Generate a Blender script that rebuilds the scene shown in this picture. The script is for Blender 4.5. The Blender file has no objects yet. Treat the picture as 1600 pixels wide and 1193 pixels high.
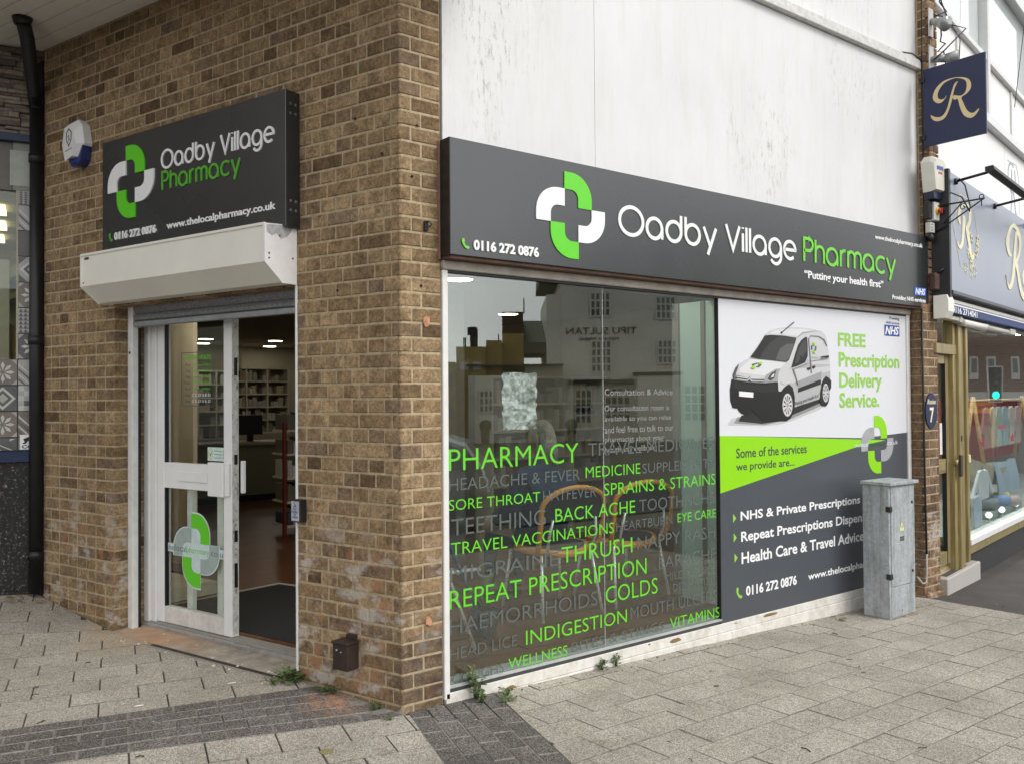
import bpy, bmesh, math, random
from mathutils import Vector, Matrix, noise as mnoise
random.seed(7)
S = bpy.context.scene
COL = S.collection
PI = math.pi
# ------------------------------------------------------------------ camera
FPX, CX, CY = 1377.4, 800.0, 596.0
CAM = Vector((-2.21606, -3.74766, 1.50664))
YAW, PITCH, ROLL = 0.911111, 0.016088, -0.007017
fw = Vector((math.cos(YAW) * math.cos(PITCH), math.sin(YAW) * math.cos(PITCH), math.sin(PITCH)))
rt0 = Vector((math.sin(YAW), -math.cos(YAW), 0)); up0 = rt0.cross(fw)
rt = rt0 * math.cos(ROLL) + up0 * math.sin(ROLL); up = up0 * math.cos(ROLL) - rt0 * math.sin(ROLL)
cd = bpy.data.cameras.new('camera'); cam = bpy.data.objects.new('camera', cd); COL.objects.link(cam)
cam.matrix_world = Matrix(((rt.x, up.x, -fw.x, CAM.x), (rt.y, up.y, -fw.y, CAM.y), (rt.z, up.z, -fw.z, CAM.z), (0, 0, 0, 1)))
cd.sensor_width = 36; cd.lens = FPX / 1600 * 36; cd.clip_start = 0.05; cd.clip_end = 2000
S.camera = cam
# ------------------------------------------------------------------ world, sun, exposure
SUN_EL, SUN_AZ = math.radians(46), math.radians(-72)      # azimuth of the sun, counter-clockwise from +x
W = bpy.data.worlds.new('World'); S.world = W; W.use_nodes = True
nt = W.node_tree; nt.nodes.clear()
sky = nt.nodes.new('ShaderNodeTexSky'); sky.sky_type = 'NISHITA'; sky.sun_disc = False
sky.sun_elevation = SUN_EL; sky.sun_rotation = math.radians(90) - SUN_AZ
sky.air_density = 1.0; sky.dust_density = 0.4; sky.ozone_density = 1.0
hs = nt.nodes.new('ShaderNodeHueSaturation'); hs.inputs['Saturation'].default_value = 0.05
bg = nt.nodes.new('ShaderNodeBackground'); bg.inputs['Strength'].default_value = 0.15
wo = nt.nodes.new('ShaderNodeOutputWorld')
# overcast: the cloud cover is brightest overhead and broken by soft grey banks
tc = nt.nodes.new('ShaderNodeTexCoord'); sx_ = nt.nodes.new('ShaderNodeSeparateXYZ'); nt.links.new(tc.outputs['Generated'], sx_.inputs[0])
mr = nt.nodes.new('ShaderNodeMapRange'); mr.inputs['From Min'].default_value = 0.0; mr.inputs['From Max'].default_value = 1.0; mr.inputs['To Min'].default_value = 0.74; mr.inputs['To Max'].default_value = 1.12
nt.links.new(sx_.outputs[2], mr.inputs['Value'])
cn = nt.nodes.new('ShaderNodeTexNoise'); cn.inputs['Scale'].default_value = 2.6; cn.inputs['Detail'].default_value = 5; nt.links.new(tc.outputs['Generated'], cn.inputs['Vector'])
cr = nt.nodes.new('ShaderNodeMapRange'); cr.inputs['From Min'].default_value = 0.35; cr.inputs['From Max'].default_value = 0.65; cr.inputs['To Min'].default_value = 0.80; cr.inputs['To Max'].default_value = 1.12; nt.links.new(cn.outputs['Fac'], cr.inputs['Value'])
mm_ = nt.nodes.new('ShaderNodeMath'); mm_.operation = 'MULTIPLY'; nt.links.new(mr.outputs[0], mm_.inputs[0]); nt.links.new(cr.outputs[0], mm_.inputs[1])
vs_ = nt.nodes.new('ShaderNodeVectorMath'); vs_.operation = 'SCALE'; nt.links.new(hs.outputs[0], vs_.inputs[0]); nt.links.new(mm_.outputs[0], vs_.inputs['Scale'])
nt.links.new(sky.outputs[0], hs.inputs['Color']); nt.links.new(vs_.outputs[0], bg.inputs['Color']); nt.links.new(bg.outputs[0], wo.inputs['Surface'])
ld = bpy.data.lights.new('sun', 'SUN'); ld.energy = 0.8; ld.angle = math.radians(20); ld.color = (1.0, 0.965, 0.92)
sun = bpy.data.objects.new('sun', ld); COL.objects.link(sun)
sd = Vector((math.cos(SUN_EL) * math.cos(SUN_AZ), math.cos(SUN_EL) * math.sin(SUN_AZ), math.sin(SUN_EL)))
sun.rotation_euler = sd.to_track_quat('Z', 'Y').to_euler(); sun.location = (6, -8, 12)
S.view_settings.view_transform = 'Standard'; S.view_settings.look = 'None'
S.view_settings.exposure = 1.06; S.view_settings.gamma = 1.0; S.view_settings.use_curve_mapping = False
S.cycles.use_denoising = True
S.cycles.max_bounces = 8; S.cycles.transparent_max_bounces = 16; S.cycles.glossy_bounces = 4; S.cycles.sample_clamp_indirect = 4.0

# ------------------------------------------------------------------ frames of reference
class Fr:
    """a wall's own frame: a along it, c out of it, z up"""
    def __init__(s, o, ex, n): s.o = Vector(o); s.ex = Vector(ex).normalized(); s.n = Vector(n).normalized()
    def p(s, a, c=0.0, z=0.0): return s.o + s.ex * a + s.n * c + Vector((0, 0, z))
AL = 1.8795821
dL = Vector((math.cos(AL), math.sin(AL), 0)); nL = Vector((-math.sin(AL), math.cos(AL), 0))
FR = Fr((0, 0, 0), (1, 0, 0), (0, -1, 0))
FL = Fr((0, 0, 0), dL, nL)
FLT = Fr((0, 0, 0), -dL, nL)           # same wall, reading direction
aF = math.radians(11)
FF = Fr((5.13, -0.10, 0), (math.cos(aF), math.sin(aF), 0), (math.sin(aF), -math.cos(aF), 0))
a2 = math.radians(-9.9)
FN = Fr((-1.03, 3.24, 0), (-math.cos(a2), -math.sin(a2), 0), (math.sin(a2), -math.cos(a2), 0))
FNT = Fr((-1.03, 3.24, 0), (math.cos(a2), math.sin(a2), 0), (math.sin(a2), -math.cos(a2), 0))
FX = Fr((4.95, 0, 0), (0, -1, 0), (-1, 0, 0))   # plane square to the front, facing the camera; a = distance out from the wall

def smooth(t): t = max(0.0, min(1.0, t)); return t * t * (3 - 2 * t)
def gh(x, y):
    """height of the ground"""
    h = -0.03 - 0.027 * max(0, min(7, x))
    q = Vector((x, y, 0)); u = q.dot(dL); v = q.dot(nL)
    if u > 0 and x < 0.3:
        h += 0.032 * smooth(u / 0.7) * smooth((0.3 - x) / 0.4)
        h += 0.138 * max(0, min(2.5, u - 2.42)) * smooth((v + 0.45) / 0.3)
    D = max(-y, v)
    return h - 0.35 * smooth((D - 4.0) / 4.0)
def proj(P):
    d = Vector(P) - CAM; dep = d.dot(fw)
    if dep < 0.05: return None
    return (CX + FPX * d.dot(rt) / dep, CY - FPX * d.dot(up) / dep, dep)
def inview(P, m=60):
    q = proj(P); return q is not None and -m < q[0] < 1600 + m and -m < q[1] < 1193 + m

# ------------------------------------------------------------------ materials
def s2l(v): v = v / 255.0; return v / 12.92 if v <= 0.04045 else ((v + 0.055) / 1.055) ** 2.4
def rgb(r, g, b): return (s2l(r), s2l(g), s2l(b), 1)
class NT:
    def __init__(s, name):
        s.m = bpy.data.materials.new(name); s.m.use_nodes = True; s.t = s.m.node_tree; s.t.nodes.clear()
        s.out = s.n('ShaderNodeOutputMaterial')
    def n(s, ty, **kw):
        x = s.t.nodes.new(ty)
        for k, v in kw.items(): setattr(x, k, v)
        return x
    def l(s, a, b): s.t.links.new(a, b)
    def val(s, x, i, v):
        if hasattr(v, 'is_linked') or isinstance(v, bpy.types.NodeSocket): s.l(v, x.inputs[i])
        else: x.inputs[i].default_value = v
    def math(s, op, a, b=0.0, clamp=False):
        x = s.n('ShaderNodeMath', operation=op); x.use_clamp = clamp; s.val(x, 0, a); s.val(x, 1, b); return x.outputs[0]
    def mix(s, f, a, b, bt='MIX'):
        x = s.n('ShaderNodeMix', data_type='RGBA', blend_type=bt); s.val(x, 0, f)
        for i, v in ((6, a), (7, b)):
            if isinstance(v, (tuple, list)): x.inputs[i].default_value = v if len(v) == 4 else (*v, 1)
            else: s.l(v, x.inputs[i])
        return x.outputs[2]
    def pos(s, scale=(1, 1, 1), obj=False):
        if obj: o = s.n('ShaderNodeTexCoord').outputs['Object']
        else: o = s.n('ShaderNodeNewGeometry').outputs['Position']
        if scale == (1, 1, 1): return o
        x = s.n('ShaderNodeVectorMath', operation='MULTIPLY'); s.l(o, x.inputs[0]); x.inputs[1].default_value = scale; return x.outputs[0]
    def noise(s, scale, detail=3, rough=0.55, vec=None, color=False):
        x = s.n('ShaderNodeTexNoise'); s.l(vec if vec is not None else s.pos(), x.inputs['Vector'])
        x.inputs['Scale'].default_value = scale; x.inputs['Detail'].default_value = detail; x.inputs['Roughness'].default_value = rough
        return x.outputs['Color' if color else 'Fac']
    def voro(s, scale, vec=None, feat='F1', out='Color'):
        x = s.n('ShaderNodeTexVoronoi', feature=feat); s.l(vec if vec is not None else s.pos(), x.inputs['Vector']); x.inputs['Scale'].default_value = scale
        return x.outputs[out]
    def ramp(s, f, stops, interp='LINEAR'):
        x = s.n('ShaderNodeValToRGB'); s.l(f, x.inputs[0]); e = x.color_ramp.elements; x.color_ramp.interpolation = interp
        while len(e) < len(stops): e.new(0.5)
        for i, (p, c) in enumerate(stops): e[i].position = p; e[i].color = (c, c, c, 1) if isinstance(c, (int, float)) else (c if len(c) == 4 else (*c, 1))
        return x.outputs[0]
    def fin(s, col, rough=0.6, metal=0.0, spec=0.5, bump=None, bs=0.3, bd=0.002, emit=None, es=0, coat=0):
        b = s.n('ShaderNodeBsdfPrincipled')
        if isinstance(col, (tuple, list)): b.inputs['Base Color'].default_value = col if len(col) == 4 else (*col, 1)
        else: s.l(col, b.inputs['Base Color'])
        s.val(b, 'Roughness', rough); b.inputs['Metallic'].default_value = metal; b.inputs['Specular IOR Level'].default_value = spec
        b.inputs['Coat Weight'].default_value = coat
        if emit: b.inputs['Emission Color'].default_value = (*emit[:3], 1); b.inputs['Emission Strength'].default_value = es
        if bump is not None:
            k = s.n('ShaderNodeBump'); k.inputs['Strength'].default_value = bs; k.inputs['Distance'].default_value = bd
            s.l(bump, k.inputs['Height']); s.l(k.outputs[0], b.inputs['Normal'])
        s.l(b.outputs[0], s.out.inputs['Surface']); return s.m

_mc = {}
def P(name, col, rough=0.5, metal=0.0, var=0.12, scale=18, spec=0.5, bs=0.15, emit=None, es=0, bd=0.001, coat=0):
    """plain painted or printed surface with slight variation, dirt and relief"""
    if name in _mc: return _mc[name]
    n = NT(name); col = col if len(col) == 4 else (*col, 1)
    f = n.noise(scale, 4, 0.6); g = n.noise(scale * 9, 2)
    lo = tuple(c * (1 - var) for c in col[:3]) + (1,); hi = tuple(min(1, c * (1 + var * 0.6)) for c in col[:3]) + (1,)
    c = n.ramp(f, [(0.3, lo), (0.7, hi)])
    r = n.math('ADD', n.math('MULTIPLY', f, 0.16), rough - 0.08)
    _mc[name] = n.fin(c, r, metal, spec, g, bs, bd, emit, es, coat); return _mc[name]

def glass_mat(name, k, tint, base=0.02):
    n = NT(name)
    lw = n.n('ShaderNodeLayerWeight'); lw.inputs['Blend'].default_value = 0.5
    sch = n.math('ADD', n.math('MULTIPLY', n.math('POWER', lw.outputs['Facing'], 5.0), 0.96), 0.043)
    f = n.math('ADD', n.math('MULTIPLY', sch, k), base, True)
    tr = n.n('ShaderNodeBsdfTransparent'); tr.inputs[0].default_value = (*tint, 1)
    gl = n.n('ShaderNodeBsdfGlossy'); gl.inputs['Roughness'].default_value = 0.0; gl.inputs['Color'].default_value = (0.97, 1.0, 0.97, 1)
    wv = n.noise(0.9, 1); bp = n.n('ShaderNodeBump'); bp.inputs['Strength'].default_value = 0.02; bp.inputs['Distance'].default_value = 0.05
    n.l(wv, bp.inputs['Height']); n.l(bp.outputs[0], gl.inputs['Normal'])
    mx = n.n('ShaderNodeMixShader'); n.l(f, mx.inputs[0]); n.l(tr.outputs[0], mx.inputs[1]); n.l(gl.outputs[0], mx.inputs[2])
    n.l(mx.outputs[0], n.out.inputs['Surface']); return n.m

def brick_mat(name, dark, mid, light, purple):
    n = NT(name)
    oi = n.n('ShaderNodeObjectInfo'); at = n.n('ShaderNodeAttribute', attribute_name='rnd')
    r = n.math('FRACT', n.math('ADD', oi.outputs['Random'], at.outputs['Fac']))
    c = n.ramp(r, [(0.0, dark), (0.05, mid), (0.35, light), (0.5, mid), (0.62, purple), (0.72, mid), (0.88, light), (0.95, mid), (1.0, dark)])
    pv = n.pos()
    sp = n.noise(55, 5, 0.75); c = n.mix(0.85, c, n.ramp(sp, [(0.30, (0.42, 0.40, 0.38)), (0.48, (0.94, 0.94, 0.92)), (0.70, (1.6, 1.57, 1.5))]), 'MULTIPLY')
    c = n.mix(0.85, c, n.ramp(n.noise(15, 3, 0.6), [(0.32, (0.62, 0.60, 0.58)), (0.5, (1, 1, 1)), (0.68, (1.35, 1.33, 1.28))]), 'MULTIPLY')
    pit = n.ramp(n.noise(170, 3, 0.7), [(0.34, 0.35), (0.44, 1.0)]); c = n.mix(1.0, c, pit, 'MULTIPLY')
    big = n.noise(2.3, 4, 0.6); c = n.mix(0.8, c, n.ramp(big, [(0.3, (0.72, 0.70, 0.68)), (0.65, (1.12, 1.1, 1.06))]), 'MULTIPLY')
    # soot and damp, pale salts and scuffs low on the wall
    sz = n.n('ShaderNodeSeparateXYZ'); n.l(pv, sz.inputs[0])
    low = n.math('MULTIPLY', n.ramp(sz.outputs[2], [(0.0, 1.0), (0.6, 0.9), (1.25, 0.0)]), 1.0)
    ef = n.noise(5.2, 5, 0.65, n.pos((1, 1, 1.6)))
    efm = n.math('MULTIPLY', n.ramp(ef, [(0.53, 0.0), (0.63, 0.8)]), n.math('MULTIPLY', low, 1.0), True)
    c = n.mix(efm, c, (0.50, 0.46, 0.42))
    red = n.math('MULTIPLY', n.ramp(n.noise(7.5, 3, 0.6, n.pos((1.3, 1.3, 1))), [(0.585, 0.0), (0.65, 0.7)]), low, True)
    c = n.mix(red, c, (0.36, 0.17, 0.09))
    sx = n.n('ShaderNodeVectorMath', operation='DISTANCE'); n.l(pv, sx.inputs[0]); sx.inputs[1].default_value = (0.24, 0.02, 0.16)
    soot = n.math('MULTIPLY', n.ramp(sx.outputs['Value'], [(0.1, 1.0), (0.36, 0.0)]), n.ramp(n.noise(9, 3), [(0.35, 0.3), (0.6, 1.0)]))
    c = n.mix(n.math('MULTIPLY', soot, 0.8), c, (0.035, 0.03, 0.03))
    h = n.math('ADD', sp, n.math('MULTIPLY', n.noise(170, 3, 0.7), 0.6))
    return n.fin(c, 0.92, 0, 0.25, h, 0.75, 0.006)

def make_mats():
    m = {}
    m['brick'] = brick_mat('brick', (0.125, 0.082, 0.048), (0.248, 0.172, 0.098), (0.338, 0.245, 0.148), (0.208, 0.148, 0.104))
    m['brick2'] = brick_mat('brick_brown', (0.11, 0.070, 0.045), (0.19, 0.125, 0.078), (0.26, 0.175, 0.11), (0.15, 0.105, 0.080))
    n = NT('mortar'); f = n.noise(30, 5, 0.7); c = n.ramp(f, [(0.3, (0.31, 0.24, 0.145)), (0.6, (0.48, 0.39, 0.255)), (0.75, (0.55, 0.46, 0.33))])
    m['mortar'] = n.fin(c, 0.95, 0, 0.2, n.noise(150, 4, 0.7), 0.6, 0.004)
    m['mortar2'] = m['mortar']
    def slab(name, a, b, cc, var):
        n = NT(name); oi = n.n('ShaderNodeObjectInfo'); at = n.n('ShaderNodeAttribute', attribute_name='rnd')
        r = n.math('FRACT', n.math('ADD', oi.outputs['Random'], at.outputs['Fac']))
        v = n.voro(230, None, 'F1', 'Color'); bw = n.n('ShaderNodeRGBToBW'); n.l(v, bw.inputs[0])
        v2 = n.noise(420, 3, 0.7)
        c = n.ramp(n.math('ADD', n.math('MULTIPLY', bw.outputs[0], 0.65), n.math('MULTIPLY', v2, 0.35)), [(0.28, a), (0.5, b), (0.70, cc)])
        c = n.mix(1.0, c, n.ramp(r, [(0, (1 - var,) * 3), (1, (1 + var * 0.7,) * 3)]), 'MULTIPLY')
        st = n.noise(1.7, 5, 0.65); c = n.mix(1.0, c, n.ramp(st, [(0.3, (0.74, 0.72, 0.68)), (0.62, (1.05, 1.04, 1.02))]), 'MULTIPLY')
        sp = n.ramp(n.noise(14, 4, 0.7), [(0.30, (0.72, 0.70, 0.66)), (0.42, (1, 1, 1))]); c = n.mix(0.8, c, sp, 'MULTIPLY')
        # orange builders' dust at the foot of the brickwork
        pv = n.pos()
        for (ct, rad, colr) in (((-0.20, 0.30, -0.01), 0.22, (0.50, 0.24, 0.13)), ((-0.72, 2.10, 0.02), 0.40, (0.46, 0.30, 0.16)), ((-0.78, 2.4, 0.02), 0.2, (0.46, 0.30, 0.16))):
            d = n.n('ShaderNodeVectorMath', operation='DISTANCE'); n.l(pv, d.inputs[0]); d.inputs[1].default_value = ct
            w = n.math('MULTIPLY', n.ramp(d.outputs['Value'], [(0.0, 1.0), (rad, 0.0)]), n.ramp(n.noise(22, 5, 0.75), [(0.38, 0.0), (0.58, 1.0)]), True)
            c = n.mix(n.math('MULTIPLY', w, 0.85), c, colr)
        return n.fin(c, 0.9, 0, 0.3, n.math('ADD', bw.outputs[0], v2), 0.35, 0.002)
    m['slab'] = slab('paving_slab', (0.17, 0.156, 0.132), (0.325, 0.300, 0.258), (0.51, 0.478, 0.425), 0.075)
    m['pbrick'] = slab('paving_brick', (0.045, 0.042, 0.040), (0.095, 0.088, 0.083), (0.25, 0.235, 0.22), 0.16)
    n = NT('joint_sand'); c = n.ramp(n.noise(40, 5, 0.7), [(0.3, (0.13, 0.11, 0.085)), (0.7, (0.30, 0.26, 0.21))]); m['sand'] = n.fin(c, 0.95, 0, 0.2, n.noise(160, 3), 0.5, 0.003)
    n = NT('asphalt'); v = n.noise(260, 4, 0.8); c = n.ramp(v, [(0.3, (0.032, 0.030, 0.030)), (0.55, (0.075, 0.070, 0.067)), (0.75, (0.17, 0.16, 0.15))])
    c = n.mix(1.0, c, n.ramp(n.noise(2.2, 5, 0.6), [(0.3, (0.8, 0.78, 0.76)), (0.7, (1.25, 1.22, 1.2))]), 'MULTIPLY'); m['asphalt'] = n.fin(c, 0.9, 0, 0.3, v, 0.5, 0.004)
    # white rendered boards, weather streaks and flaking paint
    n = NT('white_board'); f1 = n.noise(1.4, 5, 0.7, n.pos((1, 1, 0.45))); c = n.ramp(f1, [(0.3, (0.66, 0.66, 0.655)), (0.6, (0.73, 0.73, 0.725))])
    fl = n.noise(22, 7, 0.8, n.pos((1.7, 1, 0.4))); sxx = n.n('ShaderNodeSeparateXYZ'); n.l(n.pos(), sxx.inputs[0]); area = n.math('ADD', n.noise(1.1, 3, 0.6, n.pos((1, 1, 0.5))), n.ramp(n.math('MULTIPLY', sxx.outputs[0], 0.25), [(0.05, 0.12), (0.45, 0.0)]))
    fm = n.math('MULTIPLY', n.ramp(fl, [(0.53, 0.0), (0.60, 0.85)]), n.ramp(area, [(0.52, 0.0), (0.66, 1.0)]), True)
    c = n.mix(fm, c, n.ramp(n.noise(9, 3), [(0.4, (0.36, 0.27, 0.25)), (0.6, (0.47, 0.44, 0.42))]))
    c = n.mix(0.8, c, n.ramp(n.noise(5, 5, 0.7, n.pos((2.0, 1, 0.2))), [(0.32, (0.93, 0.92, 0.90)), (0.5, (1, 1, 1))]), 'MULTIPLY')
    m['board'] = n.fin(c, 0.65, 0, 0.35, fl, 0.15, 0.003)
    n = NT('weathered_white'); f1 = n.noise(13, 6, 0.75); g1 = n.noise(3, 3)
    c = n.ramp(f1, [(0.30, (0.28, 0.24, 0.19)), (0.365, (0.60, 0.57, 0.51)), (0.6, (0.76, 0.74, 0.70))]); c = n.mix(0.6, c, n.ramp(g1, [(0.3, (0.82, 0.8, 0.76)), (0.6, (1, 1, 1))]), 'MULTIPLY')
    m['oldwhite'] = n.fin(c, 0.6, 0, 0.4, f1, 0.3, 0.002)
    n = NT('galvanised'); v = n.voro(55, n.pos((1, 1, 1)), 'F1', 'Color'); bw = n.n('ShaderNodeRGBToBW'); n.l(v, bw.inputs[0])
    ns = n.noise(14, 5, 0.7); mm = n.math('ADD', n.math('MULTIPLY', bw.outputs[0], 0.35), n.math('MULTIPLY', ns, 0.75))
    c = n.ramp(mm, [(0.3, (0.31, 0.34, 0.36)), (0.55, (0.40, 0.435, 0.46)), (0.8, (0.50, 0.53, 0.55))])
    c = n.mix(0.9, c, n.ramp(n.noise(9, 5, 0.7, n.pos((3, 3, 0.22))), [(0.36, (0.62, 0.61, 0.55)), (0.55, (1, 1, 1))]), 'MULTIPLY')
    m['galv'] = n.fin(c, n.math('ADD', n.math('MULTIPLY', ns, 0.3), 0.38), 0.15, 0.5, mm, 0.1, 0.001)
    n = NT('shutter_steel'); c = n.ramp(n.noise(60, 4, 0.7), [(0.35, (0.16, 0.17, 0.175)), (0.65, (0.30, 0.31, 0.315))]); m['lath'] = n.fin(c, 0.5, 0.5, 0.5)
    n = NT('floor_boards'); v = n.pos((1, 1, 1)); w = n.n('ShaderNodeTexBrick'); n.l(v, w.inputs['Vector']); w.inputs['Scale'].default_value = 1.0
    w.inputs['Brick Width'].default_value = 1.2; w.inputs['Row Height'].default_value = 0.12; w.inputs['Mortar Size'].default_value = 0.003
    w.inputs['Color1'].default_value = (0.15, 0.058, 0.018, 1); w.inputs['Color2'].default_value = (0.10, 0.038, 0.012, 1); w.inputs['Mortar'].default_value = (0.05, 0.02, 0.01, 1)
    c = n.mix(0.5, w.outputs['Color'], n.ramp(n.noise(12, 5, 0.7, n.pos((1, 9, 1))), [(0.3, (0.6, 0.55, 0.5)), (0.7, (1.1, 1.1, 1.1))]), 'MULTIPLY'); m['wood'] = n.fin(c, 0.35, 0, 0.5)
    n = NT('door_carpet'); v = n.noise(330, 3, 0.8); m['mat'] = n.fin(n.ramp(v, [(0.3, (0.008, 0.008, 0.008)), (0.7, (0.05, 0.048, 0.046))]), 0.95, 0, 0.2, v, 0.6, 0.004)
    n = NT('speckled_granite'); v = n.noise(48, 4, 0.8); c = n.ramp(v, [(0.50, (0.010, 0.010, 0.011)), (0.60, (0.04, 0.04, 0.04)), (0.66, (0.38, 0.37, 0.35))]); m['granite'] = n.fin(c, 0.35, 0, 0.5)
    n = NT('slate_stone'); oi = n.n('ShaderNodeObjectInfo'); c = n.ramp(oi.outputs['Random'], [(0, (0.16, 0.13, 0.10)), (0.5, (0.27, 0.23, 0.19)), (1, (0.36, 0.31, 0.26))])
    c = n.mix(0.8, c, n.ramp(n.noise(30, 5, 0.7), [(0.3, (0.5, 0.5, 0.5)), (0.7, (1.2, 1.2, 1.2))]), 'MULTIPLY'); m['slate'] = n.fin(c, 0.85, 0, 0.3, n.noise(40, 5, 0.7), 0.6, 0.006)
    n = NT('granite_step'); v = n.noise(200, 4, 0.8); m['step'] = n.fin(n.ramp(v, [(0.3, (0.22, 0.205, 0.19)), (0.5, (0.42, 0.40, 0.37)), (0.7, (0.58, 0.56, 0.52))]), 0.8, 0, 0.3, v, 0.3, 0.002)
    n = NT('leaf_green'); oi = n.n('ShaderNodeObjectInfo'); c = n.ramp(n.noise(35, 3), [(0.3, (0.04, 0.075, 0.02)), (0.6, (0.10, 0.16, 0.045)), (0.8, (0.2, 0.24, 0.08))]); m['leaf'] = n.fin(c, 0.6, 0, 0.4)
    m['render'] = P('cream_render', (0.84, 0.82, 0.74), 0.9, var=0.12, scale=0.6)
    n = NT('brass_frame'); f = n.noise(5, 4, 0.6, n.pos((6, 6, 0.6))); c = n.ramp(f, [(0.3, (0.23, 0.18, 0.075)), (0.55, (0.35, 0.28, 0.13)), (0.75, (0.45, 0.38, 0.20))]); m['brass'] = n.fin(c, 0.42, 0.35, 0.5, n.noise(60, 2), 0.05, 0.001)
    n = NT('crinkled_plastic'); f = n.noise(26, 3, 0.6); g = n.noise(11, 2)
    c = n.ramp(n.noise(19, 2, 0.5), [(0.38, (0.35, 0.35, 0.34)), (0.52, (0.65, 0.65, 0.64)), (0.62, (0.92, 0.92, 0.92))]); m['plastic'] = n.fin(c, 0.2, 0, 0.8, n.math('ADD', f, g), 1.0, 0.03)  # crinkle highlights are painted in as the pale end of the ramp
    m['glass'] = glass_mat('shop_glass', 2.1, (0.86, 0.90, 0.88), 0.02)
    m['doorglass'] = glass_mat('door_glass', 0.9, (0.90, 0.92, 0.90), 0.0)
    m['wglass'] = glass_mat('window_glass', 0.55, (0.80, 0.84, 0.84), 0.03)
    n = NT('far_pane'); m['pane'] = n.fin(n.ramp(n.noise(1.5, 2), [(0.4, (0.02, 0.025, 0.03)), (0.6, (0.07, 0.08, 0.09))]), 0.05, 0, 0.8)
    n = NT('upper_pane'); m['upane'] = n.fin(n.ramp(n.noise(0.8, 2), [(0.4, (0.66, 0.72, 0.72)), (0.6, (0.78, 0.82, 0.82))]), 0.04, 0, 1.0, coat=1.0)  # bright sky reflection is put into the pane's base colour
    return m
M = make_mats()
n = NT('joint_grime'); M['grime'] = n.fin(n.ramp(n.noise(30, 4, 0.7), [(0.35, (0.14, 0.125, 0.105)), (0.7, (0.30, 0.27, 0.23))]), 0.95, 0, 0.2)
n = NT('pale_joint'); M['joint'] = n.fin(n.ramp(n.noise(60, 4, 0.7), [(0.3, (0.12, 0.11, 0.10)), (0.7, (0.30, 0.28, 0.25))]), 0.95, 0, 0.2)
SIGN = P('anthracite_aluminium', (0.014, 0.016, 0.018), 0.27, var=0.05, scale=1.5, spec=0.95, bs=0.0)
GREEN = P('green_acrylic', (0.115, 0.62, 0.012), 0.3, var=0.03, bs=0)
WHITE = P('white_acrylic', (0.84, 0.85, 0.84), 0.3, var=0.02, bs=0)
WTXT = P('white_print', (0.86, 0.86, 0.86), 0.4, var=0.02, bs=0)
VG = P('green_vinyl', (0.13, 0.60, 0.02), 0.45, var=0.02, bs=0)
VD = P('grey_vinyl', (0.10, 0.118, 0.112), 0.45, var=0.03, bs=0)
BLACK = P('black_paint', (0.010, 0.010, 0.011), 0.45, var=0.3, scale=9, bs=0.2)
PVC = P('white_upvc', (0.82, 0.82, 0.81), 0.35, var=0.05, scale=6)
CREAM = P('cream_powder_coat', (0.80, 0.785, 0.70), 0.42, var=0.06, scale=3)
NAVY = P('navy_board', (0.010, 0.018, 0.065), 0.4, var=0.15, scale=5)
GOLD = P('gold_print', (0.70, 0.56, 0.30), 0.4, var=0.04, bs=0)
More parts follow.
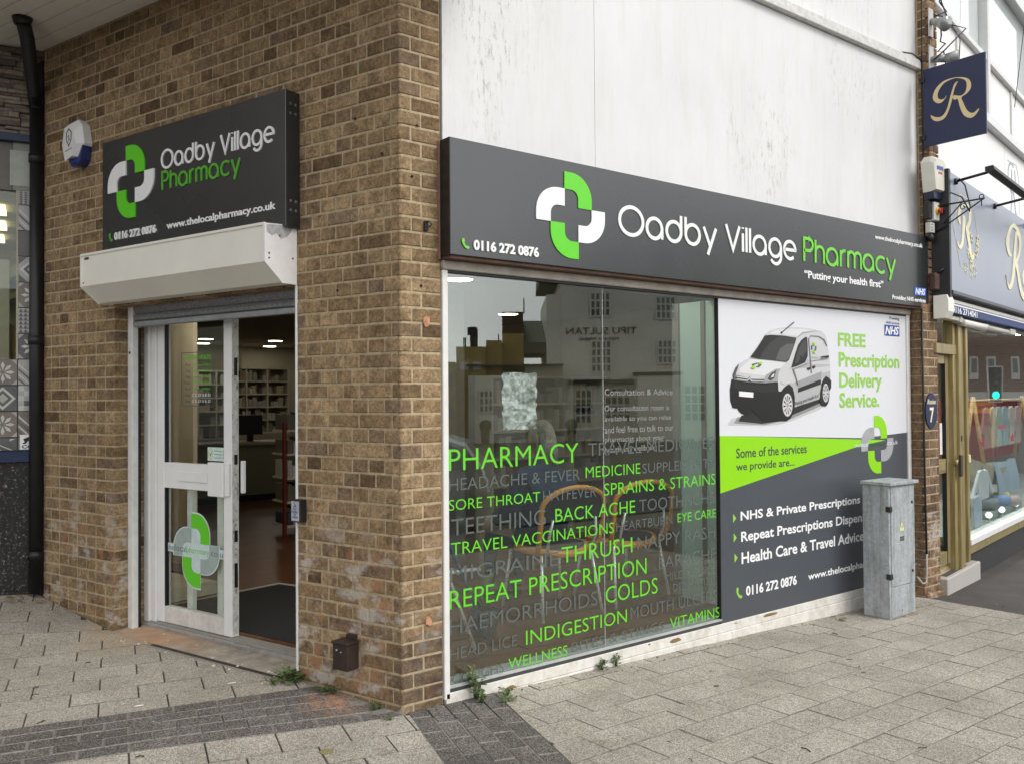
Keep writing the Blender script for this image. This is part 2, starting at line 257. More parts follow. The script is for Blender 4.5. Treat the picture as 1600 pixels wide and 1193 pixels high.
# ------------------------------------------------------------------ mesh helpers
class MB:
    """collects solid shapes in world coordinates and links them as one mesh object"""
    def __init__(s): s.v = []; s.f = []; s.mi = []; s.rnd = []; s.sm = []
    def add(s, vs, fs, mi=0, rnd=None, smooth=False):
        b = len(s.v); s.v += [Vector(v) for v in vs]
        for f in fs: s.f.append([b + i for i in f]); s.mi.append(mi); s.rnd.append(rnd or 0.0); s.sm.append(smooth)
        return s
    def box(s, fr, a0, a1, c0, c1, z0, z1, mi=0, rnd=None, bev=0.0):
        if a0 > a1: a0, a1 = a1, a0
        if c0 > c1: c0, c1 = c1, c0
        if bev <= 0:
            q = [fr.p(a, c, z) for z in (z0, z1) for c in (c0, c1) for a in (a0, a1)]
            return s.add(q, [(0, 1, 3, 2), (4, 6, 7, 5), (0, 4, 5, 1), (2, 3, 7, 6), (0, 2, 6, 4), (1, 5, 7, 3)], mi, rnd)
        b = min(bev, (a1 - a0) / 2.1, (c1 - c0) / 2.1, (z1 - z0) / 2.1)
        A, Cc, Z = (a0, a1), (c0, c1), (z0, z1); vs = []; ix = {}
        for i in (0, 1):
            for j in (0, 1):
                for k in (0, 1):
                    si, sj, sk = (1 - 2 * i) * b, (1 - 2 * j) * b, (1 - 2 * k) * b
                    for t, (x, y, z) in enumerate(((A[i], Cc[j] + sj, Z[k] + sk), (A[i] + si, Cc[j], Z[k] + sk), (A[i] + si, Cc[j] + sj, Z[k]))):
                        ix[(i, j, k, t)] = len(vs); vs.append(fr.p(x, y, z))
        F = []
        for i in (0, 1):
            F.append([ix[(i, 0, 0, 0)], ix[(i, 1, 0, 0)], ix[(i, 1, 1, 0)], ix[(i, 0, 1, 0)]])
            F.append([ix[(0, i, 0, 1)], ix[(1, i, 0, 1)], ix[(1, i, 1, 1)], ix[(0, i, 1, 1)]])
            F.append([ix[(0, 0, i, 2)], ix[(1, 0, i, 2)], ix[(1, 1, i, 2)], ix[(0, 1, i, 2)]])
        for p in (0, 1):
            for q in (0, 1):
                F.append([ix[(0, p, q, 1)], ix[(1, p, q, 1)], ix[(1, p, q, 2)], ix[(0, p, q, 2)]])
                F.append([ix[(p, 0, q, 0)], ix[(p, 1, q, 0)], ix[(p, 1, q, 2)], ix[(p, 0, q, 2)]])
                F.append([ix[(p, q, 0, 0)], ix[(p, q, 1, 0)], ix[(p, q, 1, 1)], ix[(p, q, 0, 1)]])
                for k in (0, 1): F.append([ix[(p, q, k, 0)], ix[(p, q, k, 1)], ix[(p, q, k, 2)]])
        return s.add(vs, F, mi, rnd)
    def prism(s, pts, ex, mi=0, rnd=None, caps=True):
        """polygon (world points) pushed along the vector ex"""
        n = len(pts); pts = [Vector(p) for p in pts]; ex = Vector(ex)
        F = [(i, (i + 1) % n, n + (i + 1) % n, n + i) for i in range(n)]
        if caps: F += [list(range(n))[::-1], [n + i for i in range(n)]]
        return s.add(pts + [p + ex for p in pts], F, mi, rnd)
    def poly(s, fr, pl, c0, c1, mi=0):
        return s.prism([fr.p(a, c0, z) for a, z in pl], fr.n * (c1 - c0), mi)
    def tube(s, path, r, n=8, mi=0, caps=True):
        path = [Vector(p) for p in path]; rs = r if isinstance(r, (list, tuple)) else [r] * len(path); vs = []; ref = None
        for i, p in enumerate(path):
            t = (path[min(i + 1, len(path) - 1)] - path[max(i - 1, 0)]).normalized()
            if ref is None: ref = t.orthogonal().normalized()
            ref = (ref - t * ref.dot(t)).normalized() if (ref - t * ref.dot(t)).length > 1e-6 else t.orthogonal().normalized()
            b = t.cross(ref)
            for k in range(n): vs.append(p + (ref * math.cos(2 * PI * k / n) + b * math.sin(2 * PI * k / n)) * rs[i])
        F = [(i * n + k, i * n + (k + 1) % n, (i + 1) * n + (k + 1) % n, (i + 1) * n + k) for i in range(len(path) - 1) for k in range(n)]
        if caps: F += [list(range(n))[::-1], [(len(path) - 1) * n + k for k in range(n)]]
        return s.add(vs, F, mi, None, True)
    def disc(s, c, nrm, r, h, n=20, mi=0, r2=None):
        c = Vector(c); nrm = Vector(nrm).normalized(); return s.tube([c, c + nrm * h], [r, r2 if r2 is not None else r], n, mi)
    def ball(s, c, rx, ry, rz, nu=12, nv=8, mi=0):
        vs = []; F = []
        for j in range(nv + 1):
            for i in range(nu):
                t = PI * j / nv; q = 2 * PI * i / nu; vs.append(Vector(c) + Vector((rx * math.sin(t) * math.cos(q), ry * math.sin(t) * math.sin(q), rz * math.cos(t))))
        for j in range(nv):
            for i in range(nu): F.append((j * nu + i, (j + 1) * nu + i, (j + 1) * nu + (i + 1) % nu, j * nu + (i + 1) % nu))
        return s.add(vs, F, mi, None, True)
    def build(s, name, mats, parent=None, kind=None, label=None, cat=None, group=None):
        mats = mats if isinstance(mats, (list, tuple)) else [mats]
        lo = Vector([min(v[i] for v in s.v) for i in range(3)]); hi = Vector([max(v[i] for v in s.v) for i in range(3)])
        org = Vector(((lo.x + hi.x) / 2, (lo.y + hi.y) / 2, lo.z))
        me = bpy.data.meshes.new(name); me.from_pydata([v - org for v in s.v], [], s.f)
        for mt in mats: me.materials.append(mt)
        me.polygons.foreach_set('material_index', s.mi); me.polygons.foreach_set('use_smooth', s.sm)
        if any(s.rnd):
            a = me.attributes.new('rnd', 'FLOAT', 'FACE'); a.data.foreach_set('value', s.rnd)
        bm = bmesh.new(); bm.from_mesh(me); bmesh.ops.recalc_face_normals(bm, faces=bm.faces); bm.to_mesh(me); bm.free()
        me.update()
        return link(name, me, org, parent, kind, label, cat, group)
def link(name, me, loc, parent=None, kind=None, label=None, cat=None, group=None, rot=None):
    o = bpy.data.objects.new(name, me); COL.objects.link(o)
    if parent is not None: o.parent = parent; o.location = Vector(loc) - WORLD[parent.name]
    else: o.location = loc
    if rot is not None: o.rotation_mode = 'QUATERNION'; o.rotation_quaternion = rot
    WORLD[o.name] = Vector(loc)
    if kind: o['kind'] = kind
    if label: o['label'] = label
    if cat: o['category'] = cat
    if group: o['group'] = group
    return o
WORLD = {}
def thing(name, loc, label=None, cat=None, group=None, kind=None):
    return link(name, None, loc, None, kind, label, cat, group)
def text_mesh(txt, fat=0.0, spacing=1.0, shear=0.0):
    cu = bpy.data.curves.new('t', 'FONT'); cu.body = txt; cu.size = 1.0; cu.offset = fat; cu.space_character = spacing; cu.shear = shear
    cu.resolution_u = 3; cu.extrude = 0.5
    o = bpy.data.objects.new('t', cu); COL.objects.link(o); bpy.context.view_layer.update()
    dg = bpy.context.evaluated_depsgraph_get(); me = bpy.data.meshes.new_from_object(o.evaluated_get(dg))
    vs = [v.co.copy() for v in me.vertices]; fs = [list(p.vertices) for p in me.polygons]
    bpy.data.objects.remove(o); bpy.data.curves.remove(cu); bpy.data.meshes.remove(me)
    return vs, fs
def text(fr, txt, a0, a1, z0, z1, c0, c1, mat, parent, name='lettering', fat=0.0, slope=0.0, spacing=1.0, mb=None, mi=0, shear=0.0):
    """lettering whose outline fills a0..a1 by z0..z1 on the wall, from c0 to c1 out of it"""
    vs, fs = text_mesh(txt, fat, spacing, shear)
    x0 = min(v.x for v in vs); x1 = max(v.x for v in vs); y0 = min(v.y for v in vs); y1 = max(v.y for v in vs)
    out = []
    for v in vs:
        t = (v.x - x0) / (x1 - x0); a = a0 + t * (a1 - a0); z = z0 + (v.y - y0) / (y1 - y0) * (z1 - z0) + slope * t
        out.append(fr.p(a, c0 if v.z < 0 else c1, z))
    if mb is not None: return mb.add(out, fs, mi)
    b = MB().add(out, fs); return b.build(name, mat, parent)
def arc(cx, cy, rx, ry, t0, t1, n=14):
    return [(cx + rx * math.cos(math.radians(t0 + (t1 - t0) * i / n)), cy + ry * math.sin(math.radians(t0 + (t1 - t0) * i / n))) for i in range(n + 1)]
# single-storey rounded lettering drawn as strokes: x to the right, y up, cap height 1, x-height 0.72
XH = 0.74
def bowl(w=0.66): return arc(w / 2, XH / 2, w / 2, XH / 2, 0, 360, 26)
GL = {
 'O': (0.98, [arc(0.49, 0.5, 0.49, 0.5, 0, 360, 34)]),
 'a': (0.70, [bowl(), [(0.66, XH * 0.6), (0.66, 0)]]), 'd': (0.70, [bowl(), [(0.66, 1.0), (0.66, XH * 0.5)]]), 'b': (0.70, [[(0.0, 1.0), (0.0, XH * 0.5)], bowl()]),
 'y': (0.60, [[(0.0, XH), (0.30, 0.03)], [(0.60, XH), (0.19, -0.32)]]), 'V': (0.70, [[(0.0, 1.0), (0.35, 0.02), (0.70, 1.0)]]),
 'i': (0.02, [[(0.0, XH), (0.0, 0)], [(0.0, 0.93), (0.0, 0.985)]]), 'l': (0.02, [[(0.0, 1.0), (0.0, 0)]]),
 'g': (0.68, [bowl(), [(0.66, XH * 0.5)] + arc(0.36, 0.02, 0.30, 0.32, 0, -150, 14)]),
 'e': (0.66, [[(0.02, XH * 0.52), (0.655, XH * 0.52)] + arc(0.33, XH / 2, 0.33, XH / 2, 5, 310, 26)]),
 'P': (0.50, [[(0.0, 0.0), (0.0, 1.0)] + [(0.26, 1.0)] + arc(0.26, 0.74, 0.25, 0.26, 90, -90, 12) + [(0.0, 0.48)]]),
 'h': (0.50, [[(0.0, 1.0), (0.0, 0.0)], [(0.0, 0.40)] + arc(0.25, 0.46, 0.25, 0.28, 170, 0, 12) + [(0.50, 0.0)]]),
 'r': (0.30, [[(0.0, XH), (0.0, 0.0)], [(0.0, 0.40)] + arc(0.26, 0.46, 0.26, 0.28, 170, 80, 8)]),
 'm': (0.84, [[(0.0, XH), (0.0, 0.0)], [(0.0, 0.45)] + arc(0.21, 0.50, 0.21, 0.24, 170, 0, 10) + [(0.42, 0.0)], [(0.42, 0.45)] + arc(0.63, 0.50, 0.21, 0.24, 170, 0, 10) + [(0.84, 0.0)]]),
 'c': (0.58, [arc(0.35, XH / 2, 0.35, XH / 2, 48, 312, 22)]),
}
def ribbon(mb, fr, pts, w, c0, c1, mi=0):
    n = len(pts); L = []; R = []; closed = (Vector(pts[0]) - Vector(pts[-1])).length < 1e-5
    for i, p in enumerate(pts):
        p = Vector(p)
        a = Vector(pts[i - 1]) if i > 0 else (Vector(pts[-2]) if closed else None); b = Vector(pts[i + 1]) if i < n - 1 else (Vector(pts[1]) if closed else None)
        t1 = (p - a).normalized() if a is not None else None; t2 = (b - p).normalized() if b is not None else None
        t = (t1 + t2).normalized() if t1 is not None and t2 is not None and (t1 + t2).length > 1e-4 else (t1 if t1 is not None else t2)
        k = 1.0
        if t1 is not None and t2 is not None: k = min(2.2, 1 / max(0.4, t.dot(t1)))
        m = Vector((-t.y, t.x)) * w / 2 * k; L.append(p + m); R.append(p - m)
    vs = [fr.p(q.x, c, q.y) for c in (c0, c1) for q in L + R]; N = 2 * n; F = []
    for i in range(n - 1):
        F += [(N + i, N + i + 1, N + n + i + 1, N + n + i), (i, i + 1, N + i + 1, N + i), (n + i + 1, n + i, N + n + i, N + n + i + 1), (i + 1, i, n + i, n + i + 1)]
    if not closed: F += [(0, N, N + n, n), (n - 1, 2 * n - 1, N + 2 * n - 1, N + n - 1)]
    mb.add(vs, F, mi)
def stroke_text(fr, txt, a0, a1, zb, cap, c0, c1, mat, parent, w=0.13, gap=0.20, name='lettering'):
    wid = 0; lay = []
    for ch in txt:
        if ch == ' ': wid += 0.34; continue
        g = GL[ch]; lay.append((wid, g[1])); wid += g[0] + gap
    wid -= gap; sx = (a1 - a0) / wid
    for x, strokes in lay:
        mb = MB()
        for j, st in enumerate(strokes):
            pts = [(a0 + (x + px) * sx, zb + py * cap) for px, py in st]
            ribbon(mb, fr, pts, w * cap, c0, c1 + 0.0004 * j)
        mb.build('letter', mat, parent)
def smooth_poly(pl, k=4):
    n = len(pl); out = []
    for i in range(n):
        p0, p1, p2, p3 = (Vector(pl[(i + d) % n]) for d in (-1, 0, 1, 2))
        for q in range(k):
            t = q / k; out.append(tuple(0.5 * ((2 * p1) + (p2 - p0) * t + (2 * p0 - 5 * p1 + 4 * p2 - p3) * t * t + (3 * p1 - p0 - 3 * p2 + p3) * t ** 3)))
    return out
PET = [(2, 0)] + arc(2.5, 1.5, 1.5, 1.5, -90, 0, 10) + [(4, 2), (3, 2)] + arc(2.5, 1.5, 0.5, 0.5, 0, -90, 5) + [(2, 1)]
def petal(k):
    out = []
    for x, y in PET:
        x -= 2.5; y -= 2.5
        for _ in range(k): x, y = -y, x
        out.append((x, y))
    return out
def logo(fr, ca, cz, w, h, c0, c1, parent, mats=None, name='emblem_petal'):
    mats = mats or (GREEN, WHITE, GREEN, WHITE)
    for k in range(4):
        g = 0.0
        MB().poly(fr, [(ca + x * w / 5, cz - y * h / 5) for x, y in petal(k)], c0, c1 + 0.0003 * k).build(name, mats[k], parent)
PHONE = [(-.5, .42), (-.40, .60), (-.22, .60), (-.12, .28), (-.24, .14), (-.08, -.16), (.10, -.36), (.24, -.30), (.50, -.46), (.42, -.62), (.22, -.70), (-.06, -.58), (-.34, -.22), (-.50, .14)]
def phone(fr, a, z, w, h, c0, c1, mat, parent):
    MB().poly(fr, [(a + x * w, z + y * h / 1.3) for x, y in PHONE], c0, c1).build('telephone_symbol', mat, parent)
def clip(poly, hp):
    """keep the side of each half-plane (point, normal) the normal points to"""
    for (px, py), (nx, ny) in hp:
        out = []
        for i in range(len(poly)):
            A, B = poly[i - 1], poly[i]; da = (A[0] - px) * nx + (A[1] - py) * ny; db = (B[0] - px) * nx + (B[1] - py) * ny
            if (da >= 0) != (db >= 0):
                t = da / (da - db); out.append((A[0] + (B[0] - A[0]) * t, A[1] + (B[1] - A[1]) * t))
            if db >= 0: out.append(B)
        poly = out
        if len(poly) < 3: return []
    return poly
def area(p): return abs(sum(p[i - 1][0] * p[i][1] - p[i][0] * p[i - 1][1] for i in range(len(p)))) / 2

# ------------------------------------------------------------------ brickwork
_bm = {}
def brick_mesh(l, d, h=0.064, mat=None):
    """one brick: x along, y into the wall, z up; arrises chipped a little"""
    key = (round(l, 3), round(d, 3), mat.name, random.randrange(3))
    if key in _bm: return _bm[key]
    r = random.Random(hash(key) & 0xffff); b = 0.0035; J = lambda s: r.uniform(-s, s)
    vs = [(0, d, 0), (l, d, 0), (l, d, h), (0, d, h)]
    vs += [(J(.001), b, J(.001)), (l + J(.001), b, J(.001)), (l + J(.001), b, h + J(.001)), (J(.001), b, h + J(.001))]
    vs += [(b + J(.002), J(.001), b + J(.0015)), (l - b + J(.002), J(.001), b + J(.0015)), (l - b + J(.002), J(.001), h - b + J(.0015)), (b + J(.002), J(.001), h - b + J(.0015))]
    F = [(8, 9, 10, 11), (4, 5, 9, 8), (5, 6, 10, 9), (6, 7, 11, 10), (7, 4, 8, 11), (0, 1, 5, 4), (1, 2, 6, 5), (2, 3, 7, 6), (3, 0, 4, 7), (3, 2, 1, 0)]
    me = bpy.data.meshes.new('brick'); me.from_pydata(vs, [], F); me.materials.append(mat); me.update(); _bm[key] = me; return me
def rot_of(fr):
    # local x -> ex, local y -> -n, local z -> z
    m = Matrix(((fr.ex.x, -fr.n.x, 0), (fr.ex.y, -fr.n.y, 0), (0, 0, 1)))
    return m.to_quaternion() if m.determinant() > 0 else None
def lay_bricks(lst, parent, mat, limit=290, joined='brick'):
    """lst: (frame, a, z, length, depth). The nearest ones become parts of their own, the rest one joined part"""
    def key(t):
        P = t[0].p(t[1] + t[3] / 2, 0, t[2] + 0.03); return (0 if inview(P, 20) else 100) + (P - CAM).length
    lst = sorted(lst, key=key); rest = MB()
    for i, (fr, a, z, l, d) in enumerate(lst):
        me = brick_mesh(l - 0.0015, d, 0.0638, mat); pr = random.uniform(-0.0014, 0.0014)
        q = rot_of(fr)
        if q is None:       # mirrored frame: start from the other end
            g = Fr(fr.o, -fr.ex, fr.n); org = fr.p(a + l, pr, z); q = rot_of(g)
        else: org = fr.p(a, pr, z)
        if i < limit and key((fr, a, z, l, d)) < 90: link('brick', me, org, parent, rot=q)
        else:
            R = q.to_matrix(); rest.add([org + R @ v.co for v in me.vertices], [list(p.vertices) for p in me.polygons], 0, random.random())
    if rest.v: rest.build('brickwork', mat, parent, kind='stuff')
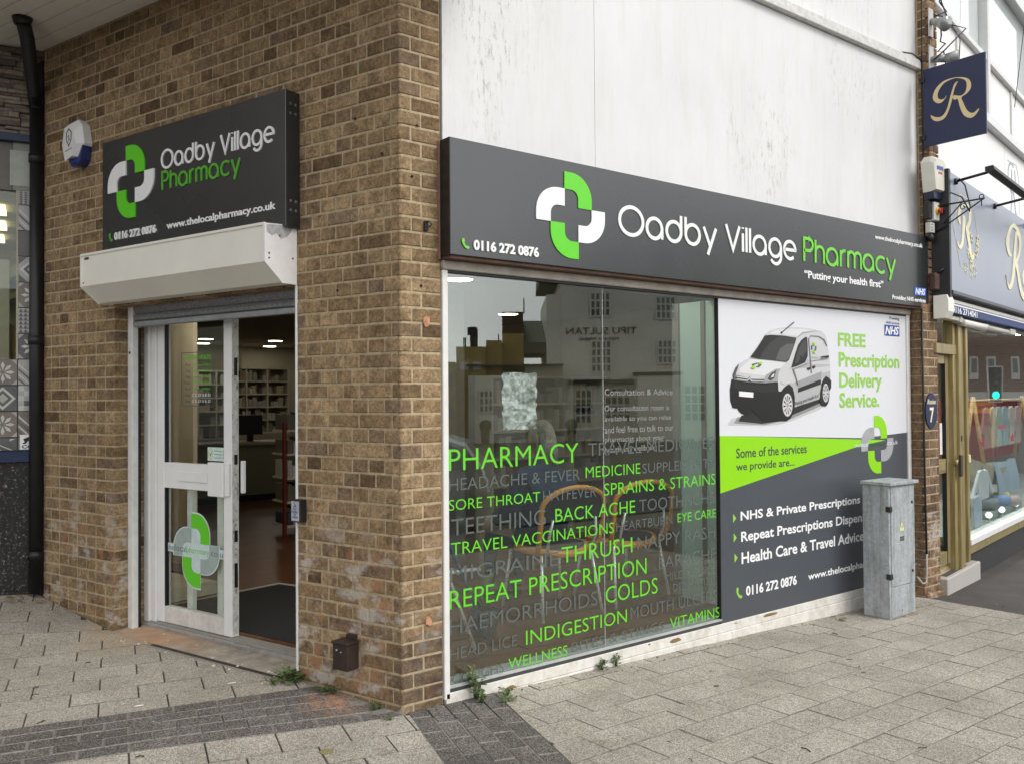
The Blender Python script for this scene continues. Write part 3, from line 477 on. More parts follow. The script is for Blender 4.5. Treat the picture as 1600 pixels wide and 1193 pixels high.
VAN=[('p78', [(2.497, 1.307), (2.538, 1.347), (2.682, 1.367), (3.179, 1.366), (3.599, 1.458), (3.665, 1.437), (3.547, 1.391), (3.245, 1.325), (3.071, 1.297), (2.891, 1.291), (2.669, 1.299)]), ('p55', [(2.561, 1.317), (2.598, 1.354), (2.78, 1.385), (3.18, 1.398), (3.556, 1.467), (3.628, 1.437), (3.483, 1.398), (3.205, 1.333), (2.904, 1.297), (2.681, 1.308)]), ('p12', [(2.609, 1.329), (2.646, 1.368), (2.817, 1.384), (3.18, 1.414), (3.549, 1.471), (3.57, 1.442), (3.206, 1.357), (3.072, 1.32), (2.866, 1.306)]), ('p06', [(2.599, 1.418), (2.781, 1.402), (2.799, 1.384), (2.755, 1.374), (2.696, 1.365), (2.64, 1.379), (2.61, 1.399)]), ('p80', [(2.909, 1.917), (2.967, 1.949), (3.059, 1.97), (3.165, 1.98), (3.273, 1.986), (3.411, 1.985), (3.51, 1.979), (3.596, 1.969), (3.632, 1.952), (3.656, 1.924), (3.681, 1.836), (3.698, 1.744), (3.703, 1.618), (3.702, 1.575), (3.632, 1.609), (3.586, 1.534), (3.564, 1.484), (3.247, 1.413), (3.235, 1.486), (3.183, 1.55), (3.129, 1.558), (3.076, 1.526), (3.05, 1.526), (2.871, 1.581), (2.566, 1.607), (2.557, 1.633), (2.579, 1.678), (2.628, 1.717), (2.738, 1.757), (2.8, 1.813)]), ('p70', [(3.077, 1.578), (3.131, 1.654), (3.199, 1.695), (3.267, 1.708), (3.406, 1.771), (3.448, 1.723), (3.591, 1.725), (3.698, 1.727), (3.7, 1.618), (3.632, 1.638), (3.596, 1.617), (3.578, 1.475), (3.247, 1.415), (3.241, 1.486), (3.183, 1.558)]), ('p80', [(3.078, 1.606), (3.132, 1.662), (3.199, 1.687), (3.267, 1.688), (3.59, 1.704), (3.693, 1.714), (3.698, 1.677), (3.589, 1.659), (3.292, 1.583), (3.21, 1.59), (3.13, 1.574)]), ('p60', [(3.251, 1.591), (3.59, 1.674), (3.581, 1.617), (3.445, 1.587), (3.291, 1.554), (3.264, 1.57)]), ('p88', [(2.633, 1.679), (2.75, 1.746), (2.976, 1.739), (3.146, 1.73), (3.079, 1.687), (2.975, 1.664), (2.91, 1.636), (2.627, 1.656)]), ('p60', [(2.738, 1.757), (2.75, 1.748), (2.976, 1.739), (3.146, 1.728), (3.187, 1.747), (3.149, 1.736), (3.002, 1.741)]), ('p88', [(2.967, 1.927), (3.032, 1.952), (3.164, 1.971), (3.383, 1.976), (3.495, 1.97), (3.355, 1.954), (3.292, 1.923), (3.137, 1.927), (3.006, 1.927)]), ('p55', [(3.278, 1.91), (3.287, 1.908), (3.357, 1.943), (3.495, 1.964), (3.596, 1.966), (3.495, 1.968), (3.354, 1.95)]), ('p10', [(2.909, 1.913), (2.98, 1.92), (3.137, 1.919), (3.278, 1.91), (3.271, 1.89), (3.187, 1.751), (3.153, 1.734), (3.002, 1.741), (2.837, 1.748), (2.744, 1.759), (2.826, 1.829)]), ('p20', [(3.084, 1.914), (3.271, 1.908), (3.264, 1.888), (3.184, 1.755), (3.149, 1.737), (3.002, 1.742), (2.843, 1.75), (2.901, 1.815), (2.979, 1.872)]), ('p34', [(3.082, 1.828), (3.162, 1.862), (3.243, 1.865), (3.187, 1.763), (3.149, 1.742), (3.028, 1.748)]), ('p10', [(3.212, 1.695), (3.255, 1.784), (3.297, 1.858), (3.339, 1.896), (3.382, 1.917), (3.407, 1.921), (3.415, 1.854), (3.414, 1.78), (3.378, 1.734), (3.267, 1.704)]), ('p24', [(3.254, 1.72), (3.29, 1.809), (3.339, 1.876), (3.395, 1.906), (3.405, 1.829), (3.351, 1.77), (3.323, 1.786), (3.306, 1.737)]), ('p08', [(3.291, 1.55), (3.574, 1.614), (3.576, 1.579), (3.29, 1.519)]), ('p05', [(2.543, 1.61), (2.584, 1.603), (2.722, 1.59), (2.909, 1.586), (3.051, 1.593), (3.056, 1.53), (3.089, 1.526), (3.129, 1.558), (3.183, 1.58), (3.226, 1.554), (3.249, 1.486), (3.245, 1.409), (3.198, 1.338), (3.145, 1.317), (2.892, 1.32), (2.799, 1.373), (2.756, 1.403), (2.683, 1.405), (2.551, 1.419), (2.526, 1.468), (2.524, 1.543)]), ('p12', [(2.566, 1.588), (2.722, 1.573), (2.909, 1.57), (3.025, 1.574), (3.037, 1.526), (2.87, 1.519), (2.783, 1.535), (2.601, 1.546), (2.554, 1.558)]), ('p05', [(3.245, 1.433), (3.242, 1.41), (3.235, 1.387), (3.224, 1.367), (3.21, 1.351), (3.193, 1.339), (3.174, 1.331), (3.154, 1.329), (3.135, 1.332), (3.116, 1.34), (3.1, 1.353), (3.087, 1.37), (3.077, 1.39), (3.071, 1.412), (3.069, 1.435), (3.072, 1.459), (3.078, 1.481), (3.089, 1.5), (3.103, 1.517), (3.12, 1.529), (3.139, 1.537), (3.158, 1.54), (3.178, 1.537), (3.196, 1.529), (3.213, 1.517), (3.227, 1.5), (3.237, 1.479), (3.243, 1.457)]), ('p60', [(3.222, 1.431), (3.22, 1.413), (3.215, 1.395), (3.207, 1.379), (3.197, 1.366), (3.185, 1.357), (3.172, 1.351), (3.159, 1.349), (3.145, 1.351), (3.132, 1.358), (3.121, 1.368), (3.111, 1.381), (3.104, 1.397), (3.1, 1.414), (3.099, 1.433), (3.101, 1.451), (3.106, 1.468), (3.113, 1.484), (3.123, 1.497), (3.135, 1.507), (3.148, 1.513), (3.162, 1.515), (3.175, 1.513), (3.188, 1.507), (3.2, 1.497), (3.209, 1.483), (3.217, 1.467), (3.221, 1.45)]), ('p85', [(3.217, 1.431), (3.215, 1.414), (3.21, 1.397), (3.203, 1.382), (3.194, 1.37), (3.183, 1.361), (3.171, 1.355), (3.159, 1.354), (3.146, 1.356), (3.135, 1.362), (3.124, 1.371), (3.116, 1.384), (3.109, 1.399), (3.105, 1.415), (3.104, 1.432), (3.106, 1.45), (3.111, 1.466), (3.118, 1.481), (3.127, 1.493), (3.137, 1.503), (3.149, 1.508), (3.162, 1.51), (3.174, 1.508), (3.186, 1.502), (3.196, 1.493), (3.205, 1.48), (3.212, 1.465), (3.215, 1.449)]), ('p15', [(3.174, 1.432), (3.208, 1.431), (3.206, 1.414)]), ('p15', [(3.171, 1.421), (3.2, 1.395), (3.192, 1.382)]), ('p15', [(3.165, 1.414), (3.179, 1.37), (3.167, 1.366)]), ('p15', [(3.158, 1.413), (3.152, 1.366), (3.14, 1.37)]), ('p15', [(3.151, 1.417), (3.128, 1.382), (3.12, 1.395)]), ('p15', [(3.147, 1.427), (3.114, 1.414), (3.112, 1.431)]), ('p15', [(3.148, 1.437), (3.115, 1.451), (3.12, 1.467)]), ('p15', [(3.152, 1.446), (3.13, 1.483), (3.14, 1.492)]), ('p15', [(3.159, 1.451), (3.155, 1.498), (3.167, 1.498)]), ('p15', [(3.166, 1.449), (3.181, 1.493), (3.192, 1.483)]), ('p15', [(3.172, 1.442), (3.201, 1.468), (3.207, 1.452)]), ('p60', [(3.172, 1.432), (3.171, 1.425), (3.167, 1.419), (3.163, 1.416), (3.157, 1.416), (3.152, 1.419), (3.149, 1.425), (3.148, 1.432), (3.15, 1.439), (3.153, 1.444), (3.158, 1.447), (3.163, 1.447), (3.168, 1.444), (3.171, 1.439)]), ('p05', [(3.586, 1.534), (3.58, 1.575), (3.61, 1.617), (3.64, 1.638), (3.676, 1.626), (3.708, 1.605), (3.704, 1.55), (3.674, 1.525), (3.665, 1.458), (3.635, 1.416), (3.577, 1.421), (3.549, 1.459)]), ('p05', [(3.681, 1.5), (3.679, 1.481), (3.674, 1.463), (3.667, 1.448), (3.657, 1.434), (3.646, 1.424), (3.633, 1.418), (3.62, 1.417), (3.607, 1.419), (3.595, 1.425), (3.584, 1.435), (3.575, 1.448), (3.569, 1.464), (3.565, 1.482), (3.564, 1.5), (3.566, 1.519), (3.571, 1.536), (3.578, 1.552), (3.587, 1.565), (3.598, 1.575), (3.611, 1.581), (3.624, 1.584), (3.637, 1.582), (3.649, 1.575), (3.66, 1.565), (3.669, 1.552), (3.676, 1.536), (3.68, 1.518)]), ('p80', [(3.672, 1.515), (3.671, 1.5), (3.668, 1.485), (3.663, 1.472), (3.656, 1.461), (3.648, 1.453), (3.64, 1.448), (3.631, 1.446), (3.622, 1.448), (3.614, 1.453), (3.607, 1.462), (3.601, 1.473), (3.596, 1.486), (3.594, 1.5), (3.593, 1.515), (3.595, 1.53), (3.598, 1.545), (3.603, 1.558), (3.609, 1.569), (3.617, 1.577), (3.625, 1.582), (3.634, 1.584), (3.643, 1.582), (3.651, 1.577), (3.658, 1.569), (3.664, 1.558), (3.669, 1.545), (3.672, 1.53)]), ('p20', [(3.641, 1.515), (3.665, 1.515), (3.663, 1.498)]), ('p20', [(3.639, 1.505), (3.656, 1.478), (3.649, 1.467)]), ('p20', [(3.634, 1.5), (3.637, 1.459), (3.627, 1.459)]), ('p20', [(3.628, 1.502), (3.615, 1.466), (3.608, 1.477)]), ('p20', [(3.624, 1.51), (3.602, 1.496), (3.6, 1.512)]), ('p20', [(3.624, 1.52), (3.603, 1.535), (3.608, 1.549)]), ('p20', [(3.628, 1.528), (3.618, 1.564), (3.627, 1.571)]), ('p20', [(3.634, 1.53), (3.639, 1.571), (3.648, 1.566)]), ('p20', [(3.64, 1.525), (3.658, 1.552), (3.663, 1.537)]), ('p62', [(2.89, 1.595), (2.923, 1.644), (3.027, 1.684), (3.079, 1.687), (3.052, 1.653), (3.045, 1.594), (2.973, 1.593)]), ('p20', [(2.929, 1.613), (2.968, 1.652), (3.027, 1.673), (3.006, 1.621), (2.961, 1.601)]), ('p88', [(2.961, 1.621), (2.985, 1.644), (3.007, 1.653), (2.997, 1.627)]), ('p30', [(2.56, 1.61), (2.555, 1.64), (2.585, 1.686), (2.616, 1.709), (2.601, 1.679), (2.579, 1.637), (2.576, 1.61)]), ('p15', [(2.591, 1.637), (2.723, 1.619), (2.891, 1.62), (2.887, 1.594), (2.723, 1.595), (2.584, 1.611)]), ('p80', [(2.588, 1.632), (2.701, 1.622), (2.727, 1.642), (2.75, 1.622), (2.897, 1.619), (2.897, 1.612), (2.745, 1.612), (2.727, 1.63), (2.703, 1.613), (2.588, 1.624)]), ('p80', [(2.59, 1.615), (2.701, 1.605), (2.727, 1.622), (2.75, 1.604), (2.887, 1.603), (2.887, 1.598), (2.745, 1.596), (2.727, 1.611), (2.703, 1.597), (2.59, 1.609)]), ('p95', [(2.615, 1.53), (2.768, 1.521), (2.765, 1.486), (2.614, 1.496)]), ('p08', [(3.58, 1.783), (3.677, 1.792), (3.677, 1.775), (3.583, 1.765)]), ('p12', [(3.402, 1.696), (3.436, 1.7), (3.438, 1.688), (3.421, 1.68), (3.402, 1.686)]), ('p12', [(3.468, 1.709), (3.498, 1.714), (3.501, 1.701), (3.482, 1.692), (3.468, 1.699)]), ('p55', [(3.421, 1.911), (3.426, 1.912), (3.453, 1.723), (3.457, 1.657), (3.452, 1.657)]), ('p55', [(3.434, 1.747), (3.672, 1.77), (3.672, 1.768), (3.434, 1.745)]), ('p55', [(3.426, 1.912), (3.452, 1.933), (3.552, 1.933), (3.624, 1.91), (3.659, 1.861), (3.655, 1.861), (3.616, 1.907), (3.552, 1.929), (3.455, 1.93)]), ('p55', [(3.223, 1.687), (3.406, 1.73), (3.41, 1.728), (3.239, 1.684), (3.292, 1.574), (3.286, 1.574)]), ('p20', [(3.097, 1.942), (3.246, 2.022), (3.249, 2.019), (3.101, 1.939)]), ('p12', [(3.105, 1.94), (3.104, 1.936), (3.1, 1.933), (3.095, 1.933), (3.091, 1.936), (3.089, 1.94), (3.091, 1.944), (3.095, 1.947), (3.1, 1.947), (3.104, 1.944)]), ('grn', [(2.746, 1.688), (2.771, 1.704), (2.796, 1.689), (2.786, 1.681), (2.763, 1.681)]), ('grn', [(2.824, 1.724), (2.864, 1.729), (2.861, 1.713), (2.836, 1.711)]), ('p30', [(2.761, 1.712), (2.818, 1.724), (2.814, 1.718), (2.786, 1.71), (2.769, 1.704)]), ('p30', [(2.805, 1.697), (2.859, 1.712), (2.853, 1.702), (2.829, 1.694)]), ('grn', [(3.475, 1.862), (3.478, 1.882), (3.498, 1.879), (3.503, 1.861), (3.489, 1.862), (3.486, 1.871)]), ('grn', [(3.473, 1.803), (3.477, 1.822), (3.496, 1.82), (3.502, 1.802), (3.488, 1.803), (3.485, 1.811)]), ('p45', [(3.459, 1.859), (3.473, 1.865), (3.476, 1.854), (3.467, 1.851), (3.467, 1.829), (3.458, 1.829)]), ('p45', [(3.51, 1.856), (3.516, 1.857), (3.515, 1.83), (3.501, 1.82), (3.498, 1.831), (3.508, 1.833)])]
RSIGN=[[(-0.185, 3.913), (-0.216, 3.878), (-0.253, 3.874), (-0.285, 3.902), (-0.291, 3.921), (-0.275, 3.899), (-0.243, 3.901), (-0.222, 3.924), (-0.228, 3.97), (-0.271, 4.022), (-0.334, 4.04), (-0.385, 4.036), (-0.441, 4.004), (-0.455, 3.959), (-0.444, 3.91), (-0.414, 3.888), (-0.383, 3.894), (-0.358, 3.905), (-0.342, 3.892), (-0.357, 3.867), (-0.383, 3.865), (-0.402, 3.787), (-0.431, 3.722), (-0.476, 3.69), (-0.516, 3.7), (-0.546, 3.739), (-0.542, 3.748), (-0.512, 3.727), (-0.482, 3.73), (-0.452, 3.763), (-0.428, 3.821), (-0.413, 3.872), (-0.454, 3.892), (-0.485, 3.925), (-0.487, 3.97), (-0.466, 4.007), (-0.416, 4.034), (-0.344, 4.048), (-0.271, 4.043), (-0.213, 4.006), (-0.185, 3.956)], [(-0.385, 4.008), (-0.359, 3.996), (-0.343, 3.959), (-0.321, 3.892), (-0.294, 3.805), (-0.257, 3.762), (-0.214, 3.762), (-0.177, 3.782), (-0.164, 3.793), (-0.167, 3.769), (-0.193, 3.738), (-0.235, 3.727), (-0.277, 3.741), (-0.309, 3.79), (-0.336, 3.867), (-0.358, 3.955)]]
FASC=[[(0.239, 2.943), (0.194, 2.986), (0.226, 3.068), (0.37, 3.14), (0.536, 3.155), (0.618, 3.117), (0.613, 3.025), (0.524, 2.944), (0.461, 2.947), (0.527, 3.013), (0.532, 3.092), (0.471, 3.123), (0.368, 3.112), (0.285, 3.055), (0.269, 2.986), (0.279, 2.949)], [(0.343, 3.03), (0.424, 3.02), (0.397, 2.904), (0.35, 2.787), (0.267, 2.732), (0.189, 2.745), (0.152, 2.795), (0.229, 2.76), (0.291, 2.801), (0.325, 2.917)], [(0.441, 2.955), (0.523, 2.933), (0.579, 2.815), (0.638, 2.72), (0.704, 2.75), (0.679, 2.696), (0.614, 2.677), (0.553, 2.721), (0.495, 2.816), (0.439, 2.91)], [(1.904, 3.007), (2.021, 3.126), (2.165, 3.211), (2.338, 3.236), (2.54, 3.169), (2.578, 3.039), (2.429, 2.873), (2.312, 2.86), (2.434, 2.94), (2.484, 3.054), (2.391, 3.163), (2.22, 3.186), (2.104, 3.124), (2.04, 2.998), (2.089, 2.913), (2.143, 2.894), (2.058, 2.871), (1.962, 2.911)], [(2.333, 3.155), (2.42, 3.153), (2.365, 3.039), (2.311, 2.846), (2.242, 2.681), (2.121, 2.564), (1.981, 2.546), (1.881, 2.671), (1.931, 2.612), (2.039, 2.583), (2.128, 2.67), (2.195, 2.821), (2.266, 3.027)], [(2.312, 2.86), (2.398, 2.843), (2.477, 2.717), (2.588, 2.592), (2.701, 2.547), (2.695, 2.471), (2.552, 2.508), (2.44, 2.606), (2.361, 2.732), (2.281, 2.83)]]
WORDS=[('PHARMACY', 'g', 0.29, 1.181, 1.127, 1.239), ('TRAVEL MEDICINES', 'd', 1.255, 2.371, 1.157, 1.232), ('HEADACHE & FEVER', 'd', 0.29, 1.189, 1.026, 1.089), ('MEDICINE', 'g', 1.235, 1.685, 1.033, 1.097), ('SUPPLEMENTS', 'd', 1.701, 2.368, 1.032, 1.093), ('SORE THROAT', 'g', 0.289, 0.893, 0.925, 0.98), ('HAYFEVER', 'd', 0.915, 1.317, 0.922, 0.982), ('SPRAINS & STRAINS', 'g', 1.379, 2.386, 0.921, 0.992), ('TEETHING', 'd', 0.303, 0.931, 0.795, 0.881), ('BACK ACHE', 'g', 1.003, 1.637, 0.801, 0.876), ('TOOTHACHE', 'd', 1.672, 2.372, 0.802, 0.875), ('TRAVEL VACCINATIONS', 'g', 0.302, 1.457, 0.697, 0.76), ('HEARTBURN', 'd', 1.477, 1.965, 0.704, 0.757), ('EYE CARE', 'g', 2.015, 2.387, 0.706, 0.762), ('MIGRAINE', 'd', 0.294, 1.024, 0.559, 0.637), ('THRUSH', 'g', 1.046, 1.61, 0.565, 0.657), ('NAPPY RASH', 'd', 1.654, 2.38, 0.574, 0.65), ('REPEAT PRESCRIPTION', 'g', 0.29, 1.73, 0.422, 0.518), ('EARACHE', 'd', 1.839, 2.382, 0.434, 0.509), ('MILD-ECZEMA', 'd', 1.902, 2.381, 0.354, 0.401), ('DERMATITIS', 'd', 1.965, 2.37, 0.28, 0.328), ('HAEMORRHOIDS', 'd', 0.289, 1.319, 0.294, 0.374), ('COLDS', 'g', 1.385, 1.826, 0.29, 0.387), ('MOUTH ULCERS', 'd', 1.588, 2.385, 0.165, 0.237), ('HEAD LICE', 'd', 0.291, 0.726, 0.165, 0.224), ('INDIGESTION', 'g', 0.786, 1.558, 0.156, 0.233), ('VITAMINS', 'g', 1.936, 2.414, 0.051, 0.118), ('BITES & STINGS', 'd', 1.115, 1.88, 0.055, 0.11), ('COUGHS', 'd', 0.304, 0.634, 0.041, 0.092), ('WELLNESS', 'g', 0.665, 1.085, 0.046, 0.104)]
# ================================================================== GROUND
def grid_sheet(name, xs, ys, hf, mat, label=None):
    vs = [(x, y, hf(x, y)) for y in ys for x in xs]; n = len(xs)
    fs = [(j * n + i, j * n + i + 1, (j + 1) * n + i + 1, (j + 1) * n + i) for j in range(len(ys) - 1) for i in range(n - 1)]
    me = bpy.data.meshes.new(name); me.from_pydata(vs, [], fs); me.materials.append(mat); me.update()
    return link(name, me, (0, 0, 0), None, 'structure')
def rng(a, b, s): return [a + (b - a) * i / max(1, round((b - a) / s)) for i in range(max(1, round((b - a) / s)) + 1)]
grid_sheet('ground', [-600, -120, -30] + rng(-12, 16, 0.25) + [40, 120, 600], [-600, -120, -30] + rng(-14, 14, 0.25) + [40, 120, 600], lambda x, y: gh(x, y) - 0.011, M['asphalt'])
pav = thing('pavement', (1.5, -1.5, gh(1.5, -1.5) - 0.05), kind='structure')
E1 = Vector((0.972, -0.235)); E2 = Vector((0.235, 0.972))
BT = Vector((-0.369, 0.699)); BB = Vector((-0.404, 0.063))      # band of small dark bricks: a point on its upper and lower edge
D3 = Vector((-0.300, -0.954)); N3 = Vector((0.954, -0.300)); RB0 = Vector((0.0, -0.09)); RW = 0.505
LWALL = [((0, 0), (nL.x, nL.y))]
def region_cells(o, ex, ey, la, lb, i0, i1, j0, j1, hps, shift=0.5, gap=0.0045, jit=0.0, gy=0.007):
    out = []
    for j in range(j0, j1):
        sh = (shift if j % 2 else 0.0) * la
        for i in range(i0, i1):
            x0 = i * la + sh; y0 = j * lb; P4 = []
            for (x, y) in ((x0 + gap / 2, y0 + gy / 2), (x0 + la - gap / 2, y0 + gy / 2), (x0 + la - gap / 2, y0 + lb - gy / 2), (x0 + gap / 2, y0 + lb - gy / 2)):
                q = Vector(o) + Vector(ex) * x + Vector(ey) * y; P4.append((q.x, q.y))
            P4 = clip(P4, hps)
            if len(P4) >= 3 and area(P4) > 0.0012: out.append(P4)
    return out
def paver(mb, P, rnd=None, jig=0.002):
    n = len(P); cx = sum(p[0] for p in P) / n; cy = sum(p[1] for p in P) / n; dz = random.uniform(-jig, jig); tx = random.uniform(-.006, .006); ty = random.uniform(-.006, .006)
    def h(x, y): return gh(x, y) + dz + (x - cx) * tx + (y - cy) * ty
    top = []; rim = []
    for x, y in P:
        d = math.hypot(x - cx, y - cy) or 1; k = 1 - 0.0035 / d; X, Y = cx + (x - cx) * k, cy + (y - cy) * k
        top.append((X, Y, h(X, Y))); rim.append((x, y, h(x, y) - 0.003))
    bot = [(x, y, z - 0.03) for x, y, z in rim]
    F = [list(range(n))] + [(i, (i + 1) % n, n + (i + 1) % n, n + i)[::-1] for i in range(n)] + [(n + i, n + (i + 1) % n, 2 * n + (i + 1) % n, 2 * n + i)[::-1] for i in range(n)]
    mb.add(top + rim + bot, F, 0, rnd)
    for i in range(1, len(F)): mb.mi[-i] = 1
v2 = lambda a: (a.x, a.y)
ASPX = 4.885
slabs = []; small = []
# right of the right band, rows along the shop window
ex, ey = Vector((0.9998, 0.02)), Vector((-0.02, 0.9998))
rightedge = RB0 + N3 * RW
slabs += region_cells((0.638 - 3.0, -0.732 - 4 * 0.2045 * 2 - 0.2045 * 0, 0), ex.to_3d(), ey.to_3d(), 0.2955, 0.2045, 0, 36, -6, 14,
    [(v2(rightedge), v2(N3)), ((0, 0.0), (0, -1)), ((ASPX, 0), (-1, 0))]) if False else []
o3 = Vector((0.638, -0.735, 0))
slabs += region_cells(o3, Vector((0.9998, 0.02, 0)), Vector((-0.02, 0.9998, 0)), 0.2955, 0.2045, -8, 18, -15, 5,
    [(v2(rightedge), v2(N3)), ((0, -0.012), (0, -1)), ((ASPX, 0), (-1, 0))], gap=0.0035, gy=0.0042)
# the right band of small bricks
small += region_cells(RB0.to_3d(), D3.to_3d(), N3.to_3d(), 0.203, 0.101, -2, 20, 0, 5,
    [((0, -0.012), (0, -1)), (v2(BB - E2 * 0.004), v2(-E2)) if False else ((0, -0.012), (0, -1))], gap=0.007, gy=0.008)
# the left band
small += region_cells(BB.to_3d(), -E1.to_3d(), E2.to_3d(), 0.203, 0.1035, -6, 24, 0, 5, [((nL.x * .012, nL.y * .012), (nL.x, nL.y)), (v2(RB0 - N3 * 0.003), v2(-N3))], gap=0.007, gy=0.008)
BTOP = BB + E2 * (5 * 0.1035)
slabs += region_cells(BTOP.to_3d(), -E1.to_3d(), E2.to_3d(), 0.314, 0.207, -6, 14, 0, 17,
    [((nL.x * .012, nL.y * .012), (nL.x, nL.y)), ((0, 4.2), (0, -1))], shift=0.42)
slabs += region_cells((BB + E1 * 0.1).to_3d(), -E1.to_3d(), -E2.to_3d(), 0.305, 0.207, -8, 16, 0, 14, [(v2(RB0), v2(-N3))], shift=0.5)
def lay(cells, name, mat, limit, edge):
    def key(P):
        c = Vector((sum(p[0] for p in P) / len(P), sum(p[1] for p in P) / len(P), 0)); c.z = gh(c.x, c.y)
        q = proj(c); big = area(P) / ((q[2] if q else 9) ** 2.6 + 0.01); return -(big if inview(c, 40) else big * 1e-4)
    cells = sorted(cells, key=key); rest = MB()
    for i, P in enumerate(cells):
        c = (sum(p[0] for p in P) / len(P), sum(p[1] for p in P) / len(P))
        if i < limit and inview((c[0], c[1], gh(*c)), 40):
            b = MB(); paver(b, P); b.build(name, [mat, edge], pav)
        else: paver(rest, P, random.random())
    if rest.v: rest.build(name + '_area', [mat, edge], pav, kind='stuff')
lay(slabs, 'paving_slab', M['slab'], 298, M['grime'])
lay(small, 'paving_brick', M['pbrick'], 290, M['joint'])
# asphalt path in front of the neighbour, road and verge behind the camera
grid_sheet('asphalt_path', rng(ASPX + 0.004, 16, 0.4), rng(-4.4, 3.4, 0.3), lambda x, y: gh(x, y) - 0.002, M['asphalt'])
road = grid_sheet('road', [-60, -20] + rng(-10, 30, 2) + [60], [-40, -30, -20] + rng(-15, -6.6, 1.2), lambda x, y: gh(x, y) + 0.012, M['asphalt'])
def band(nm, pts):
    b = MB(); q = [(p.x, p.y, gh(p.x, p.y) - 0.0036) for p in pts]; b.add(q, [(i, i + 1, len(q) // 2 + i + 1, len(q) // 2 + i) for i in range(len(q) // 2 - 1)]); b.build(nm, M['joint'], None, 'structure')
N_ = 14
band('joint_bed', [BB + E1 * (0.42 - 0.3 * i) for i in range(N_)] + [BB + E2 * 0.5175 + E1 * (0.30 - 0.3 * i) for i in range(N_)])
band('joint_bed', [RB0 + D3 * (-0.02 + 0.3 * i) for i in range(8)] + [RB0 + N3 * 0.505 + D3 * (0.20 + 0.3 * i) for i in range(8)])

# ================================================================== LEFT WALL (door side)
UO0, UO1, UE, ZO, ZT = 0.735, 2.465, 3.345, 2.16, 3.975
wl = thing('brick_wall', FL.p(1.7, -0.15, -0.1), 'brown brick wall with the open shop doorway and the soffit above it', 'wall')
core = MB()
RC = 0.0038
core.box(FL, 0.02, UO0 - 0.006, -0.30, -RC, -0.25, ZO); core.box(FL, UO1 + RC, UE, -0.30, -RC, -0.25, ZO)
core.add([FL.p(0.012, -RC, -0.25), Vector((0.012, RC, -0.25)), Vector((0.238, RC, -0.25)), Vector((0.238, 0.29, -0.25)), Vector((0.1, 0.29, -.25)),
          FL.p(0.012, -RC, 6.3), Vector((0.012, RC, 6.3)), Vector((0.238, RC, 6.3)), Vector((0.238, 0.29, 6.3)), Vector((0.1, 0.29, 6.3))],
         [(0, 1, 2, 3, 4), (5, 9, 8, 7, 6)] + [(i, (i + 1) % 5, 5 + (i + 1) % 5, 5 + i) for i in range(5)])
core.box(FL, 0.02, UE, -0.30, -RC - 0.0004, ZO, 6.3)
core.build('mortar', M['mortar'], wl)
bl = []
def row_bricks(k, u0, u1, closer_at_start, depth=0.10):
    """cut the row into bricks between u0 and u1"""
    out = []; hd = (k % 2 != 0)
    if hd:
        x = u0; nx = []
        while x < u1 - 0.03:
            l = 0.1025
            if x + l > u1 - 0.028: l = u1 - x
            nx.append((x, l)); x += l + 0.010
        out = nx
    else:
        x = u0; first = closer_at_start
        while x < u1 - 0.03:
            if first: l = 0.053; first = False
            elif random.random() < 0.16: l = 0.1025
            else: l = 0.215
            if x + l > u1 - 0.028: l = u1 - x
            out.append((x, l)); x += l + 0.010
    return out
K0, K1 = -3, 53
for k in range(K0, K1):
    z = k * 0.075 + 0.0048
    if z + 0.07 > ZO:
        segs = [(0.0, UE, True)]
    else: segs = [(0.0, UO0, True), (UO1, UE, False)]
    for u0, u1, st in segs:
        hd = (k % 2 != 0)
        r = row_bricks(k, u0, u1, st)
        for j, (x, l) in enumerate(r):
            if st and j == 0: continue                    # the corner brick is one solid piece, below
            if z < 0.0 and x > 2.4 and z + .07 < gh(FL.p(x, 0, 0).x, FL.p(x, 0, 0).y): continue
            bl.append((FL, x, z, l, 0.10))
    # reveal on the far side of the door
    if z + 0.07 < ZO:
        FRV = Fr(FL.p(UO1, 0, 0), -nL, -dL)
        if hd: pcs = [(0.1125, 0.1775)]
        else: pcs = [(0.1125, 0.06), (0.1825, 0.1075)]
        for x, l in pcs: bl.append((FRV, x, z, l, 0.06))
    # return beside the window
    if hd: bl.append((FR, 0.072, z, 0.166, 0.09))
    else: bl.append((FR, 0.130, z, 0.108, 0.09))
lay_bricks(bl, wl, M['brick'], 250)
cm = {}
for k in range(K0, K1):
    hd = (k % 2 != 0); z = k * 0.075 + 0.0048; ll, lr = (0.1025, 0.062) if hd else (0.053, 0.120)
    if hd not in cm:
        pr = 0.0; q = [Vector((0, 0, 0)), Vector((lr, 0, 0)), Vector((lr, 0.05, 0)), dL * ll - nL * 0.04, dL * ll]
        bm = bmesh.new(); lo = [bm.verts.new(p) for p in q]; hi = [bm.verts.new(p + Vector((0, 0, 0.0638))) for p in q]
        bm.faces.new(lo[::-1]); bm.faces.new(hi)
        for i in range(5): bm.faces.new((lo[i], lo[(i + 1) % 5], hi[(i + 1) % 5], hi[i]))
        bmesh.ops.recalc_face_normals(bm, faces=bm.faces)
        bmesh.ops.bevel(bm, geom=[e for e in bm.edges if any(v.co.xy.length < 0.001 for v in e.verts) or abs(e.verts[0].co.y) < 1e-4], offset=0.0035, segments=1, affect='EDGES')
        me = bpy.data.meshes.new('brick'); bm.to_mesh(me); bm.free(); me.materials.append(M['brick']); cm[hd] = me
    link('brick', cm[hd], (random.uniform(-.001, .001), random.uniform(-.001, .001), z), wl)
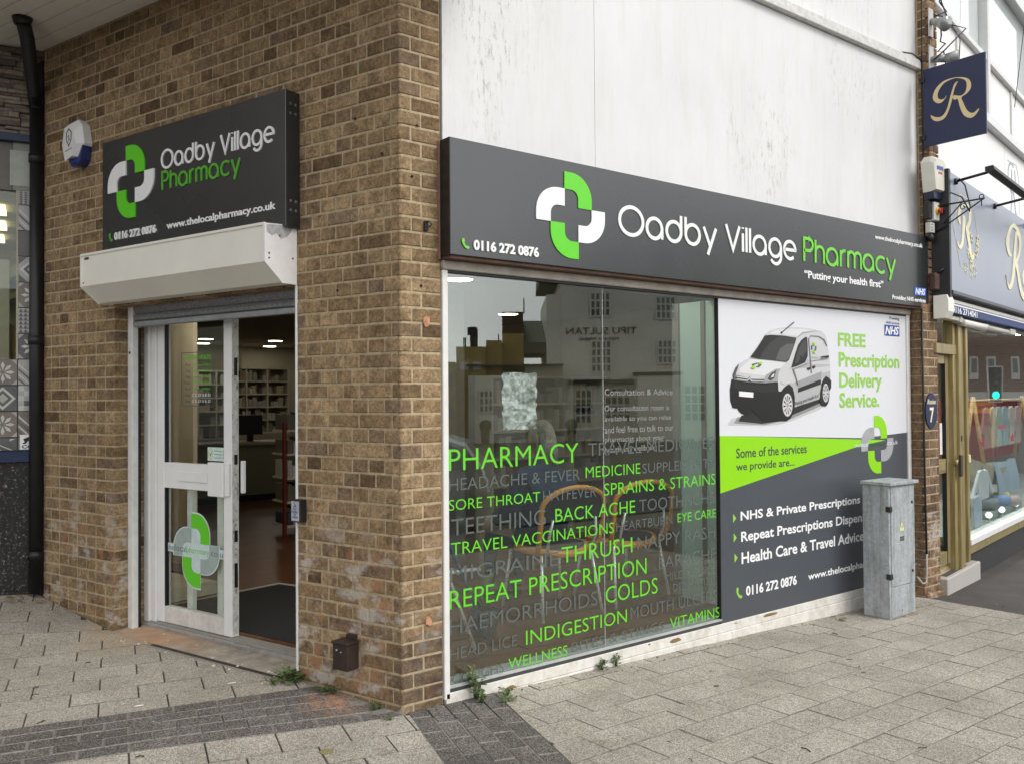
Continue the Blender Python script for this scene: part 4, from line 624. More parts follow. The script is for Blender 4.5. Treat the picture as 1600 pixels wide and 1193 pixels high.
# neat old mortar smears and drilled holes
hb = MB()
for u, z in ((0.30, 2.93), (0.43, 2.06), (0.115, 2.72)): hb.disc(FL.p(u, 0.0005, z), nL, 0.008, 0.0035, 8)
for x, z in ((0.10, 2.86), (0.07, 2.60), (0.12, 2.06)): hb.disc(FR.p(x, 0.0005, z), FR.n, 0.007, 0.0035, 8)
hb.build('drill_hole', BLACK, wl)

# small fittings on the pier
hk = MB(); hk.box(FR, 0.135, 0.157, 0.0, 0.018, 2.335, 2.385, bev=0.003); hk.tube([FR.p(0.146, 0.012, 2.375), FR.p(0.146, 0.035, 2.38), FR.p(0.16, 0.042, 2.365), FR.p(0.15, 0.03, 2.35)], 0.004, 6)
hk.build('cable_clip', BLACK, None, label='small black clip screwed to the brick pier beside the long shop sign', cat='cable clip')
for nm, z, lb in (('mortar_patch', 1.885, 'upper'), ('mortar_patch', 0.39, 'lower')):
    b = MB(); pl = [(0.15 + 0.02 * math.cos(t * .7) * random.uniform(.6, 1.25), z + 0.028 * math.sin(t * .7) * random.uniform(.6, 1.3)) for t in range(9)]
    b.poly(FR, pl, 0.001, 0.007)
    b.build(nm, P('orange_filler', (0.55, 0.27, 0.15), 0.9, var=0.4, scale=60, bs=0.8), None, label='small orange filler patch on the brick pier beside the window frame, %s of the two' % lb, cat='filler patch')
# metal box low on the pier
mb = thing('metal_box', FL.p(0.342, 0.04, 0.135), 'small brown steel box fixed low on the brick pier beside the doorway', 'metal box')
BR = P('brown_steel', (0.045, 0.028, 0.022), 0.55, 0.2, var=0.3, scale=14)
MB().box(FL, 0.289, 0.394, 0.0, 0.082, 0.138, 0.268, bev=0.003).build('body', BR, mb)
MB().box(FL, 0.285, 0.398, 0.0, 0.088, 0.268, 0.280, bev=0.002).build('lid', BR, mb)
b = MB(); b.disc(FL.p(0.362, 0.082, 0.238), nL, 0.006, 0.006, 10); b.disc(FL.p(0.335, 0.082, 0.230), nL, 0.004, 0.003, 8); b.build('lock', P('worn_steel', (0.6, 0.6, 0.58), 0.3, 0.9), mb)
MB().box(FL, 0.30, 0.36, 0.0, 0.02, 0.282, 0.305).build('cable_entry', BR, mb)
# push pad at the door jamb
pp = thing('door_push_pad', FL.p(0.70, 0.02, 0.85), 'black and silver disabled access push button beside the open door', 'push button')
MB().box(FL, 0.668, 0.742, 0.0, 0.045, 0.848, 0.968, bev=0.003).build('housing', BLACK, pp)
MB().box(FL, 0.676, 0.734, 0.045, 0.049, 0.856, 0.960, bev=0.001).build('plate', P('brushed_plate', (0.62, 0.63, 0.64), 0.3, 0.6), pp)
DB = P('blue_print', (0.03, 0.08, 0.35), 0.5, bs=0)
for tx, z0, z1 in (('PUSH', 0.897, 0.908), ('TO', 0.884, 0.894), ('OPEN', 0.870, 0.881)):
    wq = 0.040 if len(tx) > 2 else 0.018; text(FLT, tx, -0.705 - wq / 2, -0.705 + wq / 2, z0, z1, 0.0488, 0.0498, DB, pp, fat=0.02)
b = MB(); b.disc(FL.p(0.707, 0.0488, 0.951), nL, 0.0035, 0.001, 8)
ribbon(b, FLT, [(-0.708, 0.946), (-0.707, 0.931), (-0.697, 0.930), (-0.692, 0.920)], 0.003, 0.0488, 0.0497)
ribbon(b, FLT, arc(-0.706, 0.926, 0.009, 0.009, 100, 340, 10), 0.0022, 0.0488, 0.0501); b.build('wheelchair_symbol', DB, pp)

# ================================================================== SOFFIT over the left wall
sf = thing('soffit', FL.p(1.7, 0.7, 3.97), 'white boarded soffit overhanging the brick wall of the doorway', 'soffit')
SOF = P('soffit_board', (0.74, 0.72, 0.67), 0.5, var=0.08, scale=3)
bw = 0.125
for i in range(8):
    MB().box(FL, -0.7, UE + 0.02 + (0.9 if i > 1 else 0), 0.0 + i * bw + 0.003, (i + 1) * bw - 0.004, 3.975, 3.995, bev=0.004).build('soffit_board', SOF, sf)
b = MB(); b.box(FL, -0.7, 4.25, -0.3, 8 * bw, 3.997, 4.03); b.build('backing_board', P('soffit_groove', (0.78, 0.76, 0.70), 0.6), sf)
MB().box(FL, -0.7, 4.25, 8 * bw, 8 * bw + 0.03, 3.93, 4.2).build('fascia_board', P('fascia_white', (0.7, 0.7, 0.68), 0.5), sf)

# ================================================================== DOWNPIPE
dp = thing('downpipe', FL.p(3.43, 0.06, 0.15), 'black cast iron downpipe in the corner between the brick wall and the tiled shop front', 'downpipe')
b = MB(); b.tube([FL.p(3.362, 0.045, 0.16), FL.p(3.362, 0.045, 3.62)], 0.043, 14); b.build('pipe', BLACK, dp)
b = MB(); b.box(FL, 3.346, 3.44, -0.03, 0.012, 0.1, 3.9); b.build('backing_strip', BLACK, dp)
b = MB(); b.tube([FL.p(3.362, 0.045, 3.55), FL.p(3.362, 0.06, 3.66), Vector((-1.20, 2.70, 3.86)), Vector((-1.235, 2.66, 3.97))], [0.045, 0.045, 0.045, 0.045], 14)
b.build('swan_neck', BLACK, dp)
for z in (1.92, 0.42, 3.2):
    b = MB(); b.tube([FL.p(3.362, 0.045, z - 0.03), FL.p(3.362, 0.045, z + 0.03)], 0.050, 14); b.box(FL, 3.35, 3.51, 0.0, 0.03, z - 0.02, z + 0.02, bev=0.003); b.build('bracket', BLACK, dp)
b = MB(); b.tube([Vector((-1.235, 2.66, 3.93)), Vector((-1.235, 2.66, 3.972))], [0.05, 0.062], 14); b.box(FL, 3.10, 3.26, 0.05, 0.09, 3.86, 3.93) if False else None; b.build('collar', BLACK, dp)

# ================================================================== ALARM BOX left
ab = thing('alarm_box', FL.p(2.85, 0.05, 3.06), 'white hexagonal alarm box with a shield emblem on the brick wall beside the downpipe', 'alarm box')
AW = P('alarm_white', (0.74, 0.74, 0.74), 0.35, var=0.04)
base = [(-2.955, 3.22), (-2.915, 3.12), (-2.79, 3.12), (-2.725, 3.205), (-2.755, 3.335), (-2.80, 3.372), (-2.90, 3.355)]
fr2 = [(-2.94, 3.215), (-2.905, 3.10), (-2.82, 3.125), (-2.775, 3.20), (-2.80, 3.29), (-2.84, 3.34), (-2.91, 3.325)]
b = MB(); n7 = 7; vs = [FLT.p(a, 0.0, z) for a, z in base] + [FLT.p(a, 0.055, z) for a, z in base] + [FLT.p(a, 0.09, z) for a, z in fr2]
b.add(vs, [(i, (i + 1) % 7, 7 + (i + 1) % 7, 7 + i) for i in range(7)] + [(7 + i, 7 + (i + 1) % 7, 14 + (i + 1) % 7, 14 + i) for i in range(7)] + [list(range(14, 21)), list(range(7))[::-1]])
b.build('cover', AW, ab)
b = MB(); q1 = [(-2.905, 3.118), (-2.79, 3.118), (-2.735, 3.19), (-2.75, 3.10), (-2.80, 3.06), (-2.87, 3.065)]
b.poly(FLT, q1, 0.0, 0.065); b.build('strobe_lens', P('blue_lens', (0.01, 0.03, 0.16), 0.2, coat=1), ab)
b = MB(); sh = [(-2.885, 3.285), (-2.855, 3.31), (-2.825, 3.285), (-2.828, 3.235), (-2.855, 3.195), (-2.882, 3.235)]
ribbon(b, FLT, sh + [sh[0]], 0.008, 0.0895, 0.0915); ribbon(b, FLT, [(-2.868, 3.255), (-2.855, 3.27), (-2.855, 3.23), (-2.843, 3.245)], 0.004, 0.0896, 0.0919); b.build('shield_emblem', P('dark_print', (0.05, 0.05, 0.06), 0.5), ab)
b = MB(); ribbon(b, FLT, [(-2.90, 3.165), (-2.82, 3.178)], 0.006, 0.089, 0.0912); b.build('printed_line', P('grey_print', (0.2, 0.2, 0.22), 0.5), ab)

# ================================================================== LEFT SIGN
sl = thing('shop_sign', FL.p(1.57, 0.05, 2.4), 'dark grey box sign with green and white cross over the doorway', 'shop sign')
MB().box(FL, 0.711, 2.437, 0.002, 0.10, 2.412, 3.141, bev=0.0025).build('sign_box', SIGN, sl)
b = MB()
for z in (2.50, 2.55, 3.02, 3.07): 
    for c in (0.03, 0.065): b.disc(FL.p(0.711, c, z), -dL, 0.010, 0.002, 12)
b.build('rivet', P('sign_rivet', (0.10, 0.105, 0.11), 0.5), sl)
logo(FLT, -2.118, 2.849, 0.49, 0.452, 0.1002, 0.108, sl)
stroke_text(FLT, 'Oadby Village', -1.798, -0.800, 2.878, 0.105, 0.1002, 0.107, WHITE, sl)
stroke_text(FLT, 'Pharmacy', -1.792, -1.078, 2.752, 0.105, 0.1002, 0.107, P('green_acrylic_deep', (0.10, 0.42, 0.03), 0.35, bs=0), sl)
text(FLT, 'www.thelocalpharmacy.co.uk', -1.752, -0.789, 2.499, 2.553, 0.1002, 0.104, WTXT, sl, fat=0.02)
text(FLT, '0116 272 0876', -2.294, -1.854, 2.502, 2.552, 0.1002, 0.108, WHITE, sl, fat=0.035)
phone(FLT, -2.335, 2.528, 0.042, 0.055, 0.1002, 0.106, P('green_acrylic_deep', (0.10, 0.42, 0.03), 0.35), sl)

# ================================================================== SHUTTER
sb = thing('roller_shutter', FL.p(1.6, 0.1, 1.97), 'cream roller shutter housing with its steel curtain nearly rolled up over the door', 'roller shutter')
prof = [(0.0, 2.425), (0.212, 2.408), (0.212, 2.215), (0.095, 2.118), (0.0, 2.118)]
b = MB(); b.prism([FL.p(0.752, c, z) for c, z in prof], dL * (2.478 - 0.752)); b.build('housing', CREAM, sb)
b = MB(); pr2 = [(0.0, 2.432), (0.218, 2.414), (0.218, 2.213), (0.098, 2.112), (0.0, 2.112)]
b.prism([FL.p(0.738, c, z) for c, z in pr2], dL * 0.014); b.build('end_cap', P('white_end_cap', (0.78, 0.77, 0.76), 0.4, var=0.06), sb)
b = MB(); b.prism([FL.p(2.478, c, z) for c, z in pr2], dL * 0.012); b.build('end_cap', CREAM, sb)
b = MB(); b.box(FL, 0.742, 2.486, 0.205, 0.220, 2.404, 2.418); b.build('seam_trim', CREAM, sb)
b = MB()
for c, z in ((0.19, 2.26), (0.19, 2.235), (0.03, 2.25), (0.12, 2.36)): b.disc(FL.p(0.738, c, z), -dL, 0.005, 0.003, 8)
b.disc(FL.p(2.46, 0.212, 2.235), nL, 0.005, 0.003, 8); b.build('screw', P('dark_screw', (0.10, 0.10, 0.10), 0.5), sb)
b = MB(); pl = [(0.205, 2.408), (0.205, 2.37), (0.17, 2.355), (0.14, 2.37), (0.11, 2.345), (0.07, 2.36), (0.045, 2.385), (0.03, 2.418), (0.1, 2.42)]
b.prism([FL.p(0.7378, c, z) for c, z in pl], -dL * 0.0012); b.build('flaked_patch', P('bare_metal', (0.42, 0.42, 0.43), 0.6, var=0.3, scale=40), sb)
MB().box(FL, 2.40, 2.45, 0.212, 0.2135, 2.378, 2.394).build('maker_plate', P('dark_label', (0.05, 0.05, 0.05), 0.4), sb)
b = MB()
zz = [2.125, 2.112, 2.085, 2.060, 2.055]
cs = [(-0.115, 2.16), (-0.100, 2.13), (-0.092, 2.11), (-0.095, 2.085), (-0.108, 2.062), (-0.112, 2.057), (-0.100, 2.053), (-0.094, 2.035), (-0.096, 2.018), (-0.108, 2.010)]
b.prism([FL.p(0.75, c, z) for c, z in cs] + [FL.p(0.75, -0.135, 2.010), FL.p(0.75, -0.135, 2.16)], dL * (2.405 - 0.75)); b.build('curtain_slat', M['lath'], sb)
MB().box(FL, 0.75, 2.405, -0.135, -0.092, 1.975, 2.008, bev=0.004).build('bottom_rail', P('rail_steel', (0.34, 0.36, 0.37), 0.5, 0.4, var=0.2), sb)
b = MB(); b.box(FL, 2.408, 2.463, -0.150, -0.090, 0.01, 2.115, bev=0.002); b.build('guide_rail', P('guide_white', (0.74, 0.74, 0.72), 0.4), sb)
b = MB(); b.box(FL, 2.4035, 2.4075, -0.149, -0.130, 0.012, 1.97); b.build('guide_slot', BLACK, sb)
MB().box(FL, 0.737, 0.752, -0.14, 0.004, 0.0, 2.112, bev=0.002).build('guide_rail', P('guide_white', (0.74, 0.74, 0.72), 0.4), sb)
MB().box(FL, 2.43, 2.45, -0.0895, -0.089, 1.80, 1.815).build('lock_label', BLACK, sb)
# lintel under the bricks inside the head of the doorway
MB().box(FL, UO0, UO1, -0.30, -0.14, 2.10, ZO - 0.002).build('door_lintel', P('dark_timber', (0.06, 0.05, 0.04), 0.8), None, 'structure')

# ================================================================== DOOR
dr = thing('sliding_door', FL.p(1.98, -0.25, 0.04), 'white glazed shop door with cross sticker, left half of the doorway', 'door')
DC = -0.235
MB().box(FL, 2.405, 2.463, DC - 0.09, DC + 0.03, 0.03, 2.10, bev=0.003).build('frame_post', PVC, dr)
MB().box(FL, 2.355, 2.403, DC - 0.09, DC + 0.012, 0.03, 2.10, bev=0.003).build('frame_post', PVC, dr)
LF0, LF1 = 1.590, 2.353
MB().box(FL, 2.283, LF1, DC - 0.055, DC, 0.045, 2.10, bev=0.003).build('stile', PVC, dr)
b = MB(); b.box(FL, LF0, 1.668, DC - 0.055, DC, 0.045, 2.10, bev=0.003); b.build('stile', PVC, dr)
n = NT('scuffed_white'); f = n.noise(38, 6, 0.8, n.pos((1, 1, 0.5))); SC = n.fin(n.ramp(f, [(0.36, (0.16, 0.15, 0.14)), (0.44, (0.5, 0.49, 0.47)), (0.6, (0.68, 0.67, 0.65))]), 0.6)
MB().box(FL, LF0 - 0.0015, LF0, DC - 0.050, DC - 0.004, 0.06, 2.08).build('lock_edge', SC, dr)
b = MB()
for z, h in ((1.70, 0.055), (1.13, 0.03), (0.66, 0.035), (0.42, 0.075)): b.box(FL, LF0 - 0.003, LF0 - 0.0014, DC - 0.042, DC - 0.018, z - h, z + h)
for z in (0.55, 0.58, 0.73, 0.76, 1.04, 1.10, 0.33): b.disc(FL.p(LF0 - 0.0014, DC - 0.03, z), -dL, 0.004, 0.0015, 8)
b.build('latch_keep', P('dark_latch', (0.02, 0.02, 0.02), 0.4, 0.5), dr)
MB().box(FL, 1.668, 2.283, DC - 0.050, DC - 0.002, 0.045, 0.150, bev=0.002).build('bottom_rail', M['oldwhite'], dr)
MB().box(FL, 1.668, 2.283, DC - 0.050, DC - 0.002, 0.925, 1.090, bev=0.003).build('mid_rail', PVC, dr)
MB().box(FL, 1.668, 2.283, DC - 0.050, DC - 0.002, 2.02, 2.10, bev=0.003).build('top_rail', PVC, dr)
MB().box(FL, 1.82, 2.12, DC - 0.002, DC + 0.008, 0.975, 1.040, bev=0.003).build('letter_plate', PVC, dr)
b = MB(); b.box(FL, 1.640, 1.79, DC, DC + 0.028, 0.900, 1.110, bev=0.003); b.box(FL, 1.598, 1.638, DC + 0.0005, DC + 0.016, 0.905, 1.107, bev=0.003); b.build('handle_cover', PVC, dr)
MB().box(FL, 1.560, 1.585, DC - 0.085, DC - 0.06, 0.92, 1.12, bev=0.004).build('inner_handle', PVC, dr)
for a0, a1, z0, z1 in ((1.668, 2.283, 0.150, 0.925), (1.668, 2.283, 1.090, 2.02)):
    MB().box(FL, a0, a1, DC - 0.030, DC - 0.024, z0, z1).build('glass_pane', M['doorglass'], dr)
    b = MB(); b.box(FL, 2.272, 2.283, DC - 0.03, DC - 0.006, z0, z1); b.build('glazing_gasket', BLACK, dr)
for a in (2.10, 1.79): MB().box(FL, a - 0.028, a + 0.028, DC - 0.10, DC - 0.065, 0.10, 0.925, bev=0.003).build('guard_bar', P('guard_white', (0.85, 0.86, 0.82), 0.4), dr)
# cross sticker
SK = DC - 0.0235; cx, cz = -1.975, 0.535
PW = P('pale_vinyl', (0.60, 0.72, 0.72), 0.4, bs=0); PG = P('sage_vinyl', (0.36, 0.44, 0.42), 0.4, bs=0)
sw, shh = 0.46, 0.47
def outl(k, gr): return [(cx + x * gr * sw / 5, cz - y * gr * shh / 5) for x, y in petal(k)]
b = MB()
for k in range(4): b.poly(FLT, outl(k, 1.045), SK, SK + 0.0006 + 0.0001 * k)
b.poly(FLT, [(cx - 0.33, cz - 0.028), (cx + 0.33, cz - 0.028), (cx + 0.33, cz + 0.028), (cx - 0.33, cz + 0.028)], SK, SK + 0.0012)
u5, v5 = sw / 5, shh / 5
b.poly(FLT, [(cx - .5 * u5, cz + 1.5 * v5), (cx + .5 * u5, cz + 1.5 * v5), (cx + .5 * u5, cz - 1.5 * v5), (cx - .5 * u5, cz - 1.5 * v5)], SK, SK + 0.0014)
b.poly(FLT, [(cx - 1.5 * u5, cz + .5 * v5), (cx + 1.5 * u5, cz + .5 * v5), (cx + 1.5 * u5, cz - .5 * v5), (cx - 1.5 * u5, cz - .5 * v5)], SK, SK + 0.0016)
b.build('sticker_base', PW, dr)
for k, mt in enumerate((VG, PG, VG, PG)): MB().poly(FLT, outl(k, 1.0), SK + 0.001, SK + 0.0022).build('sticker_petal', mt, dr)
text(FLT, 'the', cx - 0.31, cx - 0.225, cz - 0.016, cz + 0.020, SK + 0.0024, SK + 0.003, VD, dr, fat=-0.01)
text(FLT, 'local', cx - 0.22, cx - 0.10, cz - 0.018, cz + 0.024, SK + 0.0024, SK + 0.003, VD, dr, fat=-0.01)
text(FLT, 'pharmacy', cx - 0.095, cx + 0.135, cz - 0.030, cz + 0.020, SK + 0.0024, SK + 0.003, VG, dr, fat=-0.01)
text(FLT, '.co.uk', cx + 0.14, cx + 0.31, cz - 0.018, cz + 0.020, SK + 0.0024, SK + 0.003, VD, dr, fat=-0.01)
# small sticker with three ticks
MB().box(FL, 1.685, 1.855, SK, SK + 0.0006, 1.115, 1.200).build('rating_sticker', P('mint_label', (0.62, 0.76, 0.70), 0.5, bs=0), dr)
b = MB(); ribbon(b, FLT, arc(-1.825, 1.158, 0.022, 0.034, 0, 360, 16), 0.004, SK, SK + 0.0011); b.build('sticker_ring', P('ochre_print', (0.6, 0.4, 0.05), 0.5, bs=0), dr)
b = MB(); ribbon(b, FLT, [(-1.835, 1.165), (-1.825, 1.145), (-1.815, 1.172)], 0.005, SK, SK + 0.0012)
for z in (1.178, 1.157, 1.136): ribbon(b, FLT, [(-1.707, z), (-1.703, z - 0.005), (-1.695, z + 0.009)], 0.003, SK, SK + 0.0012)
b.build('tick_mark', VD, dr)
for tx, z in (('Inside Tags', 1.172), ('Cleaning Tags', 1.151), ('Assessed Tags', 1.130)):
    text(FLT, tx, -1.79, -1.72, z, z + 0.011, SK + 0.0007, SK + 0.0012, VD, dr)
# opening hours printed on the upper pane
b = MB(); ribbon(b, FLT, [(-2.125, 1.46), (-1.80, 1.46), (-1.80, 1.80), (-2.125, 1.80), (-2.125, 1.4585)], 0.005, SK, SK + 0.0008); b.build('hours_border', VD, dr)
text(FLT, 'OPENING HOURS', -2.10, -1.82, 1.755, 1.782, SK, SK + 0.0007, VG, dr, fat=0.01)
hours = [('Mon', '9.00am - 6.00pm'), ('Tue', '9.00am - 6.00pm'), ('Wed', '9.00am - 6.00pm'), ('Thur', '9.00am - 6.00pm'), ('Fri', '9.00am - 6.00pm'), ('Sat', 'C L O S E D'), ('Sun', 'C L O S E D')]
for i, (d, h) in enumerate(hours):
    z = 1.712 - i * 0.0385; wd = 0.017 * len(d)
    text(FLT, d, -2.032 - wd, -2.032, z, z + 0.020, SK, SK + 0.0007, VD, dr); text(FLT, h, -2.018, -1.825, z, z + 0.018, SK, SK + 0.0007, VG if i < 5 else WTXT, dr)

# threshold, worn concrete strip and slot drain
th = thing('door_threshold', FL.p(1.6, -0.1, 0.0), 'worn metal and concrete threshold with a slot drain under the white door', 'threshold')
MB().box(FL, UO0, UO1, -0.34, -0.205, -0.05, 0.042, bev=0.004).build('sill_bar', P('grey_sill', (0.33, 0.31, 0.28), 0.5, 0.2, var=0.25, scale=30), th)
MB().box(FL, UO0, UO1, -0.203, -0.178, -0.05, 0.034, bev=0.003).build('metal_nosing', P('alu_nosing', (0.50, 0.49, 0.47), 0.4, 0.6, var=0.2), th)
b = MB(); pts = []
n = NT('dusty_concrete'); f = n.noise(9, 6, 0.7); c = n.ramp(f, [(0.3, (0.22, 0.19, 0.15)), (0.55, (0.38, 0.33, 0.27)), (0.75, (0.50, 0.46, 0.40))])
d = n.n('ShaderNodeVectorMath', operation='DISTANCE'); n.l(n.pos(), d.inputs[0]); d.inputs[1].default_value = FL.p(2.1, -0.05, 0.0)
c = n.mix(n.math('MULTIPLY', n.ramp(d.outputs['Value'], [(0.05, 0.9), (0.62, 0.0)]), n.ramp(n.noise(12, 4), [(0.3, 0.3), (0.6, 1.0)])), c, (0.50, 0.27, 0.14)); CONC = n.fin(c, 0.9, 0, 0.3, n.noise(60, 5, 0.7), 0.5, 0.004)
def gz(u, v): q = FL.p(u, v, 0); return gh(q.x, q.y)
for i in range(12):
    u0 = UO0 + (UO1 - UO0) * i / 12; u1 = UO0 + (UO1 - UO0) * (i + 1) / 12
    vs = [FL.p(u0, -0.177, 0.016), FL.p(u1, -0.177, 0.016), FL.p(u1, 0.02, gz(u1, 0.02) + 0.004), FL.p(u0, 0.02, gz(u0, 0.02) + 0.004)]
    vs += [v - Vector((0, 0, 0.08)) for v in vs]; b.add(vs, [(0, 1, 2, 3), (7, 6, 5, 4), (0, 4, 5, 1), (2, 6, 7, 3), (1, 5, 6, 2), (3, 7, 4, 0)])
b.build('concrete_strip', CONC, th)
def strip(v0, v1, dz, mat, nm, u0=0.76, u1=2.0):
    b = MB()
    for i in range(10):
        ua = u0 + (u1 - u0) * i / 10; ub = u0 + (u1 - u0) * (i + 1) / 10
        vs = [FL.p(ua, v0, gz(ua, v0) + dz), FL.p(ub, v0, gz(ub, v0) + dz), FL.p(ub, v1, gz(ub, v1) + dz), FL.p(ua, v1, gz(ua, v1) + dz)]; vs += [v - Vector((0, 0, 0.03)) for v in vs]
        b.add(vs, [(0, 1, 2, 3), (7, 6, 5, 4), (0, 4, 5, 1), (2, 6, 7, 3), (1, 5, 6, 2), (3, 7, 4, 0)])
    b.build(nm, mat, th)
strip(0.021, 0.026, 0.006, P('drain_edge', (0.30, 0.27, 0.22), 0.6), 'drain_edge'); strip(0.0262, 0.062, 0.004, P('drain_slot', (0.030, 0.028, 0.022), 0.8), 'drain_slot'); strip(0.0622, 0.068, 0.006, P('drain_edge', (0.30, 0.27, 0.22), 0.6), 'drain_edge')
b = MB()
for i in range(26):
    u = random.uniform(0.78, 2.4); v = random.uniform(-0.16, 0.12); s = random.uniform(0.004, 0.012); q = FL.p(u, v, 0.02 if v < 0 else gz(u, v) + 0.005); b.ball(q, s, s * .6, s * .45, 6, 4)
b.build('plaster_crumbs', P('crumb', (0.65, 0.60, 0.54), 0.9), None, kind='stuff', label='pale crumbs of plaster scattered on the door threshold', cat='rubble')

# ================================================================== RIGHT FRONT (window side)
# white boarded wall above the sign
wb = thing('boarded_wall', FR.p(2.6, -0.05, 2.8), 'white painted boarded wall above the long pharmacy sign', 'wall')
edges = [0.252, 1.317, 5.03]
for i in range(2):
    MB().box(FR, edges[i] + 0.0015, edges[i + 1] - 0.0015, -0.06, 0.0, 2.205, 4.222).build('wall_panel', M['board'], wb)
    MB().box(FR, edges[i] + 0.0015, edges[i + 1] - 0.0015, -0.06, 0.0, 4.306, 6.3).build('wall_panel', M['board'], wb)
MB().box(FR, 0.252, 5.045, -0.05, 0.045, 4.226, 4.302, bev=0.004).build('drip_trim', P('aged_trim', (0.62, 0.61, 0.58), 0.5, var=0.2, scale=20), wb)
b = MB(); b.box(FR, 0.244, 5.055, -0.30, -0.062, 2.17, 6.3); b.build('backing_wall', M['mortar'], wb)
# cable lying on the trim
b = MB(); b.tube([FR.p(4.75, 0.03, 4.31), FR.p(4.9, 0.04, 4.33), FR.p(5.02, 0.05, 4.30), FR.p(5.08, 0.04, 4.2)], 0.006, 6); b.build('black_cable', BLACK, None, label='short black cable drooping over the end of the white wall trim', cat='cable')

sr = thing('shop_sign', FR.p(2.6, 0.05, 2.2), 'long dark grey fascia sign over the shop window and delivery poster', 'shop sign')
MB().box(FR, 0.231, 4.99, 0.002, 0.10, 2.215, 2.804, bev=0.0025).build('sign_box', SIGN, sr)
MB().box(FR, 0.2285, 0.2308, 0.012, 0.0985, 2.2155, 2.8035).build('dark_end', BLACK, sr)
MB().box(FR, 0.222, 0.2305, 0.0, 0.0115, 2.20, 2.806).build('end_trim', P('timber_edge', (0.30, 0.17, 0.12), 0.7, var=0.3, scale=30), sr)
MB().box(FR, 0.24, 4.98, 0.004, 0.085, 2.200, 2.2145).build('underside_batten', P('brown_batten', (0.13, 0.07, 0.05), 0.8, var=0.4, scale=12), sr)
logo(FR, 1.035, 2.503, 0.508, 0.478, 0.1002, 0.106, sr)
stroke_text(FR, 'Oadby Village', 1.408, 3.128, 2.445, 0.163, 0.1002, 0.1055, WHITE, sr, w=0.135, gap=0.17)
stroke_text(FR, 'Pharmacy', 3.232, 4.460, 2.445, 0.163, 0.1002, 0.1055, P('green_acrylic_light', (0.17, 0.62, 0.045), 0.3, bs=0), sr, w=0.135, gap=0.17)
text(FR, '“Putting your health first”', 3.235, 4.284, 2.310, 2.383, 0.1002, 0.103, WTXT, sr, fat=0.02)
text(FR, 'www.thelocalpharmacy.co.uk', 4.171, 4.900, 2.690, 2.735, 0.1002, 0.103, WTXT, sr, fat=0.02)
text(FR, '0116 272 0876', 0.369, 0.797, 2.248, 2.302, 0.1002, 0.108, WHITE, sr, fat=0.035)
phone(FR, 0.320, 2.277, 0.046, 0.052, 0.1002, 0.107, P('green_acrylic_light', (0.17, 0.62, 0.045), 0.3), sr)
NB = P('badge_blue', (0.015, 0.11, 0.52), 0.4, bs=0)
MB().box(FR, 4.760, 4.946, 0.1002, 0.102, 2.304, 2.370).build('badge', NB, sr)
text(FR, 'NHS', 4.772, 4.935, 2.311, 2.363, 0.1022, 0.103, WTXT, sr, fat=0.03, shear=0.25)
text(FR, 'Providing NHS services', 4.416, 4.937, 2.240, 2.284, 0.1002, 0.103, WTXT, sr, fat=0.02)

# window: frame, two glass panes, lettering
wn = thing('shop_window', FR.p(1.33, -0.02, 0.0), 'large pharmacy window covered in green and grey words', 'window')
OW = P('window_white', (0.74, 0.73, 0.70), 0.4, var=0.08, scale=12)
TRIM = P('window_trim_grey', (0.42, 0.38, 0.33), 0.6, var=0.25, scale=14)
MB().box(FR, 0.242, 0.275, -0.06, 0.010, -0.02, 2.150, bev=0.003).build('jamb', OW, wn)
MB().box(FR, 0.242, 4.855, -0.06, 0.020, 2.152, 2.199, bev=0.004).build('head', TRIM, wn)
MB().box(FR, 0.242, 4.84, -0.04, 0.004, 2.140, 2.1515).build('head_gasket', BLACK, wn)
for a0, a1 in ((0.276, 1.3785), (1.3815, 2.414)): MB().box(FR, a0, a1, -0.022, -0.016, 0.030, 2.141).build('glass_pane', M['glass'], wn)
MB().box(FR, 1.3787, 1.3813, -0.0225, -0.0155, 0.030, 2.141).build('glass_joint', P('silicone', (0.5, 0.52, 0.5), 0.3), wn)
MB().box(FR, 0.276, 2.414, -0.05, 0.003, 0.011, 0.0295).build('sill_bead', P('dark_bead', (0.05, 0.055, 0.055), 0.5), wn)
MB().box(FR, 0.276, 2.414, -0.0155, 0.006, 0.0297, 0.040).build('sill_cap', P('alu_cap', (0.55, 0.56, 0.55), 0.35, 0.3), wn)
MB().box(FR, 2.410, 2.4145, -0.03, 0.0, 0.03, 2.14).build('edge_gasket', BLACK, wn)
b = MB(); b.box(FR, 0.276, 2.414, -0.125, -0.05, 0.012, 0.045, bev=0.003); b.build('inner_sill', P('alu_sill', (0.50, 0.52, 0.53), 0.4, 0.2), wn)
for t, c, x0, x1, z0, z1 in WORDS: text(FR, t, x0, x1, z0, z1, -0.0155, -0.0149, VG if c == 'g' else VD, wn, fat=-0.006)
CT = P('frosted_print', (0.27, 0.27, 0.255), 0.5, bs=0)
for t, x0, x1, z0, z1 in (('Consultation & Advice', 1.391, 1.98, 1.507, 1.545), ('Our consultation room is', 1.389, 1.945, 1.414, 1.448), ('available so you can relax', 1.389, 1.964, 1.346, 1.384), ('and feel free to talk to our', 1.389, 1.985, 1.285, 1.325), ('pharmacist about your', 1.389, 1.90, 1.222, 1.263), ('health and wellbeing', 1.389, 1.832, 1.160, 1.205)):
    text(FR, t, x0, x1, z0, z1, -0.0155, -0.0149, CT, wn)
